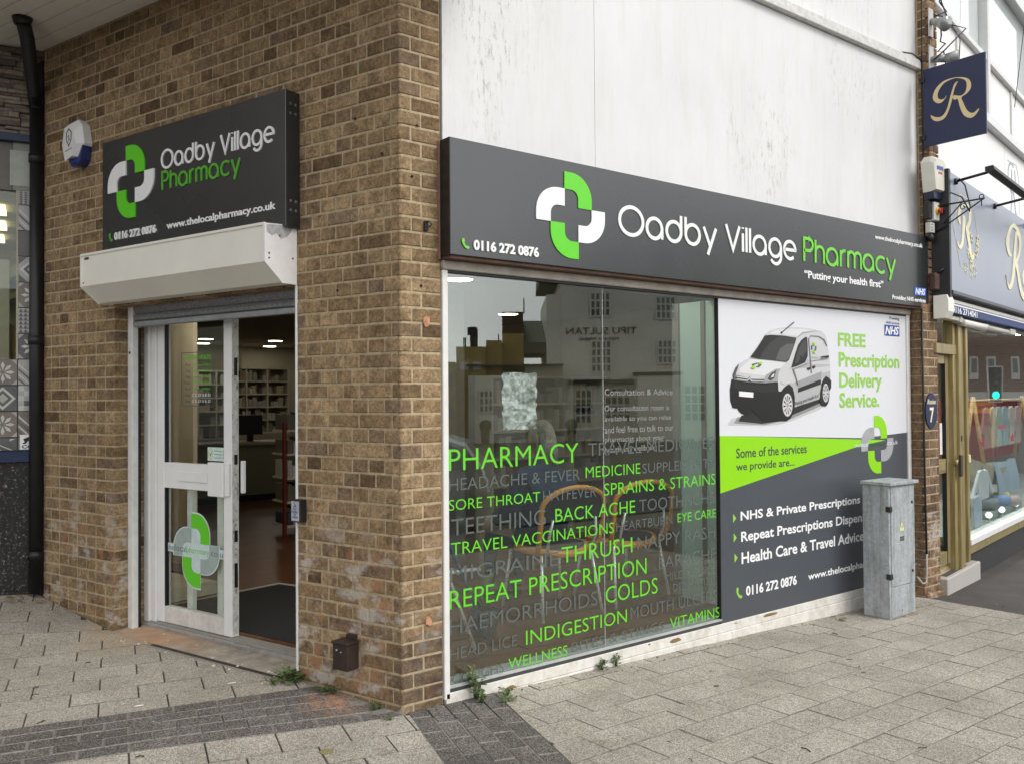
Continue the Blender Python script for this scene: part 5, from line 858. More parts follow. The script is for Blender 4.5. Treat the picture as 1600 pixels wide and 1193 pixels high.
# low white boards under the window
kb = thing('plinth_board', FR.p(2.5, 0.0, -0.1), 'flaking white boards along the foot of the shop window and poster', 'plinth')
def kick(a0, a1, zt, zb, c1, nm):
    MB().box(FR, a0, a1, -0.06, c1, zb, zt, bev=0.003).build(nm, M['oldwhite'], kb)
kick(0.252, 4.86, 0.0095, -0.048, 0.010, 'upper_board'); kick(0.252, 2.5, -0.0495, -0.30, 0.016, 'lower_board'); kick(2.503, 4.86, -0.0495, -0.30, 0.016, 'lower_board')
CH = P('bare_timber', (0.22, 0.15, 0.07), 0.9, var=0.3, scale=50)
for ca, cz, wq, hq, cc in ((1.96, -0.018, .055, .016, 0.0102), (2.92, -0.008, .09, .013, 0.0102), (2.55, -0.006, .02, .003, 0.0102), (0.66, -0.045, .045, .016, 0.0102), (0.9, -0.085, .10, .020, 0.0162), (1.72, 0.0, .012, .006, 0.0102)):
    MB().poly(FR, [(ca + wq * math.cos(t / 11 * 2 * PI) * random.uniform(.75, 1.1), cz + hq * math.sin(t / 11 * 2 * PI) * random.uniform(.6, 1.1)) for t in range(11)], cc - 0.0004, cc + 0.0006).build('paint_chip', CH, kb)

# poster panel
pn = thing('poster_panel', FR.p(3.6, 0.0, 0.0), 'white, green and grey poster panel advertising free prescription delivery with a printed van', 'poster')
PWH = P('poster_white', (0.69, 0.70, 0.73), 0.35, var=0.015, bs=0); PGR = P('poster_green', (0.27, 0.66, 0.003), 0.35, var=0.02, bs=0); PDK = P('poster_grey', (0.072, 0.080, 0.092), 0.35, var=0.04, bs=0)
MB().box(FR, 2.4155, 4.800, -0.04, -0.001, 0.0105, 2.141).build('board', PWH, pn)
MB().poly(FR, [(2.4155, 1.238), (4.13, 1.165), (4.80, 1.188), (4.80, 0.0105), (2.4155, 0.0105)], -0.001, 0.0).build('grey_field', PDK, pn)
MB().poly(FR, [(2.4155, 1.238), (4.465, 1.137), (4.05, 1.100), (2.4155, 0.861)], 0.0, 0.0008).build('green_field', PGR, pn)
MB().poly(FR, [(4.13, 1.1635), (4.475, 1.1385), (4.80, 1.1875), (4.80, 1.2), (4.4, 1.2)], 0.0, 0.0009).build('white_corner', PWH, pn) if False else None
MB().box(FR, 4.802, 4.85, -0.06, 0.012, 0.0, 2.150, bev=0.003).build('jamb', OW, pn)
PL = P('poster_lime', (0.29, 0.58, 0.07), 0.4, bs=0); PT = P('poster_text', (0.045, 0.05, 0.06), 0.4, bs=0)
text(FR, 'FREE', 3.811, 4.193, 1.866, 1.969, 0.0, 0.0008, PL, pn, fat=0.025); text(FR, 'Prescription', 3.817, 4.695, 1.676, 1.822, 0.0, 0.0008, PL, pn, fat=0.025)
text(FR, 'Delivery', 3.822, 4.425, 1.520, 1.668, 0.0, 0.0008, PL, pn, fat=0.025); text(FR, 'Service.', 3.819, 4.382, 1.402, 1.517, 0.0, 0.0008, PL, pn, fat=0.025)
NB2 = P('poster_blue', (0.02, 0.045, 0.30), 0.4, bs=0)
MB().box(FR, 4.473, 4.702, 0.0, 0.0008, 1.969, 2.057).build('badge', NB2, pn); text(FR, 'NHS', 4.483, 4.694, 1.979, 2.047, 0.0009, 0.0015, WTXT, pn, fat=0.03, shear=0.25)
text(FR, 'Providing', 4.551, 4.703, 2.096, 2.126, 0.0, 0.0008, PT, pn); text(FR, 'NHS Services', 4.502, 4.703, 2.066, 2.086, 0.0, 0.0008, NB2, pn)
text(FR, 'Some of the services', 2.582, 3.388, 1.082, 1.148, 0.0009, 0.0016, PT, pn, fat=0.012); text(FR, 'we provide are...', 2.580, 3.237, 0.982, 1.052, 0.0009, 0.0016, PT, pn, fat=0.012)
text(FR, 'NHS & Private Prescriptions', 2.623, 4.085, 0.645, 0.725, 0.0, 0.0008, WTXT, pn, fat=0.02)
text(FR, 'Repeat Prescriptions Dispensed', 2.626, 4.285, 0.500, 0.588, 0.0, 0.0008, WTXT, pn, fat=0.02)
text(FR, 'Health Care & Travel Advice', 2.628, 4.13, 0.372, 0.450, 0.0, 0.0008, WTXT, pn, fat=0.02)
for z, a in ((0.686, 2.543), (0.556, 2.547), (0.421, 2.554)): MB().poly(FR, [(a, z - 0.030), (a + 0.033, z), (a, z + 0.030)], 0.0, 0.0008).build('bullet', PL, pn)
text(FR, '0116 272 0876', 2.672, 3.248, 0.152, 0.220, 0.0, 0.0008, WTXT, pn, fat=0.03); text(FR, 'www.thelocalpharmacy.co.uk', 3.387, 4.62, 0.150, 0.215, 0.0, 0.0008, WTXT, pn, fat=0.02)
phone(FR, 2.601, 0.187, 0.062, 0.078, 0.0, 0.0008, PL, pn)
PGY = P('poster_mid_grey', (0.36, 0.37, 0.38), 0.4, bs=0)
logo(FR, 4.346, 1.106, 0.476, 0.455, 0.0009, 0.0016, pn, (PGR, PGY, PGR, PGY))
for t, a0, a1, z0, z1, mt in (('the', 4.010, 4.085, 1.098, 1.124, WTXT), ('local', 4.09, 4.205, 1.098, 1.130, WTXT), ('pharmacy', 4.21, 4.47, 1.088, 1.124, P('print_dark_green', (0.05, 0.16, 0.02), 0.5, bs=0)), ('.co.uk', 4.475, 4.648, 1.098, 1.130, WTXT)): text(FR, t, a0, a1, z0, z1, 0.0023, 0.003, mt, pn, fat=-0.01)
PC = {'grn': PGR}
van_mesh = {}
tones = sorted(set(c for c, _ in VAN)); vm = MB()
for i, (c, pl) in enumerate(VAN): vm.poly(FR, pl, -0.0002, 0.0004 + 0.00012 * i, tones.index(c))
def tone(c):
    if c == 'grn': return PGR
    v = int(c[1:]) / 100.0; v = v ** 2.0 * 0.86 + 0.005; return P('print_tone_' + c[1:], (v, v, v * 1.02), 0.4, var=0.02, bs=0)
van = vm.build('printed_van', [tone(c) for c in tones], pn)
text(FR, '"Putting your health first"', 3.235, 3.545, 1.418, 1.452, 0.0085, 0.0090, PT, pn, slope=0.062)
text(FR, 'Oadby Village', 3.455, 3.63, 1.765, 1.785, 0.0085, 0.0090, PGY, pn, slope=-0.006)

# ================================================================== CABINET
cb = thing('utility_cabinet', (4.05, -0.23, -0.14), 'galvanised steel utility cabinet standing in front of the grey poster', 'utility cabinet')
CA0, CA1, CC0, CC1, CZ = 3.880, 4.238, 0.140, 0.352, 0.835
G = M['galv']
MB().box(FR, CA0, CA1, CC0, CC1 - 0.006, -0.135, CZ, bev=0.003).build('body', G, cb)
MB().box(FR, CA0 - 0.016, CA1 + 0.025, CC0 - 0.01, CC1 + 0.022, CZ + 0.002, CZ + 0.026, bev=0.003).build('lid', G, cb)
MB().box(FR, CA0 + 0.022, CA1 - 0.006, CC1 - 0.006, CC1 + 0.001, 0.100, CZ - 0.012, bev=0.002).build('door', G, cb)
MB().box(FR, CA0 + 0.022, CA1 - 0.006, CC1 - 0.006, CC1 - 0.001, -0.125, 0.090, bev=0.002).build('lower_panel', G, cb)
DK = P('hinge_dark', (0.05, 0.045, 0.04), 0.6, 0.4, var=0.3)
for z in (0.665, 0.175): MB().box(FR, CA0 - 0.006, CA0 + 0.030, CC1 - 0.03, CC1 + 0.008, z - 0.020, z + 0.020, bev=0.003).build('hinge', DK, cb)
for z in (0.70, 0.19):
    b = MB(); b.disc(FR.p(CA1 - 0.045, CC1 + 0.001, z), FR.n, 0.009, 0.004, 12); b.box(FR, CA1 - 0.052, CA1 - 0.046, CC1 + 0.005, CC1 + 0.010, z - 0.012, z + 0.006); b.build('lock', BLACK, cb)
b = MB(); b.poly(FR, [(4.018, 0.505), (4.076, 0.505), (4.047, 0.563)], CC1 + 0.001, CC1 + 0.003); b.box(FR, 4.018, 4.076, CC1 + 0.001, CC1 + 0.003, 0.497, 0.503); b.build('hazard_triangle', P('hazard_yellow', (0.75, 0.72, 0.30), 0.5), cb)
b = MB(); b.poly(FR, [(4.030, 0.511), (4.064, 0.511), (4.047, 0.546)], CC1 + 0.003, CC1 + 0.0035); b.build('hazard_symbol', P('sign_black', (0.02, 0.02, 0.02), 0.5), cb) if False else None
b = MB(); ribbon(b, FR, [(4.052, 0.541), (4.041, 0.527), (4.051, 0.527), (4.044, 0.512)], 0.004, CC1 + 0.003, CC1 + 0.0036); b.build('hazard_bolt', P('sign_black', (0.02, 0.02, 0.02), 0.5), cb)
MB().box(FR, 4.022, 4.078, CC1 + 0.001, CC1 + 0.003, 0.425, 0.455).build('number_plate', P('sign_black', (0.02, 0.02, 0.02), 0.5), cb)
text(FR, 'A2157', 4.028, 4.072, 0.433, 0.447, CC1 + 0.0031, CC1 + 0.0036, P('grey_print2', (0.4, 0.4, 0.4), 0.5), cb)
b = MB(); b.disc(FR.p(4.045, CC1 - 0.0005, -0.085), FR.n, 0.004, 0.002, 8); b.build('drain_screw', BLACK, cb)
b = MB(); b.box(FR, CA0 - 0.012, CA1 + 0.012, CC0, CC1 + 0.010, -0.16, -0.134, bev=0.004); b.build('base_mortar', P('rusty_mortar', (0.26, 0.20, 0.15), 0.9, var=0.5, scale=25, bs=0.8), cb)

# ================================================================== END PIER
pr = thing('brick_pier', FR.p(5.0, 0.05, -0.2), 'narrow brown brick pier between the poster panel and the neighbouring shop door', 'wall')
PA0, PA1, PCc = 4.866, 5.132, 0.10
b = MB(); b.box(FR, PA0 + RC, PA1 - RC, -0.30, PCc - RC, -0.4, 2.25); b.box(FR, 5.055, PA1 + 0.03, -0.30, PCc - RC, 2.25, 6.3); b.box(FR, 4.98, 5.06, 0.01, PCc - RC, 2.82, 6.3) if False else None
b.build('mortar', M['mortar2'], pr)
pb = []
FPR = Fr(FR.p(PA0, PCc, 0), (0, 1, 0), (-1, 0, 0)); FPRr = Fr(FR.p(PA0, 0, 0), (0, -1, 0), (-1, 0, 0))
for k in range(-4, 66):
    z = k * 0.075 + 0.0048
    if z < 2.2:
        if k % 2: pcs = [(PA0, 0.215), (PA0 + 0.225, PA1 - PA0 - 0.225)]
        else: pcs = [(PA0, 0.1025), (PA0 + 0.1125, PA1 - PA0 - 0.1125)]
        for x, l in pcs: pb.append((FR2 := Fr((0, -PCc, 0), (1, 0, 0), (0, -1, 0)), x, z, l, 0.085))
    elif z < 2.75:
        pb.append((Fr((0, -PCc, 0), (1, 0, 0), (0, -1, 0)), 5.0, z, 0.16, 0.085))
    else:
        a = 5.035
        pcs = [(a, 0.06), (a + 0.07, 0.09)] if k % 2 else [(a, 0.125), (a + 0.135, 0.03)]
        for x, l in pcs: pb.append((Fr((0, -PCc, 0), (1, 0, 0), (0, -1, 0)), x, z, l, 0.085))
lay_bricks(pb, pr, M['brick2'], 200)
b = MB(); b.box(FR, 5.036, PA1 + 0.03, -0.02, PCc - 0.02, 2.75, 6.3); b.box(FR, 4.995, PA1, -0.02, PCc - 0.02, 2.2, 2.75); b.build('mortar', M['mortar2'], pr)
b = MB()
for k in range(0, 29): z = k * 0.075 + 0.0048; b.box(Fr(FR.p(PA0, 0, 0), (0, -1, 0), (-1, 0, 0)), 0.003, 0.088, -0.06, 0.0035, z + 0.0006, z + 0.0648, bev=0.002)
b.build('side_brick', M['brick2'], pr)
# black cable and its clips down the arris
b = MB(); pth = [(4.862, 0.108, 2.2), (4.861, 0.110, 1.5), (4.863, 0.112, 0.9), (4.868, 0.113, 0.45), (4.875, 0.112, 0.20), (4.872, 0.112, 0.03), (4.85, 0.12, -0.03), (4.81, 0.11, -0.035), (4.78, 0.08, 0.02)]
b.tube([FR.p(*p) for p in pth[:5]], 0.009, 8); b.build('black_cable', BLACK, None, label='long black cable running down the edge of the end brick pier', cat='cable')
b = MB(); b.tube([FR.p(*p) for p in pth[4:]], 0.008, 8); b.build('grey_conduit', P('grey_conduit', (0.35, 0.34, 0.30), 0.5), None, label='grey cable end looping at the foot of the end pier behind the cabinet', cat='cable')
b = MB(); b.tube([FR.p(5.045, 0.03, 6.0), FR.p(5.04, 0.055, 5.0), FR.p(5.042, 0.05, 4.4), FR.p(5.030, 0.05, 4.05), FR.p(5.035, 0.05, 3.2), FR.p(5.038, 0.05, 2.82)], 0.008, 8); b.build('black_cable', BLACK, None, label='black cable between the white wall and the brick pier above the sign end', cat='cable')
# ================================================================== FITTINGS ON THE END PIER
rs = thing('hanging_sign', FX.p(0.35, 0.0, 3.54), 'navy projecting sign with a gold swash capital letter, above the alarm box', 'sign')
MB().box(FX, 0.100, 0.600, -0.018, 0.0, 3.540, 4.185, bev=0.003).build('sign_board', NAVY, rs)
for pl in RSIGN: MB().poly(FX, smooth_poly([(-y, z) for y, z in pl]), 0.0002 + 0.0006 * RSIGN.index(pl), 0.002 + 0.0006 * RSIGN.index(pl)).build('gilt_letter_stroke', GOLD, rs)
b = MB()
for z in (3.62, 4.10): b.box(FX, 0.07, 0.115, -0.03, 0.012, z - 0.02, z + 0.02, bev=0.003)
b.build('wall_bracket', BLACK, rs)
def lamp(nm, z, lb, aim):
    t = thing(nm, Vector((5.08, -0.13, z)), lb, 'floodlight')
    GS = P('lamp_grey', (0.32, 0.33, 0.32), 0.45, 0.3, var=0.2)
    MB().box(FR, 5.045, 5.115, 0.10, 0.112, z - 0.13, z + 0.11, bev=0.003).build('back_plate', P('plate_pale', (0.6, 0.6, 0.58), 0.5), t)
    a = Vector((5.08, -0.115, z)); c = a + Vector(aim) * 0.10; d = a + Vector(aim) * 0.20
    b = MB(); b.tube([a, c], [0.026, 0.034], 12); b.tube([c, d], [0.034, 0.062], 14); b.build('lamp_head', GS, t)
    b = MB(); b.disc(d, aim, 0.055, 0.003, 14); b.build('lens', P('lamp_lens', (0.25, 0.26, 0.25), 0.1, coat=1), t)
    b = MB(); b.box(FR, 5.065, 5.095, 0.10, 0.14, z - 0.02, z + 0.02, bev=0.004); b.build('arm', GS, t)
lamp('floodlight', 4.62, 'upper grey floodlight tangled in black cable on the brick pier', (-0.25, -0.72, -0.4))
lamp('floodlight', 4.30, 'lower grey floodlight just above the navy hanging sign', (0.35, -0.9, -0.1))
b = MB(); r = random.Random(3); pth = []
for i in range(22): pth.append(Vector((5.08 + 0.05 * math.sin(i * 1.9), -0.16 - 0.06 * abs(math.sin(i * 1.3)), 5.15 - i * 0.042 + 0.03 * math.sin(i * 2.6))))
b.tube(pth, 0.006, 6); b.tube([Vector((5.07, -0.14, 6.0)), Vector((5.09, -0.15, 5.2)), Vector((5.08, -0.2, 4.75)), Vector((5.1, -0.26, 4.55)), Vector((5.16, -0.36, 4.50)), Vector((5.06, -0.22, 4.33)), Vector((5.05, -0.14, 4.28))], 0.006, 6)
b.tube([Vector((5.10, -0.24, 4.6)), Vector((5.14, -0.32, 4.42)), Vector((5.15, -0.30, 4.20))], 0.004, 6); b.build('tangled_cable', BLACK, None, label='tangle of black cable hanging round the two floodlights', cat='cable')
# second alarm box
al = thing('alarm_box', FR.p(5.005, 0.14, 3.13), 'cream tapered alarm box with a dark foot on the end pier under the hanging sign', 'alarm box')
AC = P('alarm_cream', (0.66, 0.64, 0.56), 0.4, var=0.06)
b0 = [(4.890, 3.40), (4.945, 3.455), (5.065, 3.455), (5.115, 3.40), (5.080, 3.16), (4.925, 3.16)]; b1 = [(4.900, 3.385), (4.950, 3.425), (5.060, 3.425), (5.105, 3.385), (5.070, 3.175), (4.935, 3.175)]
b = MB(); b.add([FR.p(a, 0.10, z) for a, z in b0] + [FR.p(a, 0.165, z) for a, z in b0] + [FR.p(a, 0.205, z) for a, z in b1], [(i, (i + 1) % 6, 6 + (i + 1) % 6, 6 + i) for i in range(6)] + [(6 + i, 6 + (i + 1) % 6, 12 + (i + 1) % 6, 12 + i) for i in range(6)] + [tuple(range(12, 18)), tuple(range(6))[::-1]]); b.build('cover', AC, al)
b = MB(); b.poly(FR, [(4.927, 3.158), (5.078, 3.158), (5.055, 3.105), (4.945, 3.105)], 0.10, 0.185); b.build('strobe_foot', P('dark_blue_foot', (0.01, 0.015, 0.05), 0.3), al)
text(FR, 'Bellstar', 4.950, 5.065, 3.335, 3.375, 0.2055, 0.2065, DB, al, fat=0.03) if False else None
b = MB(); [b.box(FR, x, x + 0.010, 0.2052, 0.2062, 3.335 + (i % 3) * .003, 3.368 + (i % 2) * .006) for i, x in enumerate([4.950, 4.964, 4.977, 4.992, 5.005, 5.019, 5.033, 5.048])]; b.build('blue_lettering', DB, al)
b = MB(); [b.box(FR, x, x + 0.009, 0.2052, 0.2062, 3.305, 3.322) for x in (4.975, 4.988, 5.001, 5.015, 5.028)]; b.build('red_lettering', P('red_print', (0.55, 0.05, 0.04), 0.5), al)
# isolator switch and junction box
iw = thing('isolator_switch', FR.p(5.025, 0.12, 2.93), 'red and yellow rotary isolator switch below the cream alarm box', 'switch')
MB().box(FR, 4.925, 4.980, 0.10, 0.15, 2.94, 3.08, bev=0.004).build('black_box', BLACK, iw)
MB().box(FR, 4.983, 5.070, 0.10, 0.165, 2.93, 3.085, bev=0.006).build('enclosure', P('switch_grey', (0.60, 0.60, 0.56), 0.5), iw)
b = MB(); b.disc(FR.p(5.030, 0.165, 3.01), FR.n, 0.030, 0.012, 18); b.build('yellow_plate', P('switch_yellow', (0.75, 0.50, 0.02), 0.5), iw)
b = MB(); b.disc(FR.p(5.030, 0.177, 3.01), FR.n, 0.021, 0.02, 14); b.box(FR, 5.023, 5.037, 0.197, 0.207, 2.988, 3.032, bev=0.002); b.build('red_knob', P('switch_red', (0.50, 0.02, 0.02), 0.4), iw)
jb = thing('junction_box', FR.p(4.985, 0.12, 2.80), 'small grey junction box directly under the isolator switch', 'junction box')
MB().box(FR, 4.955, 5.025, 0.10, 0.145, 2.83, 2.915, bev=0.004).build('enclosure', P('switch_grey', (0.60, 0.60, 0.56), 0.5), jb)
b = MB(); [b.disc(FR.p(4.975, 0.145, z), FR.n, 0.006, 0.003, 8) for z in (2.85, 2.873, 2.896)]; b.build('terminal', BLACK, jb)
b = MB(); b.ball(FR.p(4.980, 0.13, 2.79), 0.028, 0.028, 0.035); b.build('cable_gland', BLACK, jb)
b = MB(); b.tube([FR.p(5.11, 0.13, 3.10), FR.p(5.13, 0.22, 3.17), FR.p(5.17, 0.30, 3.12), FR.p(5.22, 0.34, 3.00), FR.p(5.225, 0.34, 3.05)] + [FF.p(0.12, 0.2, 3.24), FF.p(0.10, 0.16, 3.30)], 0.006, 6); b.build('looped_cable', BLACK, None, label='looped black cable between the isolator switch and the trough light arm', cat='cable')
# wrought bracket
wbk = thing('iron_bracket', FR.p(5.05, 0.3, 2.8), 'black wrought iron hanging bracket with a scroll and a ring at its tip', 'bracket')
FB = Fr((5.05, 0, 0), (0, -1, 0), (-1, 0, 0))
b = MB(); b.tube([FB.p(0.10, 0, 3.056), FB.p(0.53, 0, 3.053)], 0.007, 8); b.build('top_arm', BLACK, wbk)
b = MB(); b.tube([FB.p(0.097, 0, 2.825), FB.p(0.20, 0, 2.87), FB.p(0.535, 0, 3.056)], 0.006, 8); b.build('long_stay', BLACK, wbk)
b = MB(); b.tube([FB.p(0.205, 0, 2.90), FB.p(0.354, 0, 3.048)], 0.005, 8); b.build('short_stay', BLACK, wbk)
b = MB(); b.tube([FB.p(0.365 + (0.030 - 0.0012 * i) * math.cos(i * .42), 0, 3.012 + (0.030 - 0.0012 * i) * math.sin(i * .42)) for i in range(20)], 0.004, 6); b.build('scroll', BLACK, wbk)
b = MB(); b.tube([FB.p(0.51 + 0.018 * math.cos(i * .6), 0, 3.07 + 0.018 * math.sin(i * .6)) for i in range(12)], 0.004, 6); b.tube([FB.p(0.51, 0, 3.05), FB.p(0.51, 0, 2.995)], 0.004, 6); b.build('ring', BLACK, wbk)
# oval number plaque
ov = thing('number_plaque', FR.p(4.99, 0.10, 1.21), 'dark blue oval plaque with the number 7 on the end brick pier', 'plaque')
b = MB(); b.poly(FR, [(4.995 + 0.096 * math.cos(t * PI / 16), 1.363 + 0.147 * math.sin(t * PI / 16)) for t in range(32)], PCc, PCc + 0.010); b.build('plate', NAVY, ov)
GW = P('cream_letter', (0.78, 0.72, 0.52), 0.5, bs=0)
text(FR, '7', 4.962, 5.030, 1.265, 1.392, PCc + 0.0102, PCc + 0.012, GW, ov, fat=0.02); text(FR, 'Rosies', 4.925, 5.065, 1.418, 1.460, PCc + 0.0102, PCc + 0.012, GW, ov, fat=0.01, shear=0.3)
# corroded bell box at the sign end
ob = MB(); ob.box(FR, 4.995, 5.075, PCc, PCc + 0.06, 2.36, 2.50, bev=0.008); ob.build('rusty_box', P('rusty_brown', (0.10, 0.05, 0.04), 0.7, var=0.5, scale=40), None, label='rusty brown junction box between the long sign and the neighbour fascia', cat='junction box')
ob = MB(); ob.tube([FR.p(5.03, 0.16, 2.50), FR.p(5.06, 0.19, 2.53), FR.p(5.10, 0.18, 2.50), FR.p(5.09, 0.16, 2.45), FR.p(5.05, 0.15, 2.42)], 0.008, 8); ob.build('cable_loop', BLACK, None, label='loop of black cable on the rusty box at the end of the long sign', cat='cable')

# ================================================================== NEIGHBOUR ON THE RIGHT
rb = thing('clothes_shop', FF.p(2.0, 0.0, -0.2), 'neighbouring baby clothes shop with grey blue fascia, white upper panels and brass framed door', 'building')
UW = P('panel_white', (0.78, 0.77, 0.75), 0.4, var=0.03, scale=2); UR = P('rail_white', (0.66, 0.66, 0.65), 0.35, var=0.06); GAP = P('panel_gap', (0.03, 0.03, 0.03), 0.7)
# upper storey
b = MB(); b.box(FF, 0.06, 8.0, -0.30, -0.105, 3.0, 9.0); b.build('structure_wall', P('shop_carcass', (0.3, 0.3, 0.3), 0.8), rb)
xs = [0.04, 0.812, 1.79, 2.945, 3.93, 5.05, 6.2]
for i in range(6): MB().box(FF, xs[i] + 0.004, xs[i + 1] - 0.004, -0.10, -0.03, 4.262, 4.800).build('upper_panel', UW, rb)
for i, (a0, a1) in enumerate(((0.10, 2.645), (2.652, 4.6), (4.606, 6.2))): MB().box(FF, a0, a1, -0.10, -0.035, 3.30, 4.162).build('lower_panel', UW, rb)
b = MB(); b.box(FF, 0.04, 6.2, -0.104, -0.032, 3.30, 6.4) if False else None
MB().box(FF, 0.04, 6.3, -0.10, 0.035, 4.165, 4.258, bev=0.006).build('lower_rail', UR, rb)
MB().box(FF, 0.04, 6.3, -0.10, 0.015, 4.803, 4.862, bev=0.005).build('sill_rail', UR, rb)
MB().box(FF, 0.04, 6.3, -0.10, 0.03, 5.80, 5.92, bev=0.005).build('head_rail', UR, rb)
for a in (1.79, 3.93): MB().box(FF, a - 0.04, a + 0.04, -0.10, 0.028, 4.255, 5.81, bev=0.004).build('mullion', UR, rb)
for a in (0.812, 2.945, 5.05): MB().box(FF, a - 0.016, a + 0.016, -0.10, -0.012, 4.26, 4.803, bev=0.003).build('panel_bead', UR, rb)
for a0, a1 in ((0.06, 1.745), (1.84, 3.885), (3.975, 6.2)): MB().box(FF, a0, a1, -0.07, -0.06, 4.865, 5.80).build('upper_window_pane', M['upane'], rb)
b = MB(); b.box(FF, 0.04, 6.3, -0.09, -0.03, 5.925, 8.0); b.build('parapet_panel', UW, rb)
# fascia
FBL = P('fascia_grey_blue', (0.235, 0.265, 0.335), 0.32, var=0.04, scale=1.2, bs=0)
MB().box(FF, -0.02, 4.6, -0.034, 0.12, 2.36, 3.345, bev=0.002).build('fascia_board', FBL, rb)
MB().box(FF, -0.075, -0.022, -0.09, 0.125, 2.30, 3.36, bev=0.002).build('fascia_side', BLACK, rb)
MB().box(FF, -0.02, 4.6, -0.02, 0.135, 2.325, 2.357, bev=0.004).build('fascia_lower_trim', P('trim_dark', (0.05, 0.055, 0.07), 0.4), rb)
for i, pl in enumerate(FASC): MB().poly(FF, smooth_poly(pl), 0.1202, 0.124 + 0.0005 * i).build('gilt_letter_stroke', P('pale_gold', (0.78, 0.74, 0.50), 0.45, bs=0), rb)
PGO = P('pale_gold', (0.78, 0.74, 0.50), 0.45)
for (tx, a0, a1, z0, z1) in (('osies', 2.62, 4.2, 2.62, 2.93),): text(FF, tx, a0, a1, z0, z1, 0.1202, 0.124, PGO, rb, shear=0.2)
b = MB(); fr_ = [(0.273, 3.202), (0.687, 3.197), (0.845, 2.907), (0.80, 2.80)]; ribbon(b, FF, fr_, 0.007, 0.1202, 0.122); ribbon(b, FF, [(0.273, 3.202), (0.062, 2.902), (0.259, 2.588), (0.36, 2.575)], 0.007, 0.1202, 0.1225); b.build('emblem_outline', PGO, rb)
b = MB(); r = random.Random(5)
for i in range(15):
    ca, cz2, q = 0.40 + 0.34 * r.random() + 0.12 * (i / 15), 2.52 + 0.36 * (i / 15) + 0.06 * r.random(), r.uniform(0.022, 0.045)
    ribbon(b, FF, [(ca + q * (1 + .35 * math.cos(5 * t)) * math.cos(t), cz2 + q * (1 + .35 * math.cos(5 * t)) * math.sin(t) * 1.05) for t in [k * PI / 12 for k in range(25)]], 0.006, 0.1202, 0.1222 + 0.0003 * i)
b.build('emblem_flowers', PGO, rb)
GLN = P('line_grey_print', (0.35, 0.38, 0.45), 0.5)
b = MB(); ribbon(b, FF, [(2.80, 4.02), (3.2, 4.04), (3.32, 3.9), (3.32, 3.5)], 0.01, -0.0345, -0.033); ribbon(b, FF, arc(2.98, 3.86, 0.17, 0.16, 60, 400, 24), 0.03, -0.0345, -0.0326); ribbon(b, FF, [(2.98, 3.95), (2.97, 3.6), (2.88, 3.42)], 0.03, -0.0345, -0.0322); ribbon(b, FF, [(3.05, 3.72), (3.14, 3.5), (3.3, 3.42)], 0.03, -0.0345, -0.0318); b.build('line_letter', GLN, rb)
# brass door and window
FRV = M['brass']
MB().box(FF, 0.435, 0.52, -0.08, 0.005, -0.05, 2.30, bev=0.003).build('door_post', FRV, rb)
MB().box(FF, 0.525, 0.60, -0.06, 0.030, -0.05, 2.30, bev=0.004).build('door_post', FRV, rb)
MB().box(FF, 0.605, 0.735, -0.08, 0.012, -0.05, 2.30, bev=0.003).build('door_post', FRV, rb)
MB().box(FF, 0.74, 0.80, -0.06, 0.034, 0.0, 2.30, bev=0.004).build('window_post', FRV, rb)
MB().box(FF, 0.805, 0.835, -0.06, 0.005, 0.06, 2.20, bev=0.003).build('window_bead', P('pale_bead', (0.55, 0.52, 0.42), 0.4), rb)
MB().box(FF, -0.06, 0.70, -0.07, 0.010, 1.840, 1.925, bev=0.003).build('transom', FRV, rb)
MB().box(FF, -0.06, 0.434, -0.07, -0.01, 2.20, 2.30).build('fanlight_head', FRV, rb)
MB().box(FF, -0.06, 0.42, -0.045, -0.038, 1.927, 2.198).build('fanlight_pane', M['wglass'], rb)
dd = -0.035
MB().box(FF, -0.10, -0.06, dd - 0.04, dd, 0.03, 1.832, bev=0.002).build('door_stile', FRV, rb); MB().box(FF, 0.330, 0.343, dd - 0.03, dd + 0.001, 0.03, 1.832).build('door_gasket', BLACK, rb); MB().box(FF, 0.343, 0.430, dd - 0.04, dd, 0.03, 1.832, bev=0.002).build('door_stile', FRV, rb)
for z0, z1, nm in ((1.76, 1.832, 'door_rail'), (0.82, 0.94, 'door_rail'), (0.03, 0.14, 'door_rail')): MB().box(FF, -0.059, 0.329, dd - 0.04, dd - 0.001, z0, z1, bev=0.002).build(nm, FRV, rb)
for z0, z1 in ((0.94, 1.76), (0.14, 0.82)): MB().box(FF, -0.059, 0.329, dd - 0.025, dd - 0.02, z0, z1).build('door_pane', M['wglass'], rb)
MB().box(FF, 0.06, 0.27, dd, dd + 0.012, 0.845, 0.915, bev=0.003).build('letter_plate', FRV, rb)
b = MB(); b.disc(FF.p(0.44, 0.005, 0.90), FF.n, 0.030, 0.03, 16); b.build('knob', FRV, rb)
MB().box(FF, 0.445, 0.505, 0.036, 0.056, 0.78, 0.97, bev=0.004).build('pull_handle', P('handle_brown', (0.05, 0.035, 0.025), 0.4), rb)
b = MB(); b.box(FF, 0.43, 0.455, 0.006, 0.036, 0.89, 0.91); b.build('handle_stem', BLACK, rb)
MB().box(FF, 0.555, 0.583, 0.030, 0.034, 1.085, 1.135).build('keyhole', BLACK, rb)
MB().box(FF, 0.745, 0.785, 0.034, 0.050, 0.885, 0.955, bev=0.003).build('bell_push', P('bell_cream', (0.75, 0.70, 0.45), 0.4), rb)
MB().box(FF, 0.22, 0.29, dd - 0.019, dd - 0.018, 0.98, 1.25).build('hours_card', P('card_white', (0.7, 0.7, 0.68), 0.6), rb)
MB().box(FF, 0.838, 8.6, -0.045, -0.037, 0.19, 2.16).build('window_pane', M['wglass'], rb)
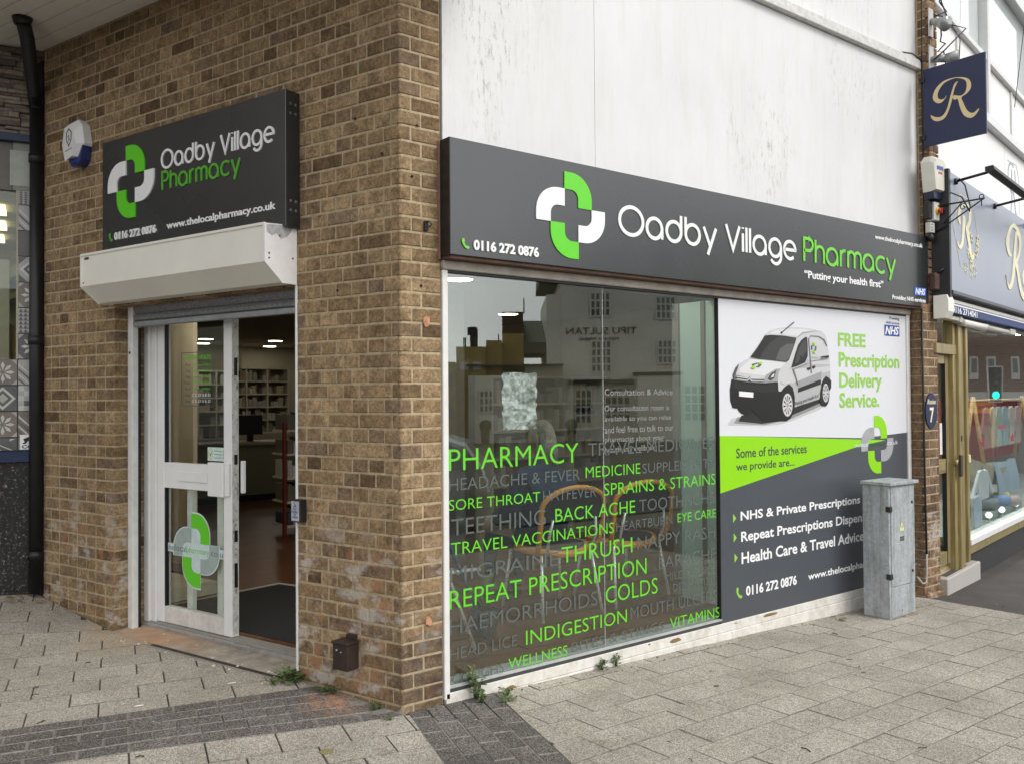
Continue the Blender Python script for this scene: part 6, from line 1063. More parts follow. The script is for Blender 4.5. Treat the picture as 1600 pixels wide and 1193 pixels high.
MB().box(FF, 0.838, 8.6, -0.08, 0.02, 2.16, 2.24, bev=0.003).build('window_head', P('head_grey', (0.45, 0.45, 0.42), 0.4), rb)
MB().box(FF, 0.838, 8.6, -0.10, 0.035, 0.128, 0.186, bev=0.005).build('white_sill', P('sill_white', (0.74, 0.74, 0.72), 0.4), rb)
MB().box(FF, 0.81, 8.6, -0.10, 0.015, 0.045, 0.127, bev=0.003).build('brass_sill', FRV, rb)
MB().box(FF, 0.74, 8.6, -0.10, -0.02, -0.4, 0.044).build('dark_plinth', P('dark_plinth', (0.03, 0.03, 0.032), 0.6), rb)
# step
st = thing('door_step', FF.p(0.1, 0.1, -0.2), 'pale granite step at the brass framed shop door', 'step')
MB().box(FF, 0.0, 1.04, -0.10, 0.055, -0.40, -0.036, bev=0.008).build('step_block', M['step'], st)
MB().box(FF, 0.10, 0.72, -0.035, 0.02, -0.0365, -0.033).build('grip_strip', P('grip_dark', (0.07, 0.06, 0.05), 0.8), st)
b = MB(); b.add([FF.p(0.05, -0.08, -0.034), FF.p(0.735, -0.08, -0.034), FF.p(0.735, -0.045, -0.034), FF.p(0.05, -0.045, -0.034), FF.p(0.05, -0.08, 0.03), FF.p(0.735, -0.08, 0.03)], [(0, 1, 2, 3), (0, 4, 5, 1), (4, 3, 2, 5), (0, 3, 4), (1, 5, 2)]); b.build('brass_ramp', FRV, st)
MB().box(FR, 4.875, 5.16, 0.0, 0.135, -0.4, -0.125, bev=0.015).build('broken_kerb', M['brick2'], None, label='chipped brick footing under the end pier beside the pale step', cat='footing')
# awning cassette with the number, tube lights below it
aw = thing('awning', FF.p(1.5, 0.1, 2.1), 'folded blue awning with cream end box and a telephone number over the clothes shop', 'awning')
pf = [(0.0, 2.30), (0.10, 2.305), (0.115, 2.26), (0.115, 2.17), (0.085, 2.115), (0.0, 2.11)]
b = MB(); b.prism([FF.p(-0.12, c + 0.006, z + 0.01) for c, z in pf], FF.ex * 0.17); b.build('end_box', CREAM, aw)
b = MB(); b.box(FF, 0.05, 4.6, 0.002, 0.085, 2.265, 2.300, bev=0.006); b.build('cassette_top', CREAM, aw)
AB = P('awning_blue', (0.030, 0.055, 0.17), 0.6, var=0.15)
MB().box(FF, 0.05, 4.6, 0.03, 0.098, 2.175, 2.262, bev=0.006).build('valance', AB, aw); MB().box(FF, 0.05, 4.6, 0.0985, 0.102, 2.242, 2.254).build('white_piping', WTXT, aw)
text(FF, '0116 2714041', 0.075, 0.87, 2.180, 2.236, 0.099, 0.101, WTXT, aw, fat=0.01, slope=0.0)
b = MB(); b.box(FF, 0.06, 0.40, 0.01, 0.07, 2.125, 2.165, bev=0.006); b.box(FF, 0.42, 0.50, 0.005, 0.075, 2.115, 2.172, bev=0.008); b.build('arm_bracket', P('bracket_cream', (0.55, 0.53, 0.47), 0.5, var=0.3, scale=40), aw)
tl = thing('tube_light', FF.p(0.9, 0.06, 2.07), 'pale cylindrical batten light under the awning near the shop door', 'light')
b = MB(); b.tube([FF.p(0.52, 0.055, 2.125), FF.p(1.33, 0.055, 2.125)], 0.032, 14); b.build('diffuser', P('tube_cream', (0.78, 0.76, 0.68), 0.4), tl)
b = MB(); b.tube([FF.p(0.49, 0.055, 2.125), FF.p(0.52, 0.055, 2.125)], 0.036, 14); b.tube([FF.p(1.33, 0.055, 2.125), FF.p(1.36, 0.055, 2.125)], 0.036, 14); b.build('end_cap', P('cap_grey', (0.45, 0.45, 0.42), 0.5), tl)
tl = thing('tube_light', FF.p(2.0, 0.06, 2.07), 'second batten light further along under the awning', 'light')
b = MB(); b.tube([FF.p(1.42, 0.05, 2.125), FF.p(2.25, 0.05, 2.125)], 0.026, 12); b.build('diffuser', P('tube_grey', (0.5, 0.49, 0.44), 0.5), tl)
b = MB(); b.box(FF, 2.26, 2.50, 0.02, 0.08, 2.10, 2.16, bev=0.005); b.build('control_gear', P('cap_grey', (0.45, 0.45, 0.42), 0.5), tl)
# trough light
tr = thing('trough_light', FF.p(1.8, 0.4, 3.28), 'long black trough light held out from the fascia on arms', 'light')
for a in (0.13, 1.46, 2.79):
    b = MB(); b.tube([FF.p(a, 0.122, 3.285), FF.p(a, 0.40, 3.325)], 0.012, 8); b.disc(FF.p(a, 0.120, 3.285), FF.n, 0.028, 0.02, 10); b.build('arm', BLACK, tr)
b = MB(); b.prism([FF.p(0.02, 0.375, 3.345), FF.p(0.02, 0.435, 3.35), FF.p(0.02, 0.445, 3.315), FF.p(0.02, 0.405, 3.29), FF.p(0.02, 0.375, 3.31)], FF.ex * 3.6); b.build('trough', BLACK, tr)
# overhead wires in front of the upper windows
for a, lb in ((2.45, 'right'),):
    b = MB(); b.tube([FF.p(a, 0.25, 6.4), FF.p(a - 0.12, 0.25, 5.4), FF.p(a - 0.45, 0.2, 4.35)], 0.0035, 6); b.build('overhead_wire', BLACK, None, label='thin dark wire crossing the upper windows of the clothes shop', cat='wire')

# things shown in the neighbour's window, under unseen lamps added to brighten them
for i, (a, c) in enumerate(((1.6, -0.35), (2.6, -0.35), (3.6, -0.35), (4.6, -0.35), (0.6, -1.2), (3.0, -1.4), (5.6, -0.5))):
    b = MB(); b.disc(FF.p(a, c, 2.285), (0, 0, 1), 0.10, 0.012, 20); b.build('added_fill_lamp', P('fill_lamp', (0.9, 0.9, 0.88), 0.5, emit=(1.0, 0.97, 0.92), es=70.0), rb)
DWALL = P('display_wall', (0.42, 0.36, 0.34), 0.8); DFL = P('display_floor', (0.42, 0.47, 0.44), 0.7, var=0.2, scale=3)
b = MB(); b.box(FF, 0.86, 8.6, -1.6, -0.11, 0.10, 0.18); b.build('display_floor', DFL, rb)
b = MB(); b.box(FF, 0.0, 8.6, -2.4, -2.35, 0.0, 2.3); b.box(FF, 0.0, 8.6, -2.35, -0.11, 2.30, 2.34); b.box(FF, 8.6, 8.65, -2.4, 0.0, 0, 2.3); b.box(FF, -0.05, 0.0, -2.4, -0.10, -0.1, 2.3); b.box(FF, 0.0, 8.6, -2.35, -1.61, 0.0, 0.05); b.build('interior_wall', DWALL, rb)
def garment(nm, fr, ca, z0, w, h, mat, lab, sleeves=True, long=False, grp=None):
    t = thing(nm, fr.p(ca, 0, z0), lab, 'clothing', grp)
    body = [(-.5, 0), (.5, 0), (.42, .72), (.36, .93), (.16, 1.0), (0, .93), (-.16, 1.0), (-.36, .93), (-.42, .72)]
    b = MB(); n = len(body)
    vs = [fr.p(ca + x * w, 0.018 + 0.008 * math.sin(9 * x + 3 * y), z0 + y * h) for x, y in body] + [fr.p(ca + x * w, -0.012, z0 + y * h) for x, y in body]
    b.add(vs, [tuple(range(n)), tuple(range(n, 2 * n))[::-1]] + [(i, (i + 1) % n, n + (i + 1) % n, n + i) for i in range(n)]); b.build('body', mat, t)
    if sleeves:
        for s in (-1, 1):
            b = MB(); k = 0.55 if not long else 0.85
            b.prism([fr.p(ca + s * x * w, -0.01, z0 + y * h) for x, y in ((.34, .92), (.45, .80), (.45 + k * .55, .80 - k * .75), (.30 + k * .55, .74 - k * .80), (.38, .62))], fr.n * 0.024); b.build('sleeve', mat, t)
    b = MB(); b.tube([fr.p(ca, 0.0, z0 + h * 1.0), fr.p(ca, 0.0, z0 + h * 1.06), fr.p(ca + 0.012, 0.0, z0 + h * 1.09)], 0.003, 6); b.build('hanger_hook', BLACK, t)
    return t
KN = P('white_knit', (0.72, 0.74, 0.75), 0.9, var=0.08, scale=120, bs=0.8); KB = P('pale_blue_knit', (0.42, 0.52, 0.62), 0.9, var=0.1, scale=110, bs=0.8)
d1 = Fr(FF.p(0, -0.15, 0), FF.ex, FF.n)
garment('baby_cardigan', d1, 2.02, 0.43, 0.46, 0.30, KN, 'small white knitted cardigan hanging in the clothes shop window', True, True)
garment('baby_romper', Fr(FF.p(0, -0.12, 0), FF.ex, FF.n), 1.66, 0.20, 0.34, 0.30, P('pale_blue_cotton', (0.55, 0.63, 0.70), 0.9, var=0.08), 'pale blue folded romper low in the clothes shop window beside the brass post', False)
for i, (ca, col) in enumerate(((3.5, (0.42, 0.22, 0.20)), (3.8, (0.55, 0.40, 0.24)), (4.1, (0.40, 0.48, 0.42)), (4.4, (0.35, 0.44, 0.48)), (4.75, (0.55, 0.50, 0.46)), (5.1, (0.50, 0.36, 0.34)))):
    nm = ('rust pink', 'sandy', 'sage green', 'slate blue', 'cream', 'dusty rose')[i]
    garment('childs_dress', Fr(FF.p(0, -0.45, 0), FF.ex, FF.n), ca, 0.86, 0.30, 0.48, P('dress_%d' % i, col, 0.9, var=0.2, scale=30), '%s childs dress hanging on the rail in the clothes shop window' % nm, True)
rl = thing('clothes_rail', FF.p(4.2, -0.45, 0.18), 'wooden A-frame clothes rail in the neighbour window', 'clothes rail')
WD = P('rail_wood', (0.42, 0.27, 0.12), 0.6, var=0.2)
b = MB(); b.tube([FF.p(2.95, -0.45, 1.42), FF.p(5.4, -0.45, 1.42)], 0.014, 8); b.build('bar', WD, rl)
for a in (2.95, 5.4):
    for s in (-1, 1): b = MB(); b.tube([FF.p(a, -0.45, 1.46), FF.p(a + 0.22 * s, -0.45 + 0.12 * s, 0.19)], 0.022, 8); b.build('leg', WD, rl)
MB().box(FF, 3.0, 7.5, -0.95, -0.92, 0.6, 1.42).build('display_board', P('maroon_board', (0.20, 0.02, 0.02), 0.7), None, label='dark red display board behind the hanging dresses in the clothes shop', cat='display board')
mo = thing('wicker_crib', FF.p(3.1, -0.32, 0.18), 'pale wicker crib draped with blue knitting in the clothes shop window', 'crib')
WK = P('wicker', (0.55, 0.49, 0.34), 0.8, var=0.3, scale=90, bs=0.9)
b = MB(); ring = []
for j, (rx, ry, z) in enumerate(((0.80, 0.15, 0.50), (0.88, 0.17, 0.60), (0.92, 0.18, 0.68))): ring.append([FF.p(3.1 + rx * math.cos(t * PI / 12), -0.36 + ry * math.sin(t * PI / 12), z + (0.16 if j == 2 else 0.06) * max(0, -math.cos(t * PI / 12)) ** 2) for t in range(24)])
vs = sum(ring, []); b.add(vs, [(j * 24 + i, j * 24 + (i + 1) % 24, (j + 1) * 24 + (i + 1) % 24, (j + 1) * 24 + i) for j in range(2) for i in range(24)] + [tuple(range(24))]); b.build('basket', WK, mo)
for a, s in ((2.5, -1), (3.75, 1)):
    b = MB(); b.tube([FF.p(a, -0.3, 0.52), FF.p(a + .10 * s, -0.28, 0.19)], 0.022, 8); b.build('leg', P('pale_wood', (0.55, 0.45, 0.30), 0.6), mo)
b = MB(); N_ = 10; M_ = 8; vs = []
for i in range(N_ + 1):
    for j in range(M_ + 1):
        a = 2.75 + 0.95 * i / N_; t = j / M_; c = -0.175 + 0.02 * math.sin(t * 2) + 0.012 * math.sin(i * 1.4); z = 0.74 - 0.34 * t + 0.01 * math.sin(i * .9); vs.append(FF.p(a, c - 0.03 * (1 - t), z))
b.add(vs, [(i * (M_ + 1) + j, i * (M_ + 1) + j + 1, (i + 1) * (M_ + 1) + j + 1, (i + 1) * (M_ + 1) + j) for i in range(N_) for j in range(M_)])
b.add([v - FF.n * 0.012 for v in vs], [(i * (M_ + 1) + j, (i + 1) * (M_ + 1) + j, (i + 1) * (M_ + 1) + j + 1, i * (M_ + 1) + j + 1) for i in range(N_) for j in range(M_)]); b.build('knitted_blanket', KB, None, label='pale blue knitted blanket hanging over the side of the wicker crib', cat='blanket')
for i, (a, z, c, col, nm) in enumerate(((2.45, 0.33, -0.20, (0.25, 0.28, 0.30), 'grey'), (2.78, 0.34, -0.17, (0.25, 0.40, 0.68), 'blue'), (3.02, 0.35, -0.22, (0.70, 0.62, 0.22), 'yellow'), (3.2, 0.30, -0.16, (0.68, 0.52, 0.50), 'pink'))):
    b = MB(); b.tube([FF.p(a - .05, c - 0.06, z), FF.p(a + .08, c + 0.07, z)], 0.060, 14); b.build('rolled_towel', P('towel_' + nm, col, 0.95, var=0.15, scale=60, bs=0.8), None, label='%s rolled towel in the heap below the wicker crib' % nm, cat='towel', group='rolled towels in the clothes shop window')
b = MB(); b.box(FF, 2.3, 3.7, -0.34, -0.13, 0.182, 0.265, bev=0.01); b.build('display_block', P('sage_block', (0.28, 0.36, 0.30), 0.8), None, label='sage green display block under the rolled towels', cat='display block')
for i, a in enumerate((2.08, 2.62, 3.3)):
    t = thing('spot_lamp', FF.p(a, -0.10, 0.18), ('first', 'second', 'third')[i] + ' white spot lamp from the door on the sill of the clothes shop window', 'lamp', 'spot lamps on the window sill')
    b = MB(); b.disc(FF.p(a, -0.10, 0.186), (0, 0, 1), 0.03, 0.012, 14); b.tube([FF.p(a, -0.10, 0.19), FF.p(a, -0.10, 0.235)], 0.006, 6); b.build('base', PVC, t)
    b = MB(); b.tube([FF.p(a + 0.06, -0.11, 0.245), FF.p(a - 0.05, -0.095, 0.270)], [0.018, 0.036], 14); b.build('head', PVC, t)
    b = MB(); b.disc(FF.p(a - 0.05, -0.095, 0.270), FF.p(a - 0.05, -0.095, 0.270) - FF.p(a + 0.06, -0.11, 0.245), 0.031, 0.002, 14); b.build('lit_face', P('lamp_face', (0.9, 0.9, 0.9), 0.5, emit=(1, .97, .9), es=2.0), t)
for i in range(2):
    a = 1.85 + 1.3 * i; b2 = [(a + 0.09 * math.cos(t * PI / 5 + PI / 2) * (1 if t % 2 == 0 else .45), 1.01 + 0.05 * math.sin(t * PI / 5 + PI / 2) * (1 if t % 2 == 0 else .45)) for t in range(10)]
    MB().poly(FF, b2, -0.11, -0.10).build('paper_star', P('red_star', (0.75, 0.05, 0.06), 0.6), None, label='red paper star in the clothes shop window, %s of two' % ('left', 'right')[i], cat='decoration')
b = MB(); b.box(FF, 2.55, 2.85, -0.11, -0.10, 1.12, 1.16); b.build('pink_card', P('pink_card', (0.75, 0.15, 0.22), 0.6), None, label='small pink card in front of the hanging dresses', cat='card')

# ================================================================== NEIGHBOUR ON THE LEFT
ls = thing('tiled_shop', FN.p(0.6, 0.0, 0.2), 'neighbouring shop front of patterned tiles, blue sill, slate cladding and black granite plinth', 'building')
MB().box(FN, -0.14, 9.0, -0.40, -0.06, 3.34, 6.5).build('wall_core', P('dark_core', (0.04, 0.035, 0.03), 0.9), ls)
BLU = P('blue_frame', (0.008, 0.022, 0.07), 0.4, var=0.15)
MB().box(FN, -0.14, 9.0, -0.06, 0.03, 3.318, 3.372, bev=0.003).build('blue_head', BLU, ls)
MB().box(FN, 2.26, 9.0, -0.36, -0.02, 1.071, 3.317).build('far_shutter', P('dull_shutter', (0.10, 0.10, 0.10), 0.5, var=0.3), ls)
MB().box(FN, 2.2, 9.0, -0.065, -0.01, 3.373, 6.4).build('upper_cladding', M['slate'], ls)
MB().box(FN, -0.14, 2.2, -0.06, 0.05, 1.072, 1.150, bev=0.004).build('blue_sill', BLU, ls)
MB().box(FN, -0.14, 9.0, -0.35, 0.0, 0.0, 1.070).build('plinth', M['granite'], ls)
PGN = P('grey_panel', (0.26, 0.27, 0.24), 0.6, var=0.06)
MB().box(FN, -0.14, 0.17, -0.06, -0.01, 2.98, 3.316).build('head_panel', PGN, ls); MB().box(FN, 0.172, 2.2, -0.08, -0.025, 2.98, 3.316).build('head_panel', P('grey_panel_dark', (0.17, 0.17, 0.15), 0.7), ls)
MB().box(FN, 0.02, 0.19, -0.01, -0.006, 3.01, 3.26).build('notice_board', P('pale_panel', (0.42, 0.44, 0.40), 0.6), ls)
# stones of the cladding
r = random.Random(11); z = 3.376; meshes = []
while z < 4.05:
    h = r.uniform(0.022, 0.042); a = -0.13
    while a < 0.75:
        w = r.uniform(0.06, 0.20); b = MB(); c1 = r.uniform(-0.035, 0.010)
        b.box(FN, a + 0.001, a + w - 0.001, -0.065, c1, z + 0.001, z + h - 0.001, bev=0.004); b.build('stone', M['slate'], ls); a += w
    z += h
b = MB()
z = 3.376
while z < 4.05:
    h = r.uniform(0.025, 0.042); a = 0.9
    while a < 2.2: w = r.uniform(0.08, 0.2); b.box(FN, a, a + w - 0.002, -0.065, r.uniform(-0.035, 0.01), z, z + h - 0.002); a += w
    z += h
b.build('stone_cladding', M['slate'], ls, kind='stuff')
# patterned tiles
T0 = P('tile_pale', (0.40, 0.41, 0.38), 0.4, var=0.15, scale=10, bs=0); T1 = P('tile_dark', (0.115, 0.12, 0.115), 0.4, var=0.2, scale=12, bs=0); T2 = P('tile_taupe', (0.21, 0.18, 0.155), 0.4, var=0.2, scale=12, bs=0); T3 = P('tile_white', (0.55, 0.56, 0.53), 0.4, var=0.1, bs=0)
def tile_shapes(kind):
    S_ = []; sq = lambda x0, y0, x1, y1: [(x0, y0), (x1, y0), (x1, y1), (x0, y1)]
    if kind == 0:      # eight petals
        for k in range(8):
            t = k * PI / 4; c, s_ = math.cos(t), math.sin(t); S_.append((3, [(.5 + .06 * c, .5 + .06 * s_), (.5 + .28 * c - .07 * s_, .5 + .28 * s_ + .07 * c), (.5 + .42 * c, .5 + .42 * s_), (.5 + .28 * c + .07 * s_, .5 + .28 * s_ - .07 * c)]))
        for x, y in ((0, 0), (1, 0), (1, 1), (0, 1)): S_.append((0, [(x, y), (x + (.2 if x == 0 else -.2), y), (x, y + (.2 if y == 0 else -.2))]))
    elif kind == 1:    # concentric corner stripes
        for k in range(4): d = .18 + .2 * k; S_.append((1 if k % 2 == 0 else 3, [(0, d), (0, d + .09), (d + .09, 0), (d, 0)] if d + .09 <= 1 else [(0, d), (0, 1), (1, 0), (d, 0)]))
        S_.append((3, [(.75, .75), (.95, .95), (.75, .95)])); S_.append((1, [(.95, .55), (.95, .85), (.7, .7)]))
    elif kind == 2:    # checks
        for i in range(5):
            for j in range(5):
                if (i + j) % 2 == 0: S_.append((1 if (i * j) % 3 else 3, sq(i / 5, j / 5, (i + 1) / 5, (j + 1) / 5)))
    elif kind == 3:    # triangles
        for i in range(6):
            for j in range(6): S_.append((1, [(i / 6, j / 6), ((i + 1) / 6, j / 6), ((i + .5) / 6, (j + 1) / 6)]))
    else:              # framed diamond
        S_.append((3, [(.5, .04), (.96, .5), (.5, .96), (.04, .5)])); S_.append((1, [(.5, .16), (.84, .5), (.5, .84), (.16, .5)])); S_.append((0, [(.5, .3), (.7, .5), (.5, .7), (.3, .5)]))
        for x, y in ((0, 0), (1, 0), (1, 1), (0, 1)): S_.append((1, [(x, y), (x + (.3 if x == 0 else -.3), y), (x, y + (.3 if y == 0 else -.3))]))
    return S_
def tile(a, z, w, h, kind, base):
    b = MB(); b.box(FNT, a + 0.0015, a + w - 0.0015, -0.02, 0.0, z + 0.0015, z + h - 0.0015, 0, bev=0.002)
    for i, (mi, pl) in enumerate(tile_shapes(kind)):
        b.poly(FNT, [(a + 0.004 + x * (w - 0.008), z + 0.004 + y * (h - 0.008)) for x, y in pl], -0.0005, 0.0003 + 0.00008 * (i % 9), (1, 2, 3, 4)[(0, 1, 2, 3)[mi]])
    b.build('tile', [base, T0, T1, T2, T3], ls)
kinds = [4, 1, 0, 4, 2, 0, 1, 3, 4, 3]; kk = 0
for i in range(10):
    z = 1.245 + 0.1813 * i
    if z + 0.18 > 2.98: z2 = 2.978 - z
    else: z2 = 0.18
    tile(-0.138, z, 0.18, z2, (1, 2, 1, 0, 3, 0, 4, 3, 1, 3)[i], (T2, T0, T0, T1, T0, T2, T0, T1, T0, T0)[i])
    if i < 3:
        for q in range(3): tile(-0.138 - 0.1815 * (q + 1), z, 0.18, 0.18, ((0, 4, 0)[i] + q * 2) % 5, (T2, T1, T2)[i])
for q in range(5): tile(-0.138 + 0.1815 * (1 - q) - 0.1815, 1.152, 0.18, 0.091, 1, T1) if q > 0 else tile(-0.138, 1.152, 0.18, 0.091, 3, T2)
MB().box(FN, -0.14, 2.2, -0.10, -0.021, 1.150, 1.79).build('tile_bed', P('grout', (0.18, 0.18, 0.17), 0.9), ls)
MB().box(FN, -0.14, 0.137, -0.10, -0.021, 1.791, 2.98).build('tile_bed', P('grout', (0.18, 0.18, 0.17), 0.9), ls)
MB().box(FN, 0.150, 2.2, -0.06, -0.054, 1.80, 2.975).build('window_pane', M['doorglass'], ls)
MB().box(FN, 0.138, 0.150, -0.07, -0.01, 1.79, 2.98).build('window_edge', P('edge_pale', (0.42, 0.40, 0.32), 0.5), ls)
b = MB(); b.box(FN, -0.14, 2.2, -3.0, -2.95, 0, 3.3); b.box(FN, -0.14, 2.2, -2.95, -0.1, 2.99, 3.3); b.box(FN, -0.2, -0.14, -3.0, -0.1, 0, 3.3); b.box(FN, 2.2, 2.25, -3, 0.0, 0, 3.3); b.build('interior_wall', P('shop_dim', (0.42, 0.36, 0.24), 0.8), ls)
for i, (a, z, c) in enumerate(((0.34, 2.86, -0.7), (0.36, 2.72, -1.4), (0.40, 2.60, -2.1))):
    b = MB(); b.box(FN, a - 0.10, a + 0.5, c - 0.22, c + 0.08, 2.955, 2.985); b.build('ceiling_light', P('yellow_panel_light', (0.8, 0.8, 0.5), 0.5, emit=(1.0, 0.96, 0.50), es=1.3), None, label='yellowish ceiling light seen in the tiled shop, number %s from the glass' % ('one', 'two', 'three')[i], cat='ceiling light', group='ceiling lights inside the tiled shop')
b = MB(); b.box(FN, 0.2, 0.9, -1.2, -0.8, 1.15, 2.1); b.build('display_unit', P('unit_grey', (0.32, 0.36, 0.38), 0.6), None, label='pale grey display unit inside the tiled shop', cat='display unit')
cs_ = thing('camera_notice', FNT.p(-0.1, 0.0, 1.155), 'small white CCTV camera notice on the lowest tile beside the downpipe', 'notice')
MB().box(FNT, -0.125, 0.02, 0.001, 0.003, 1.158, 1.262).build('notice_card', WTXT, cs_)
text(FNT, 'CCTV', -0.112, 0.012, 1.166, 1.190, 0.0032, 0.004, P('sign_black', (0.02, 0.02, 0.02), 0.5), cs_, fat=0.03)
b = MB(); b.poly(FNT, [(-0.105, 1.232), (-0.055, 1.252), (-0.040, 1.232), (-0.095, 1.210)], 0.0032, 0.004); b.poly(FNT, [(-0.085, 1.214), (-0.075, 1.218), (-0.09, 1.198), (-0.108, 1.198), (-0.108, 1.204)], 0.0032, 0.0042); b.build('camera_symbol', P('sign_black', (0.02, 0.02, 0.02), 0.5), cs_)
b = MB(); r = random.Random(4)
for i in range(40):
    q = FN.p(r.uniform(-.08, .22), r.uniform(0.02, 0.22), 0); q.z = gh(q.x, q.y) + 0.006 + r.uniform(0, 0.015); s = r.uniform(0.008, 0.022); a = r.uniform(0, 6)
    ax = Vector((math.cos(a), math.sin(a), r.uniform(-.3, .3))) * s; ay = Vector((-math.sin(a), math.cos(a), r.uniform(-.3, .3))) * s * .5; b.add([q - ax, q + ay, q + ax, q - ay, q + Vector((0, 0, .004))], [(0, 1, 4), (1, 2, 4), (2, 3, 4), (3, 0, 4), (3, 2, 1, 0)])
b.build('dead_leaves', P('dead_leaf', (0.22, 0.12, 0.06), 0.8, var=0.5, scale=60), None, kind='stuff', label='brown dead leaves gathered at the foot of the downpipe', cat='leaves')
# ================================================================== PHARMACY INTERIOR
FZ = 0.05; CZI = 2.45
flp = [Vector((0.27, 0.125, 0)), Vector((4.95, 0.125, 0)), Vector((4.95, 12.3, 0)), Vector((-1.2, 12.3, 0)), FL.p(3.4, -0.305), FL.p(0.25, -0.305)]
b = MB(); b.prism([p + Vector((0, 0, 0.012)) for p in flp], (0, 0, FZ - 0.012)); b.build('shop_floor', M['wood'], None, 'structure')
b = MB(); b.add([FL.p(0.74, -0.342, FZ - .03), FL.p(2.46, -0.342, FZ - .03)] + [Vector((x, y, FZ - .03)) for x, y in ((-0.75, 2.55), (0.574, 2.838), (0.83, 2.2), (0.45, 0.8))] + [FL.p(0.74, -0.342, FZ + .004), FL.p(2.46, -0.342, FZ + .004)] + [Vector((x, y, FZ + .004)) for x, y in ((-0.75, 2.55), (0.574, 2.838), (0.83, 2.2), (0.45, 0.8))],
    [tuple(range(6))[::-1], tuple(range(6, 12))] + [(i, (i + 1) % 6, 6 + (i + 1) % 6, 6 + i) for i in range(6)]); b.build('entrance_mat', M['mat'], None, label='black entrance carpet just inside the open pharmacy door', cat='mat')
b = MB(); pm = [Vector((-0.75, 2.56, 0)), Vector((0.578, 2.845, 0)), Vector((0.84, 2.2, 0))]
b.tube([p + Vector((0, 0, FZ + .004)) for p in pm], 0.012, 6); b.build('mat_trim', P('mat_trim', (0.40, 0.34, 0.26), 0.5), None, label='pale metal trim round the edge of the black entrance carpet', cat='trim')
b = MB(); b.prism([p + Vector((0, 0, CZI)) for p in flp], (0, 0, 0.05)); b.build('shop_ceiling', P('shop_ceiling', (0.24, 0.21, 0.15), 0.9, var=0.04), None, 'structure')
IW = P('shop_wall', (0.42, 0.39, 0.29), 0.8, var=0.05)
wf = Fr((0, 0, 0), (1, 0, 0), (0, -1, 0))
for nm, a0, a1, c0, c1 in (('back_wall', -1.3, 5.05, -12.4, -12.3), ('side_wall', 4.951, 5.05, -12.3, -0.31), ('far_left_wall', -1.3, -1.2, -12.3, -3.4)): MB().box(wf, a0, a1, c0, c1, 0.0, CZI + 0.05).build('interior_wall', IW, None, 'structure')
b = MB(); b.box(wf, 2.72, 4.95, -0.30, -0.065, 0.0, CZI); b.build('panel_backing_wall', P('back_wall_grey', (0.3, 0.3, 0.28), 0.9), None, 'structure')
b = MB(); b.box(wf, 0.25, 4.95, -0.30, -0.125, 2.17, CZI); b.build('window_bulkhead', P('bulkhead', (0.40, 0.40, 0.37), 0.8), None, 'structure')
b = MB(); b.prism([p + Vector((0, 0, CZI + 0.2)) for p in flp], (0, 0, 0.1)); b.build('roof_slab', P('roof_slab', (0.2, 0.2, 0.2), 0.9), None, 'structure')
# beige cabinet wall by the door
MB().box(FL, 3.458, 4.6, -1.34, -1.30, FZ, CZI - 0.002).build('beige_wall', P('beige_panel', (0.74, 0.62, 0.43), 0.7, var=0.06, scale=2), None, 'structure')
MB().box(FL, 3.46, 4.6, -1.298, -1.28, FZ, 0.13, bev=0.004).build('skirting', P('cream_skirting', (0.60, 0.53, 0.38), 0.6), None, 'structure')
b = MB(); b.box(FL, 2.62, 3.46, -0.9, -0.32, FZ + 0.02, 0.16); b.build('low_shelf', P('cream_shelf', (0.62, 0.55, 0.40), 0.6), None, label='low cream shelf end behind the left side of the door glass', cat='shelf')
# teal screen beside the chairs
ts = thing('glass_screen', (2.68, 0.35, FZ), 'pale teal screen at the right end of the pharmacy window', 'screen')
b = MB(); b.box(wf, 2.672, 2.70, -0.56, -0.127, FZ, 2.168); b.build('screen_panel', P('teal_screen', (0.58, 0.80, 0.74), 0.35, var=0.06, scale=2), ts)
b = MB(); b.box(wf, 2.655, 2.718, -0.62, -0.56, FZ, 2.168); b.build('screen_post', P('screen_post', (0.30, 0.30, 0.28), 0.4, 0.3), ts)
b = MB(); b.box(wf, 2.66, 2.671, -0.36, -0.325, FZ, 2.168); b.build('screen_rail', P('screen_rail', (0.24, 0.22, 0.19), 0.5), ts)
# ceiling lights
LE = P('disc_light', (0.9, 0.9, 0.88), 0.5, emit=(1.0, 0.95, 0.85), es=21.0)
LE2 = P('dim_disc_light', (0.9, 0.9, 0.88), 0.5, emit=(1.0, 0.92, 0.78), es=12.0)
spots = [((1.75, 2.05), 'pale round ceiling light just behind the top left corner of the pharmacy window'), ((2.48, 10.17), 'left round ceiling light seen above the door glass'), ((3.58, 10.06), 'brightest round ceiling light seen through the open doorway'), ((4.12, 11.6), 'smaller ceiling light at the back right of the shop'), ((2.82, 11.32), 'rear left round ceiling light behind the door glass'),
         ((0.6, 4.6), 'added fill light deep in the shop behind the brick pier'), ((3.9, 4.2), 'added fill light above the shelving in the middle of the shop'), ((3.3, 7.4), 'added fill light over the pharmacy counter'), ((0.02, 3.3), 'fill light added just inside the doorway to brighten the beige wall'), ((2.1, 0.55), 'fill light added over the two window chairs and the teal screen'), ((1.1, 1.5), 'added fill light above the trolley inside the window'), ((3.0, 1.5), 'added fill light behind the poster panel')]  # unseen lamps added to brighten the room, beige wall, chairs and teal screen
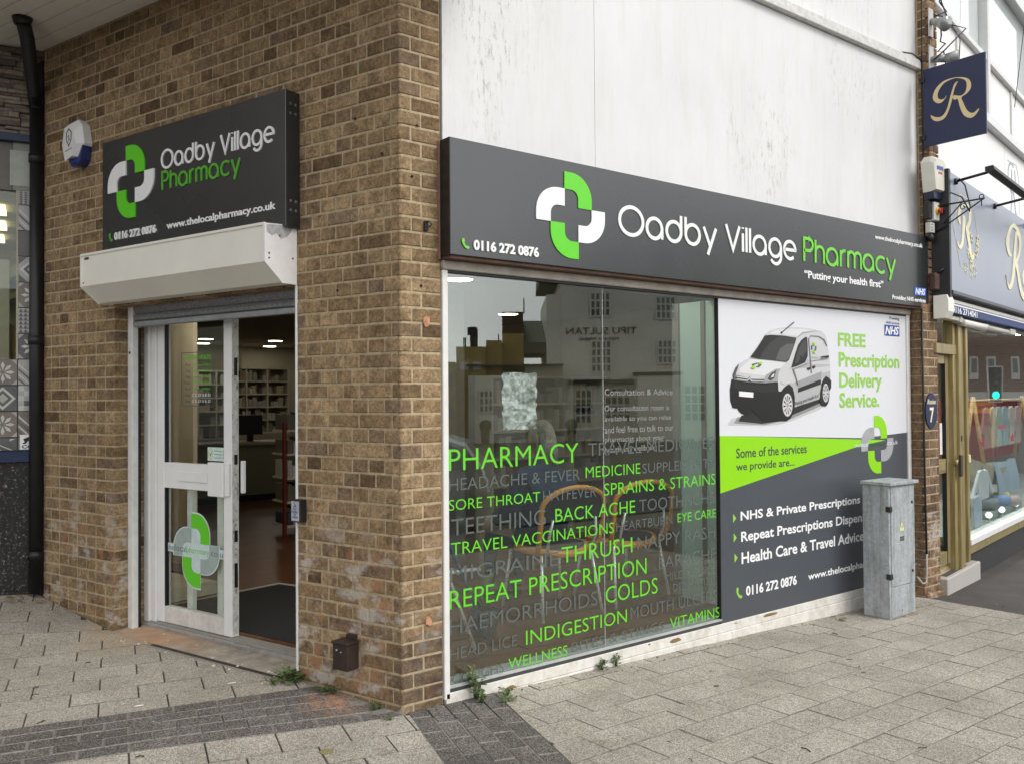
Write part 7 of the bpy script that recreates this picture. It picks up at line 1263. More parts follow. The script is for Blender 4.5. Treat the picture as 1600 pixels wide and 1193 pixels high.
for i, ((x, y), lb) in enumerate(spots):
    t = thing('ceiling_light', (x, y, CZI - 0.02), lb, 'ceiling light', 'round ceiling lights in the pharmacy')
    b = MB(); b.disc((x, y, CZI - 0.016), (0, 0, 1), 0.11, 0.014, 24); b.build('lit_disc', LE if y < 3.4 else LE2, t)
    b = MB(); b.tube([(x + 0.118 * math.cos(k * PI / 12), y + 0.118 * math.sin(k * PI / 12), CZI - 0.008) for k in range(25)], 0.009, 6); b.build('rim', P('light_rim', (0.6, 0.6, 0.58), 0.4), t)
# counter, shelving, stock
OL = P('counter_olive', (0.17, 0.175, 0.11), 0.5, var=0.06)
ct = thing('counter', (2.9, 8.6, FZ), 'olive green fronted pharmacy counter seen through the open doorway', 'counter')
MB().box(wf, 1.2, 3.6, -9.0, -8.42, FZ, 0.84).build('counter_front', OL, ct); MB().box(wf, 1.18, 3.62, -9.05, -8.38, 0.842, 0.885, bev=0.006).build('counter_top', P('counter_top', (0.35, 0.30, 0.20), 0.4), ct)
MB().box(wf, 1.25, 3.55, -8.419, -8.41, FZ, 0.14).build('kick_plate', BLACK, ct)
SHW = P('shelf_cream', (0.62, 0.58, 0.44), 0.6)
def shelving(x0, x1, y, z0, z1, rows, cols, lab, deep=0.3, full=0.85):
    t = thing('shelf_unit', ((x0 + x1) / 2, y, z0), lab, 'shelving')
    MB().box(wf, x0, x1, -y, -y + 0.015, z0, z1).build('back_panel', P('shelf_back', (0.30, 0.27, 0.19), 0.7), t)
    for i in range(rows + 1):
        z = z0 + (z1 - z0) * i / rows; MB().box(wf, x0, x1, -y + 0.016, -y + deep, z - 0.012, z + 0.012).build('shelf', SHW, t)
    for i in range(cols + 1):
        x = x0 + (x1 - x0) * i / cols; MB().box(wf, x - 0.012, x + 0.012, -y + 0.016, -y + deep + 0.003, z0 + 0.0125, z1 - 0.0125).build('upright', SHW, t)
    r = random.Random(int(x0 * 100)); cols_ = [P('stock_%d' % k, c, 0.6, bs=0) for k, c in enumerate(((0.55, 0.53, 0.46), (0.42, 0.38, 0.28), (0.40, 0.38, 0.34), (0.32, 0.22, 0.12), (0.30, 0.30, 0.24), (0.50, 0.42, 0.28)))]
    b = MB()
    for i in range(rows):
        z = z0 + (z1 - z0) * i / rows + 0.0125; x = x0 + 0.03
        while x < x1 - 0.10:
            w = r.uniform(0.04, 0.10); h = r.uniform(0.3, 0.8) * (z1 - z0) / rows
            if r.random() < full: b.box(wf, x, x + w, -y + 0.05, -y + deep - 0.04, z, z + h, r.choice([0, 0, 1, 1, 2, 2, 3, 4, 5]))
            x += w + 0.006
    b.build('stock_boxes', cols_, t, kind='stuff')
shelving(3.15, 4.30, 11.5, 0.9, 2.02, 5, 3, 'cream wall shelving packed with medicine boxes at the back of the shop')
shelving(2.5, 3.1, 10.9, 0.85, 1.95, 5, 2, 'back shelf unit with small packets behind the door glass', full=0.6)
shelving(2.7, 3.5, 6.3, 0.05, 1.5, 5, 2, 'mid shop shelf unit behind the seated person', full=0.9)
shelving(3.0, 4.6, 3.6, 0.05, 1.7, 6, 3, 'shelf unit behind the chairs inside the pharmacy window', full=0.9)
MB().box(wf, 2.5, 3.45, -11.25, -11.2, 1.98, 2.32).build('header_board', P('header_cream', (0.5, 0.47, 0.34), 0.7), None, label='cream header board with dark lettering over the back shelves', cat='sign')
text(wf, 'lotions', 2.55, 2.92, 2.07, 2.17, -11.199, -11.19, VD, None) if False else None
hb2 = thing('wall_lettering', (2.75, 11.19, 2.05), 'dark word on the cream board above the back shelves', 'lettering'); text(wf, 'otions', 2.60, 2.90, 2.075, 2.175, -11.199, -11.19, VD, hb2, name='letters')
# till screen and red items on the counter
t = thing('till_screen', (2.6, 8.6, 0.886), 'black till screen standing on the olive counter', 'monitor')
b = MB(); b.box(wf, 2.42, 2.80, -8.7, -8.67, 0.98, 1.26, bev=0.006); b.build('screen', BLACK, t); b = MB(); b.box(wf, 2.58, 2.64, -8.72, -8.62, 0.886, 0.99); b.build('stand', BLACK, t)
t = thing('red_display', (1.62, 5.0, FZ), 'red edged display stand just inside the right jamb of the doorway', 'display stand')
RD = P('display_red', (0.16, 0.015, 0.01), 0.5)
b = MB(); b.box(wf, 1.55, 1.575, -5.05, -5.0, FZ, 1.25); b.box(wf, 2.1, 2.14, -5.05, -5.0, FZ, 1.25); b.build('upright', RD, t)
for i in range(5): MB().box(wf, 1.586, 2.099, -5.4, -5.0, 0.15 + i * 0.25, 0.17 + i * 0.25).build('shelf', SHW, t)
r = random.Random(9); b = MB(); x = 1.6
for i in range(5):
    x = 1.6
    while x < 2.0: w = r.uniform(.04, .09); b.box(wf, x, x + w, -5.35, -5.03, 0.171 + i * .25, 0.171 + i * .25 + r.uniform(.08, .19), r.randrange(3)); x += w + .005
b.build('stock_boxes', [P('dark_pack', (0.05, 0.06, 0.08), 0.5), P('pale_pack', (0.5, 0.5, 0.45), 0.5), P('teal_pack', (0.16, 0.14, 0.10), 0.5)], t, kind='stuff')
# grey pillar behind the window
b = MB(); b.box(wf, 1.95, 2.25, -3.0, -2.7, FZ, CZI - .001); b.build('pillar', P('pillar_grey', (0.20, 0.20, 0.19), 0.7), None, label='grey square pillar behind the window glass joint', cat='pillar')
# chairs in the window
OR = P('beech_orange', (0.78, 0.33, 0.06), 0.35, var=0.1, scale=5); CHR = P('chrome', (0.85, 0.85, 0.85), 0.28, 0.45, var=0.02, bs=0); FAB = P('dark_cushion', (0.016, 0.018, 0.028), 0.9, var=0.2, scale=50)
def chair(cx_, cy_, ang, lab):
    t = thing('chair', (cx_, cy_, FZ), lab, 'chair', 'chairs inside the pharmacy window'); R = Matrix.Rotation(ang, 3, 'Z')
    L = lambda x, y, z: Vector((cx_, cy_, FZ)) + R @ Vector((x, y, z))
    for sx in (-1, 1):
        b = MB(); b.tube([L(.20 * sx, -.17, .42), L(.24 * sx, -.24, 0.006)], 0.011, 8); b.build('leg', CHR, t)
        b = MB(); b.tube([L(.20 * sx, .20, .42), L(.24 * sx, .26, 0.006)], 0.011, 8); b.build('leg', CHR, t)
        b = MB(); b.tube([L(.17 * sx, -.19, .42), L(.19 * sx, -.24, .54), L(.17 * sx, -.26, .66)], 0.010, 8); b.build('back_support', CHR, t)
    rim = [L(.24 * math.cos(k * PI / 12) * (1 + .06 * math.sin(k * PI / 12)), .22 * math.sin(k * PI / 12), .435 + .012 * math.cos(k * PI / 6)) for k in range(25)]
    b = MB(); b.tube(rim, 0.024, 8); b.build('seat_rim', OR, t)
    b = MB(); b.prism([p + Vector((0, 0, -.008)) for p in rim[:-1]], (0, 0, .03)); b.build('seat', FAB, t)
    br = [L(-.225, -.16, .43), L(-.245, -.21, .52), L(-.25, -.24, .64)] + [L(-.25 * math.cos(k * PI / 12), -.25 - .05 * math.sin(k * PI / 12), .74 + .125 * math.sin(k * PI / 12)) for k in range(13)] + [L(.25, -.24, .64), L(.245, -.21, .52), L(.225, -.16, .43)]
    b = MB(); b.tube(br, 0.017, 8); b.build('back_rim', OR, t)
    b = MB(); b.prism([p for p in br[2:-2]], R @ Vector((0, .018, 0))); b.build('backrest', FAB, t)
chair(1.66, 0.82, -0.10, 'orange rimmed chair with the seated person, left of the pair in the pharmacy window')
chair(2.28, 0.78, -0.12, 'empty orange rimmed chair beside the teal screen')
# seated person seen from behind
def skin(name, pts, edges, rad, mat, parent, root=0, sub=2):
    me = bpy.data.meshes.new(name); me.from_pydata([Vector(p) for p in pts], edges, []); o = bpy.data.objects.new('t', me); COL.objects.link(o)
    o.modifiers.new('s', 'SKIN'); sv = me.skin_vertices[0].data
    for i, rr in enumerate(rad): sv[i].radius = (rr, rr) if not isinstance(rr, tuple) else rr
    for i in range(len(pts)): sv[i].use_root = (i == root)
    m2 = o.modifiers.new('d', 'SUBSURF'); m2.levels = sub; m2.render_levels = sub
    bpy.context.view_layer.update(); dg = bpy.context.evaluated_depsgraph_get(); nm = bpy.data.meshes.new_from_object(o.evaluated_get(dg))
    bpy.data.objects.remove(o)
    b = MB(); b.add([v.co.copy() for v in nm.vertices], [list(p.vertices) for p in nm.polygons], 0, None, True); return b.build(name, mat, parent)
pe = thing('person', (1.70, 0.85, FZ), 'person with grey hair and dark blue jacket sitting with their back to the window', 'person')
SKN = P('skin', (0.50, 0.30, 0.21), 0.55, var=0.05); DBL = P('navy_jacket', (0.012, 0.035, 0.075), 0.8, var=0.3, scale=20, bs=0.6); HR = P('grey_hair', (0.30, 0.27, 0.23), 0.7, var=0.4, scale=70, bs=0.9); TRS = P('beige_trousers', (0.34, 0.29, 0.22), 0.85, var=0.15)
px_, py_ = 1.62, 0.86
B = lambda x, y, z: (px_ + x, py_ + y, FZ + z)
skin('body', [B(0, 0, .50), B(0, -.01, .62), B(0, -.02, .76), B(0, -.01, .90), B(0.01, .02, .98), B(0.03, .05, 1.06), B(.17, 0, .88), B(.25, .05, .68), B(.22, .26, .62), B(.10, .34, .62), B(-.17, 0, .88), B(-.25, .05, .68), B(-.20, .26, .62), B(-.08, .34, .62), B(.10, .05, .50), B(.13, .42, .50), B(.13, .46, .10), B(.13, .56, .04), B(-.10, .05, .50), B(-.13, .42, .50), B(-.13, .46, .10), B(-.13, .56, .04)],
     [(0, 1), (1, 2), (2, 3), (3, 4), (4, 5), (3, 6), (6, 7), (7, 8), (8, 9), (3, 10), (10, 11), (11, 12), (12, 13), (0, 14), (14, 15), (15, 16), (16, 17), (0, 18), (18, 19), (19, 20), (20, 21)],
     [(.19, .15), (.20, .15), (.22, .16), (.20, .14), .08, .055, .10, .085, .06, .045, .10, .085, .06, .045, .085, .065, .045, .04, .085, .065, .045, .04], DBL, pe)
b = MB(); b.ball(B(.035, .075, 1.165), .076, .095, .112, 20, 14); b.ball(B(.035, .17, 1.15), .014, .018, .02, 8, 6); b.ball(B(-.042, .075, 1.155), .01, .018, .028, 8, 6); b.ball(B(.112, .075, 1.155), .01, .018, .028, 8, 6); b.build('head', SKN, pe)
b = MB(); b.ball(B(.035, .055, 1.185), .088, .098, .110, 20, 12); b.ball(B(.035, .0, 1.10), .082, .062, .10, 16, 10); b.build('hair', HR, pe)
b = MB(); r = random.Random(2)
for i in range(60):
    a = r.uniform(-1.2, 1.2); b.tube([B(.035 + .088 * math.sin(a), .05 - .095 * math.cos(a) * .9, 1.20), B(.035 + .095 * math.sin(a), .04 - .1 * math.cos(a), 1.10), B(.035 + .09 * math.sin(a) + r.uniform(-.01, .01), .03 - .09 * math.cos(a), r.uniform(.98, 1.03))], 0.004, 4)
b.build('hair_strands', HR, pe)
for s in (-1, 1):
    b = MB(); b.tube([B(.11 * s, .12, .545), B(.13 * s, .42, .545), B(.13 * s, .47, .44), B(.13 * s, .47, .10)], [.083, .070, .062, .052], 12); b.build('trouser_leg', TRS, pe)
    b = MB(); b.ball(B(.13 * s, .52, .045), .045, .11, .042); b.build('shoe', BLACK, pe)
    b = MB(); b.ball(B(.07 * s, .37, .62), .03, .045, .02, 10, 6)
    for k in range(5): b.tube([B(.07 * s + (.011 * (k - 2)), .40, .622), B(.07 * s + (.013 * (k - 2)) - .01 * s, .435 - (.012 if k in (0, 4) else 0), .612), B(.07 * s + (.013 * (k - 2)) - .014 * s, .45 - (.014 if k in (0, 4) else 0), .598)], [.008, .0075, .006], 6)
    b.build('hand', SKN, pe)
# wheelchair frame bars seen low on the left of the window
wc = thing('folding_trolley', (0.75, 0.5, FZ), 'folded metal trolley leaning inside the left of the pharmacy window', 'trolley')
for i, (p, q, c) in enumerate((((.42, .45, .85), (.72, .40, .06), CHR), ((.50, .50, .90), (.86, .44, .06), P('blue_tube', (0.03, 0.07, 0.16), 0.4)), ((.36, .55, .70), (.60, .52, .06), CHR), ((.45, .5, .5), (.80, .46, .5), CHR))): b = MB(); b.tube([p, q], 0.011, 8); b.build('tube', c, wc)
pt = thing('potted_plant', (0.92, 0.62, FZ), 'small potted plant on the floor behind the word haemorrhoids', 'plant')
b = MB(); b.tube([(0.95, 0.62, FZ), (0.95, 0.62, FZ + .16)], [.07, .09], 16); b.build('pot', P('dark_pot', (0.03, 0.03, 0.03), 0.6), pt)
b = MB(); r = random.Random(8)
for i in range(26):
    a = r.uniform(0, 6.28); l = r.uniform(.12, .24); e = r.uniform(.3, 1.2); w = .018; d = Vector((math.cos(a), math.sin(a), 0)); s_ = Vector((-math.sin(a), math.cos(a), 0)) * w; o = Vector((0.95, 0.62, FZ + .15))
    p1 = o + d * l * .5 + Vector((0, 0, l * e)); p2 = o + d * l + Vector((0, 0, l * e * 1.1)); b.add([o - s_ * .3, o + s_ * .3, p1 + s_, p1 - s_, p2], [(0, 1, 2, 3), (3, 2, 4)])
b.build('leaves', M['leaf'], pt)
# clear plastic wallet stuck inside the glass
b = MB(); r = random.Random(6); nx, nz = 12, 16; vs = []
for j in range(nz + 1):
    for i in range(nx + 1): vs.append(FR.p(0.652 + 0.235 * i / nx + r.uniform(-.003, .003), -0.034 + r.uniform(-.009, .009), 1.325 + 0.308 * j / nz + (r.uniform(-.004, .004) if j in (0, nz) else 0)))
b.add(vs, [(j * (nx + 1) + i, j * (nx + 1) + i + 1, (j + 1) * (nx + 1) + i + 1, (j + 1) * (nx + 1) + i) for j in range(nz) for i in range(nx)])
k0 = len(vs); b.add([v + Vector((0, 0.003, 0)) for v in vs], [(j * (nx + 1) + i, (j + 1) * (nx + 1) + i, (j + 1) * (nx + 1) + i + 1, j * (nx + 1) + i + 1) for j in range(nz) for i in range(nx)])
b.build('plastic_wallet', M['plastic'], None, label='crumpled clear plastic wallet taped inside the pharmacy window above the green word', cat='plastic wallet')

# ================================================================== ACROSS THE STREET (seen mirrored in the glass)
def mirR(v): return Vector((v.x, -v.y, v.z))
fh = Vector((fw.x, fw.y, 0)).normalized(); rh = Vector((rt.x, rt.y, 0)).normalized()
def street_frame(dep, mir=mirR, vec=None):
    o = CAM + fh * dep; o.z = 0; vec = vec or mir
    return Fr(mir(o), -(vec(rh)), -(vec(fh)))
FP = street_frame(40)
GRD = -0.6
pub = thing('restaurant_building', FP.p(-6, -3, GRD), 'white rendered restaurant with small paned windows across the street, mirrored in the pharmacy glass', 'building')
RN = M['render']; SLT = P('roof_green_grey', (0.10, 0.115, 0.08), 0.8, var=0.2, scale=2)
def S_(b, s0, s1, c0, c1, z0, z1, **k): return b.box(FP, -s1, -s0, c0, c1, z0, z1, **k)
S_(MB(), 2.28, 18, -8, 0, GRD, 6.9).build('main_wall', RN, pub); S_(MB(), 1.65, 2.278, -8, -0.15, GRD, 6.1).build('side_wall', RN, pub)
S_(MB(), 0.62, 2.27, -6, 1.0, GRD, 2.86).build('middle_wing', P('cream_render_dull', (0.50, 0.46, 0.36), 0.9), pub); S_(MB(), -1.94, 0.61, -6, 1.2, GRD, 2.45).build('low_wing', RN, pub)
S_(MB(), -2.0, 2.3, -6, 1.3, 2.865, 2.93).build('parapet', P('parapet_dark', (0.10, 0.09, 0.08), 0.8), pub)
b = MB(); b.prism([FP.p(-1.4, 0.4, 6.92), FP.p(-1.4, -8.3, 6.92), FP.p(-1.4, -4, 9.6)], FP.ex * -17); b.build('roof', SLT, pub)
def pane_window(s0, s1, z0, z1, nx, nz, c=0.0):
    t = MB(); S_(t, s0, s1, c + 0.002, c + 0.06, z0, z1); w = t.build('window', P('window_dark_void', (0.035, 0.045, 0.05), 0.1, spec=0.8), pub)
    g = MB(); k = 0.075
    for i in range(nx + 1): x = s0 + (s1 - s0) * i / nx; S_(g, x - k / 2, x + k / 2, c + 0.061, c + 0.09, z0 - k / 2, z1 + k / 2)
    for i in range(nz + 1): z = z0 + (z1 - z0) * i / nz; S_(g, s0, s1, c + 0.061, c + 0.088, z - k / 2, z + k / 2)
    g.build('glazing_bars', P('bar_white', (0.75, 0.75, 0.72), 0.5), w)
for a in ((3.61, 4.51, 5.07, 6.15, 4, 3), (6.58, 7.44, 4.95, 5.95, 4, 3), (3.65, 4.55, 2.6, 3.98, 4, 4), (6.62, 7.47, 2.95, 3.97, 4, 3), (2.9, 3.65, 0.25, 1.8, 3, 4), (4.28, 5.37, 0.3, 1.85, 4, 4), (7.83, 8.79, 0.35, 1.95, 3, 4), (10.5, 11.4, 2.7, 3.9, 4, 3), (10.5, 11.4, 5.0, 6.0, 4, 3), (12.8, 13.8, 0.3, 1.9, 4, 4)): pane_window(*a)
for a in ((-1.44, -.85, .85, 1.8, 3, 3), (.06, .6, .85, 1.8, 3, 3)): pane_window(*a, c=1.2)
pane_window(1.02, 1.69, 2.95, 3.33, 3, 1, 0.9) if False else None
S_(MB(), 2.55, 5.5, 0.002, 0.35, 2.02, 2.25).build('bay_canopy', P('canopy_dark', (0.06, 0.05, 0.045), 0.7), pub); S_(MB(), 5.6, 7.5, 0.002, 0.9, GRD, 2.4).build('porch', RN, pub); S_(MB(), 5.5, 7.6, 0.0, 1.0, 2.41, 2.55).build('porch_roof', P('canopy_dark', (0.06, 0.05, 0.045), 0.7), pub)
text(FP, "TIPU SULTAN", -5.70, -2.50, 4.28, 4.58, 0.01, 0.05, P('sign_dark_letters', (0.05, 0.05, 0.045), 0.6), pub); text(FP, "MASSALA DINING", -4.9, -3.1, 4.0, 4.14, 0.01, 0.05, P('sign_dark_letters', (0.05, 0.05, 0.045), 0.6), pub)
for i, (s, lb) in enumerate(((-1.15, 'left'), (1.3, 'middle'), (2.6, 'right'))):
    b = MB(); b.ball(FP.p(-s, 1.9, 0.25), .28, .28, .28, 12, 8); b.tube([FP.p(-s, 1.9, GRD), FP.p(-s, 1.9, 0.02)], [.16, .2], 10); b.build('planter_bush', P('dark_bush', (0.035, 0.05, 0.02), 0.9, var=0.5, scale=30, bs=1), None, label='round dark bush in a pot outside the mirrored restaurant, %s of three' % lb, cat='bush')
fl_ = thing('flats_building', FP.p(3, -3, GRD), 'yellow brick flats with aerials on the roof, mirrored at the left of the pharmacy glass', 'building')
YB = P('yellow_brick', (0.46, 0.33, 0.11), 0.9, var=0.2, scale=3)
for s0, s1, c0, c1, z1 in ((-12, -2.45, -7, 2.0, 3.0), (-2.44, -1.18, -8, 1.0, 3.7), (-1.17, -0.45, -8, 0.5, 4.0), (-0.44, 0.61, -8, -1.0, 4.4)): S_(MB(), s0, s1, c0, c1, GRD, z1).build('block', YB, fl_)
S_(MB(), -0.44, 0.60, -8, -1.1, 4.402, 5.4).build('dark_gable', P('gable_brown', (0.09, 0.06, 0.04), 0.9), fl_)
b = MB(); b.prism([FP.p(-0.62, -0.9, 3.5), FP.p(-0.62, -0.9, 4.0), FP.p(-0.62, -6, 5.4), FP.p(-0.62, -6, 3.5)], FP.ex * -1.02); b.build('tiled_roof', SLT, fl_)
for s in (-11, -9.6, -8.2, -6.8, -5.4, -4.0, -2.9):
    for z in (0.6, 2.0): b = MB(); S_(b, s - .3, s + .3, 2.001, 2.05, z, z + .55); b.build('window', P('flat_window', (0.25, 0.25, 0.24), 0.2), fl_)
for s in (-2.1, -1.55): b = MB(); S_(b, s - .18, s + .18, 1.001, 1.05, 2.7, 3.05); b.build('window', P('window_white_frame', (0.7, 0.7, 0.68), 0.4), fl_)
b = MB()
for s, z0, z1, w in ((-2.15, 3.7, 4.15, .03), (-2.08, 3.7, 4.15, .03), (-1.82, 3.7, 4.62, .06), (-1.72, 3.7, 4.62, .06), (-1.6, 3.7, 4.5, .06), (-.6, 4.0, 4.3, .03), (-1.9, 4.25, 4.6, .09), (-1.66, 4.2, 4.6, .09), (0.62, 5.2, 5.9, .03)): b.tube([FP.p(-s, 0.2, z0), FP.p(-s, 0.2, z1)], w, 6)
b.build('aerial', P('aerial_dark', (0.03, 0.03, 0.03), 0.6), fl_)
# far row of houses closes the view along the street
for i, (x0, lb) in enumerate(((-30, 'left'), (-14, 'middle'), (0, 'right'))):
    fx = Fr((x0, -44, 0), (-1, 0, 0), (0, 1, 0)); t = thing('terrace_house', (x0, -48, GRD), 'plain brick house far across the street behind the camera, %s of three' % lb, 'building')
    MB().box(fx, -6, 6, -8, 0, GRD, 5.5).build('walls', P('house_brick', (0.25, 0.14, 0.09), 0.9, var=0.2), t)
    b = MB(); b.prism([fx.p(-6.3, 0.4, 5.5), fx.p(-6.3, -8.4, 5.5), fx.p(-6.3, -4, 8.0)], fx.ex * 12.6); b.build('roof', SLT, t)
    for a in (-4, -1.2, 1.6, 4.2):
        for z in (0.6, 3.2): MB().box(fx, a - .5, a + .5, 0.002, 0.05, z, z + 1.2).build('window', P('flat_window', (0.25, 0.25, 0.24), 0.2), t)
# parked car
FCAR = street_frame(12.6); FCAR.o = FCAR.o + FCAR.ex * 1.25
car = thing('parked_car', FCAR.p(1.2, -0.8, GRD + .1), 'silver hatchback parked at the kerb, mirrored low at the left of the pharmacy glass', 'car')
SV = P('silver_paint', (0.42, 0.43, 0.44), 0.25, 0.6, var=0.03, coat=0.8); WG = P('car_glass', (0.02, 0.025, 0.03), 0.05, spec=0.9, coat=1)
cg = gh(*FCAR.p(1.2, -0.8).xy) + 0.01
prof = [(-0.9, .28), (-0.95, .62), (-0.86, .95), (-0.60, 1.30), (-0.2, 1.43), (0.9, 1.46), (1.55, 1.30), (2.15, .98), (2.95, .84), (3.12, .62), (3.10, .28)]
b = MB(); n_ = len(prof); rows_ = []
for c, k in ((0.0, .90), (-.12, 1.0), (-1.58, 1.0), (-1.70, .90)):
    for a, z in prof: rows_.append(FCAR.p(1.1 + (a - 1.1) * (1 if k == 1 else .985), c - (0.16 * (z - .9) / .5 if c > -.5 else -0.16 * (z - .9) / .5) * (1 if z > .9 else 0), cg + (z if k == 1 else .28 + (z - .28) * .97)))
b.add(rows_, [(j * n_ + i, j * n_ + i + 1, (j + 1) * n_ + i + 1, (j + 1) * n_ + i) for j in range(3) for i in range(n_ - 1)] + [tuple(range(n_))[::-1], tuple(range(3 * n_, 4 * n_))]); b.build('body', SV, car)
for a0, a1, a2_, a3 in ((-0.62, -0.35, 0.42, 0.42), (0.50, 0.50, 1.45, 1.95)): 
    b = MB(); b.add([FCAR.p(a0, 0.006, cg + .95), FCAR.p(a1, -0.135, cg + 1.34), FCAR.p(a2_, -0.14, cg + 1.36), FCAR.p(a3, 0.006, cg + .95)] + [FCAR.p(a0, -0.02, cg + .95), FCAR.p(a1, -0.16, cg + 1.34), FCAR.p(a2_, -0.165, cg + 1.36), FCAR.p(a3, -0.02, cg + .95)], [(0, 1, 2, 3), (7, 6, 5, 4), (0, 4, 5, 1), (1, 5, 6, 2), (2, 6, 7, 3), (3, 7, 4, 0)]); b.build('side_window', WG, car)
for a in (-0.15, 2.4):
    for c in (-.12, -1.58):
        b = MB(); b.tube([FCAR.p(a, c - .08, cg + .31), FCAR.p(a, c + .13, cg + .31)], .31, 20); w = b.build('wheel', BLACK, car); b = MB(); b.tube([FCAR.p(a, c + .131, cg + .31), FCAR.p(a, c + .14, cg + .31)], .2, 14); b.build('hub', SV, w)
# mirrored in the clothes shop glass
def mirF(v): k = (v - FF.o).dot(FF.n); return v - FF.n * 2 * k
def mirFv(v): return v - FF.n * 2 * v.dot(FF.n)
FBK = street_frame(50, mirF, mirFv); K50 = 50 / FPX
bb = thing('brick_building', FBK.p(-28, -4, GRD), 'brown brick building with white framed windows, mirrored in the clothes shop glass', 'building')
n = NT('far_brick'); bt = n.n('ShaderNodeTexBrick'); n.l(n.pos((1, 1, 1)), bt.inputs['Vector'])
cx3 = n.n('ShaderNodeCombineXYZ'); sp3 = n.n('ShaderNodeSeparateXYZ'); n.l(n.pos(), sp3.inputs[0]); n.l(n.math('ADD', sp3.outputs[0], sp3.outputs[1]), cx3.inputs[0]); n.l(sp3.outputs[2], cx3.inputs[1]); n.l(cx3.outputs[0], bt.inputs['Vector'])
bt.inputs['Scale'].default_value = 1.0; bt.inputs['Brick Width'].default_value = 0.45; bt.inputs['Row Height'].default_value = 0.15; bt.inputs['Mortar Size'].default_value = 0.012
bt.inputs['Color1'].default_value = (0.23, 0.12, 0.085, 1); bt.inputs['Color2'].default_value = (0.17, 0.09, 0.07, 1); bt.inputs['Mortar'].default_value = (0.30, 0.24, 0.2, 1); FBM = n.fin(bt.outputs['Color'], 0.9)
zz_ = lambda y: 1.507 + (605 - y) * K50; ss = lambda x: (x - 800) * K50
MB().box(FBK, -ss(1760), -ss(1440), -8, 0, 1.55, zz_(470)).build('upper_wall', FBM, bb); MB().box(FBK, -ss(1760), -ss(1440), -8, 0.05, zz_(618), 1.549).build('white_band', P('band_white', (0.75, 0.75, 0.73), 0.6), bb); MB().box(FBK, -ss(1760), -ss(1440), -8, -0.4, GRD, zz_(618) - .01).build('shopfront', P('shopfront_maroon', (0.12, 0.02, 0.02), 0.6), bb)
for x0, x1 in ((1516, 1530), (1545, 1557), (1583, 1594), (1620, 1633), (1660, 1672)):
    MB().box(FBK, -ss(x1), -ss(x0), 0.002, 0.08, zz_(584), zz_(549)).build('window', P('window_white_frame', (0.7, 0.7, 0.68), 0.4), bb); MB().box(FBK, -ss(x1) + .09, -ss(x0) - .09, 0.081, 0.09, zz_(574), zz_(552)).build('pane', P('window_dark_void', (0.035, 0.045, 0.05), 0.1, spec=0.8), bb)
MB().box(FBK, -ss(1556), -ss(1512), 0.06, 0.12, zz_(636), zz_(619)).build('orange_sign', P('orange_sign', (0.70, 0.33, 0.02), 0.6), bb); text(FBK, 'Thackeray cafe', -ss(1552), -ss(1516), zz_(631), zz_(623), 0.121, 0.14, P('sign_dark_letters', (0.05, 0.05, 0.045), 0.6), bb)
FTL = street_frame(18, mirF, mirFv); K13 = 18 / FPX; tlx = -(1562 - 800) * K13
tt = thing('traffic_light', FTL.p(tlx, 0, GRD), 'traffic light showing green, mirrored in the clothes shop glass', 'traffic light')
MB().box(FTL, tlx - .13, tlx + .13, -0.12, 0.0, 1.35, 2.02, bev=0.02).build('signal_head', BLACK, tt)
b = MB(); w_ = .155
for a0, a1, z0, z1 in ((-w_, w_, 2.03, 2.05), (-w_, w_, 1.31, 1.33), (-w_, -w_ + .02, 1.331, 2.029), (w_ - .02, w_, 1.331, 2.029)): b.box(FTL, tlx + a0, tlx + a1, -0.02, 0.004, z0, z1)
b.build('white_border', WTXT, tt); MB().box(FTL, tlx - .154, tlx + .154, -0.018, -0.013, 1.312, 2.048).build('backing_board', P('backing_grey', (0.10, 0.10, 0.10), 0.6), tt)
b = MB(); b.disc(FTL.p(tlx, 0.002, 1.46), FTL.n, .075, .01, 20); b.build('green_lamp', P('green_lamp', (0.0, 0.9, 0.6), 0.4, emit=(0.0, 1.0, 0.6), es=3.0), tt)
for z in (1.68, 1.88): b = MB(); b.disc(FTL.p(tlx, 0.002, z), FTL.n, .075, .006, 20); b.build('unlit_lamp', P('unlit', (0.03, 0.02, 0.02), 0.3), tt)
b = MB(); b.tube([FTL.p(tlx, -0.06, GRD), FTL.p(tlx, -0.06, 1.34)], .04, 10); b.build('pole', P('pole_grey', (0.3, 0.3, 0.3), 0.5), tt)

# ================================================================== WEEDS AND LITTER
def weed(x, y, n_, spread, hgt, lab, seed, upright=0.5, leafw=0.016):
    r = random.Random(seed); z = gh(x, y); t = thing('weed', (x, y, z), lab, 'weed'); b = MB(); st_ = MB()
    for i in range(n_):
        a = r.uniform(0, 6.28); d = Vector((math.cos(a), math.sin(a), 0)); rad = spread * r.uniform(.15, 1); hh = hgt * r.uniform(.3, 1) * (1 - .5 * rad / spread * (1 - upright))
        o = Vector((x, y, z)) + d * rad * .25; tip = Vector((x, y, z + hh)) + d * rad
        mid = (o + tip) / 2 + Vector((0, 0, hh * .3)); st_.tube([o, mid, tip], 0.0013, 4)
        for q in range(3):
            c = mid.lerp(tip, q / 2); aa = a + r.uniform(-1.5, 1.5); e = Vector((math.cos(aa), math.sin(aa), r.uniform(-.3, .5))).normalized(); w = leafw * r.uniform(.6, 1.2); s_ = e.cross(Vector((0, 0, 1))).normalized() * w * .5; nz_ = s_.cross(e).normalized() * w * .18
            b.add([c, c + e * w * .8 + s_ + nz_, c + e * w * 2, c + e * w * .8 - s_ + nz_, c + e * w * .9 - nz_ * .2], [(0, 1, 4), (1, 2, 4), (2, 3, 4), (3, 0, 4)])
    b.build('leaves', M['leaf'], t); st_.build('stems', P('weed_stem', (0.12, 0.15, 0.05), 0.7), t)
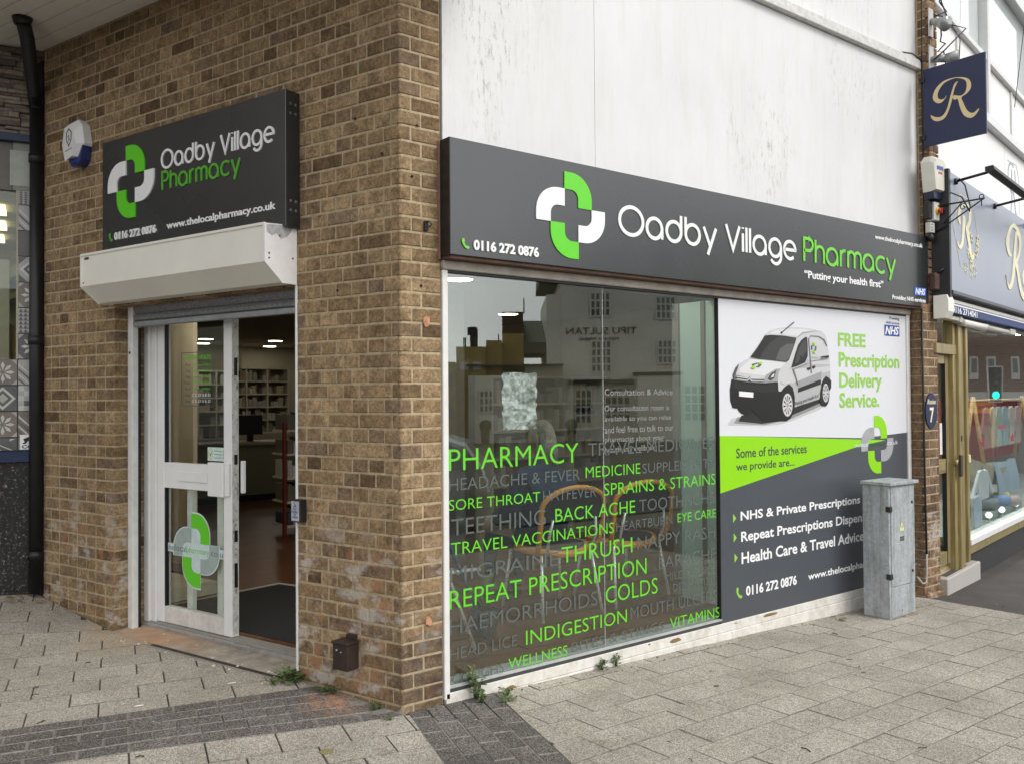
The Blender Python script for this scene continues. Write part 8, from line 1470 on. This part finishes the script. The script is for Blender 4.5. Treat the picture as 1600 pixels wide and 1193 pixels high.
weed(-0.275, 0.72, 34, 0.10, 0.05, 'broad leafed weed spreading by the end of the drain beside the doorway', 1, .2, .022)
weed(-0.20, 0.70, 22, 0.07, 0.07, 'second clump of weed tight against the foot of the pier at the doorway', 2, .4, .02)
weed(-0.165, 0.44, 26, 0.08, 0.03, 'yellowish low moss and weed under the brown steel box', 12, .3, .012)
weed(-0.075, 0.12, 14, 0.05, 0.025, 'small weed at the foot of the corner brick', 3, .3, .01)
weed(-0.10, -0.05, 8, 0.03, 0.03, 'tiny yellow flowered weed in the joint before the corner', 4, .4, .009)
weed(0.415, -0.035, 26, 0.045, 0.16, 'tall green weed growing up in front of the word coughs', 5, .95, .018)
weed(0.40, -0.10, 14, 0.04, 0.07, 'bright green tuft on the edge of the dark paving band below the window', 6, .7, .014)
weed(0.58, -0.085, 16, 0.05, 0.045, 'spiky grass tuft beside the window plinth near the corner', 7, .6, .012)
weed(0.52, -0.16, 16, 0.06, 0.025, 'brownish sprawling weed between the slabs and the dark band', 8, .2, .012)
weed(1.30, -0.035, 18, 0.05, 0.085, 'wilting weed under the word bites on the window plinth', 9, .5, .014)
weed(1.42, -0.03, 12, 0.035, 0.085, 'dark leaved weed just right of the wilting one on the plinth', 10, .5, .013)
weed(3.55, -0.17, 8, 0.03, 0.03, 'tiny weed near the left foot of the galvanised cabinet', 11, .4, .01)
r = random.Random(21); b = MB(); c_ = MB(); e_ = MB()
for i in range(70):
    x = r.uniform(-1.5, 5.5); y = r.uniform(-2.0, -0.05) if x > 0 else r.uniform(-0.3, 2.2)
    if Vector((x, y, 0)).dot(nL) < 0.05 and y > -0.05: continue
    z = gh(x, y) + 0.004; a = r.uniform(0, 6.28); l = r.uniform(.006, .028); d = Vector((math.cos(a), math.sin(a), 0))
    if r.random() < .5: b.tube([Vector((x, y, z)), Vector((x, y, z + .003)) + d * l, Vector((x, y, z)) + d * l * 1.9 + Vector((-d.y, d.x, 0)) * l * .4], r.uniform(.0012, .003), 5)
    else: e_.ball((x, y, z), r.uniform(.002, .005), r.uniform(.002, .005), .002, 6, 4)
for i in range(24):
    u = r.uniform(0.05, 3.2); q = FL.p(u, r.uniform(.02, .2)); s = r.uniform(.002, .006); e_.ball((q.x, q.y, gh(q.x, q.y) + .003), s, s * .8, s * .5, 6, 4)
for i in range(40):
    q = FR.p(r.uniform(.3, 4.7), r.uniform(.03, .12)); s = r.uniform(.003, .010); c_.ball((q.x, q.y, gh(q.x, q.y) + .003), s, s * .6, s * .4, 6, 4)
b.build('twigs', P('twig', (0.06, 0.045, 0.03), 0.9, var=0.3), None, kind='stuff', label='scattered dark twigs and leaf bits on the paving', cat='twigs')
e_.build('grit', P('grit_pale', (0.62, 0.60, 0.56), 0.9), None, kind='stuff', label='scattered pale grit and crumbs on the paving', cat='grit')
c_.build('debris', P('debris_brown', (0.14, 0.10, 0.07), 0.9, var=0.4), None, kind='stuff', label='brown crumbs of soil along the foot of the window plinth', cat='debris')
for q, lb in (((-0.55, 0.86), 'upper'), ((-1.03, 0.81), 'lower')):
    b = MB(); x, y = q; z = gh(x, y) + .005; b.tube([(x, y, z), (x + .015, y - .006, z + .002), (x + .042, y - .006, z)], .0028, 6); b.build('white_stick', P('white_stick', (0.75, 0.74, 0.70), 0.6), None, label='thin pale stick on the dark paving band, %s of two' % lb, cat='stick')

for q, rr, lb, cl in (((-0.56, 0.0), 0.035, 'olive lichen spot on a pale slab left of the brick corner', (0.22, 0.19, 0.09)), ((1.6, -0.62), 0.016, 'dark gum spot on the slabs under the word vitamins', (0.12, 0.11, 0.10)), ((2.5, -0.95), 0.014, 'dark gum spot on the slabs left of the cabinet', (0.12, 0.11, 0.10)), ((-1.35, 1.45), 0.017, 'dark gum spot on the slabs in front of the left pier', (0.10, 0.09, 0.08)), ((1.05, -1.1), 0.013, 'pale gum spot near the bottom edge of the slabs', (0.5, 0.48, 0.44))):
    if q == (-0.56, 0.0): q = (-0.503, -0.207)
    z = gh(*q) + 0.0022; b = MB(); pl = [(q[0] + rr * math.cos(t * PI / 7) * random.uniform(.8, 1.1), q[1] + rr * .9 * math.sin(t * PI / 7) * random.uniform(.8, 1.1), z) for t in range(14)]
    b.prism(pl, (0, 0, 0.0015)); b.build('ground_spot', P('spot_' + lb[:5], cl, 0.9, var=0.3, scale=60), None, label=lb, cat='spot')
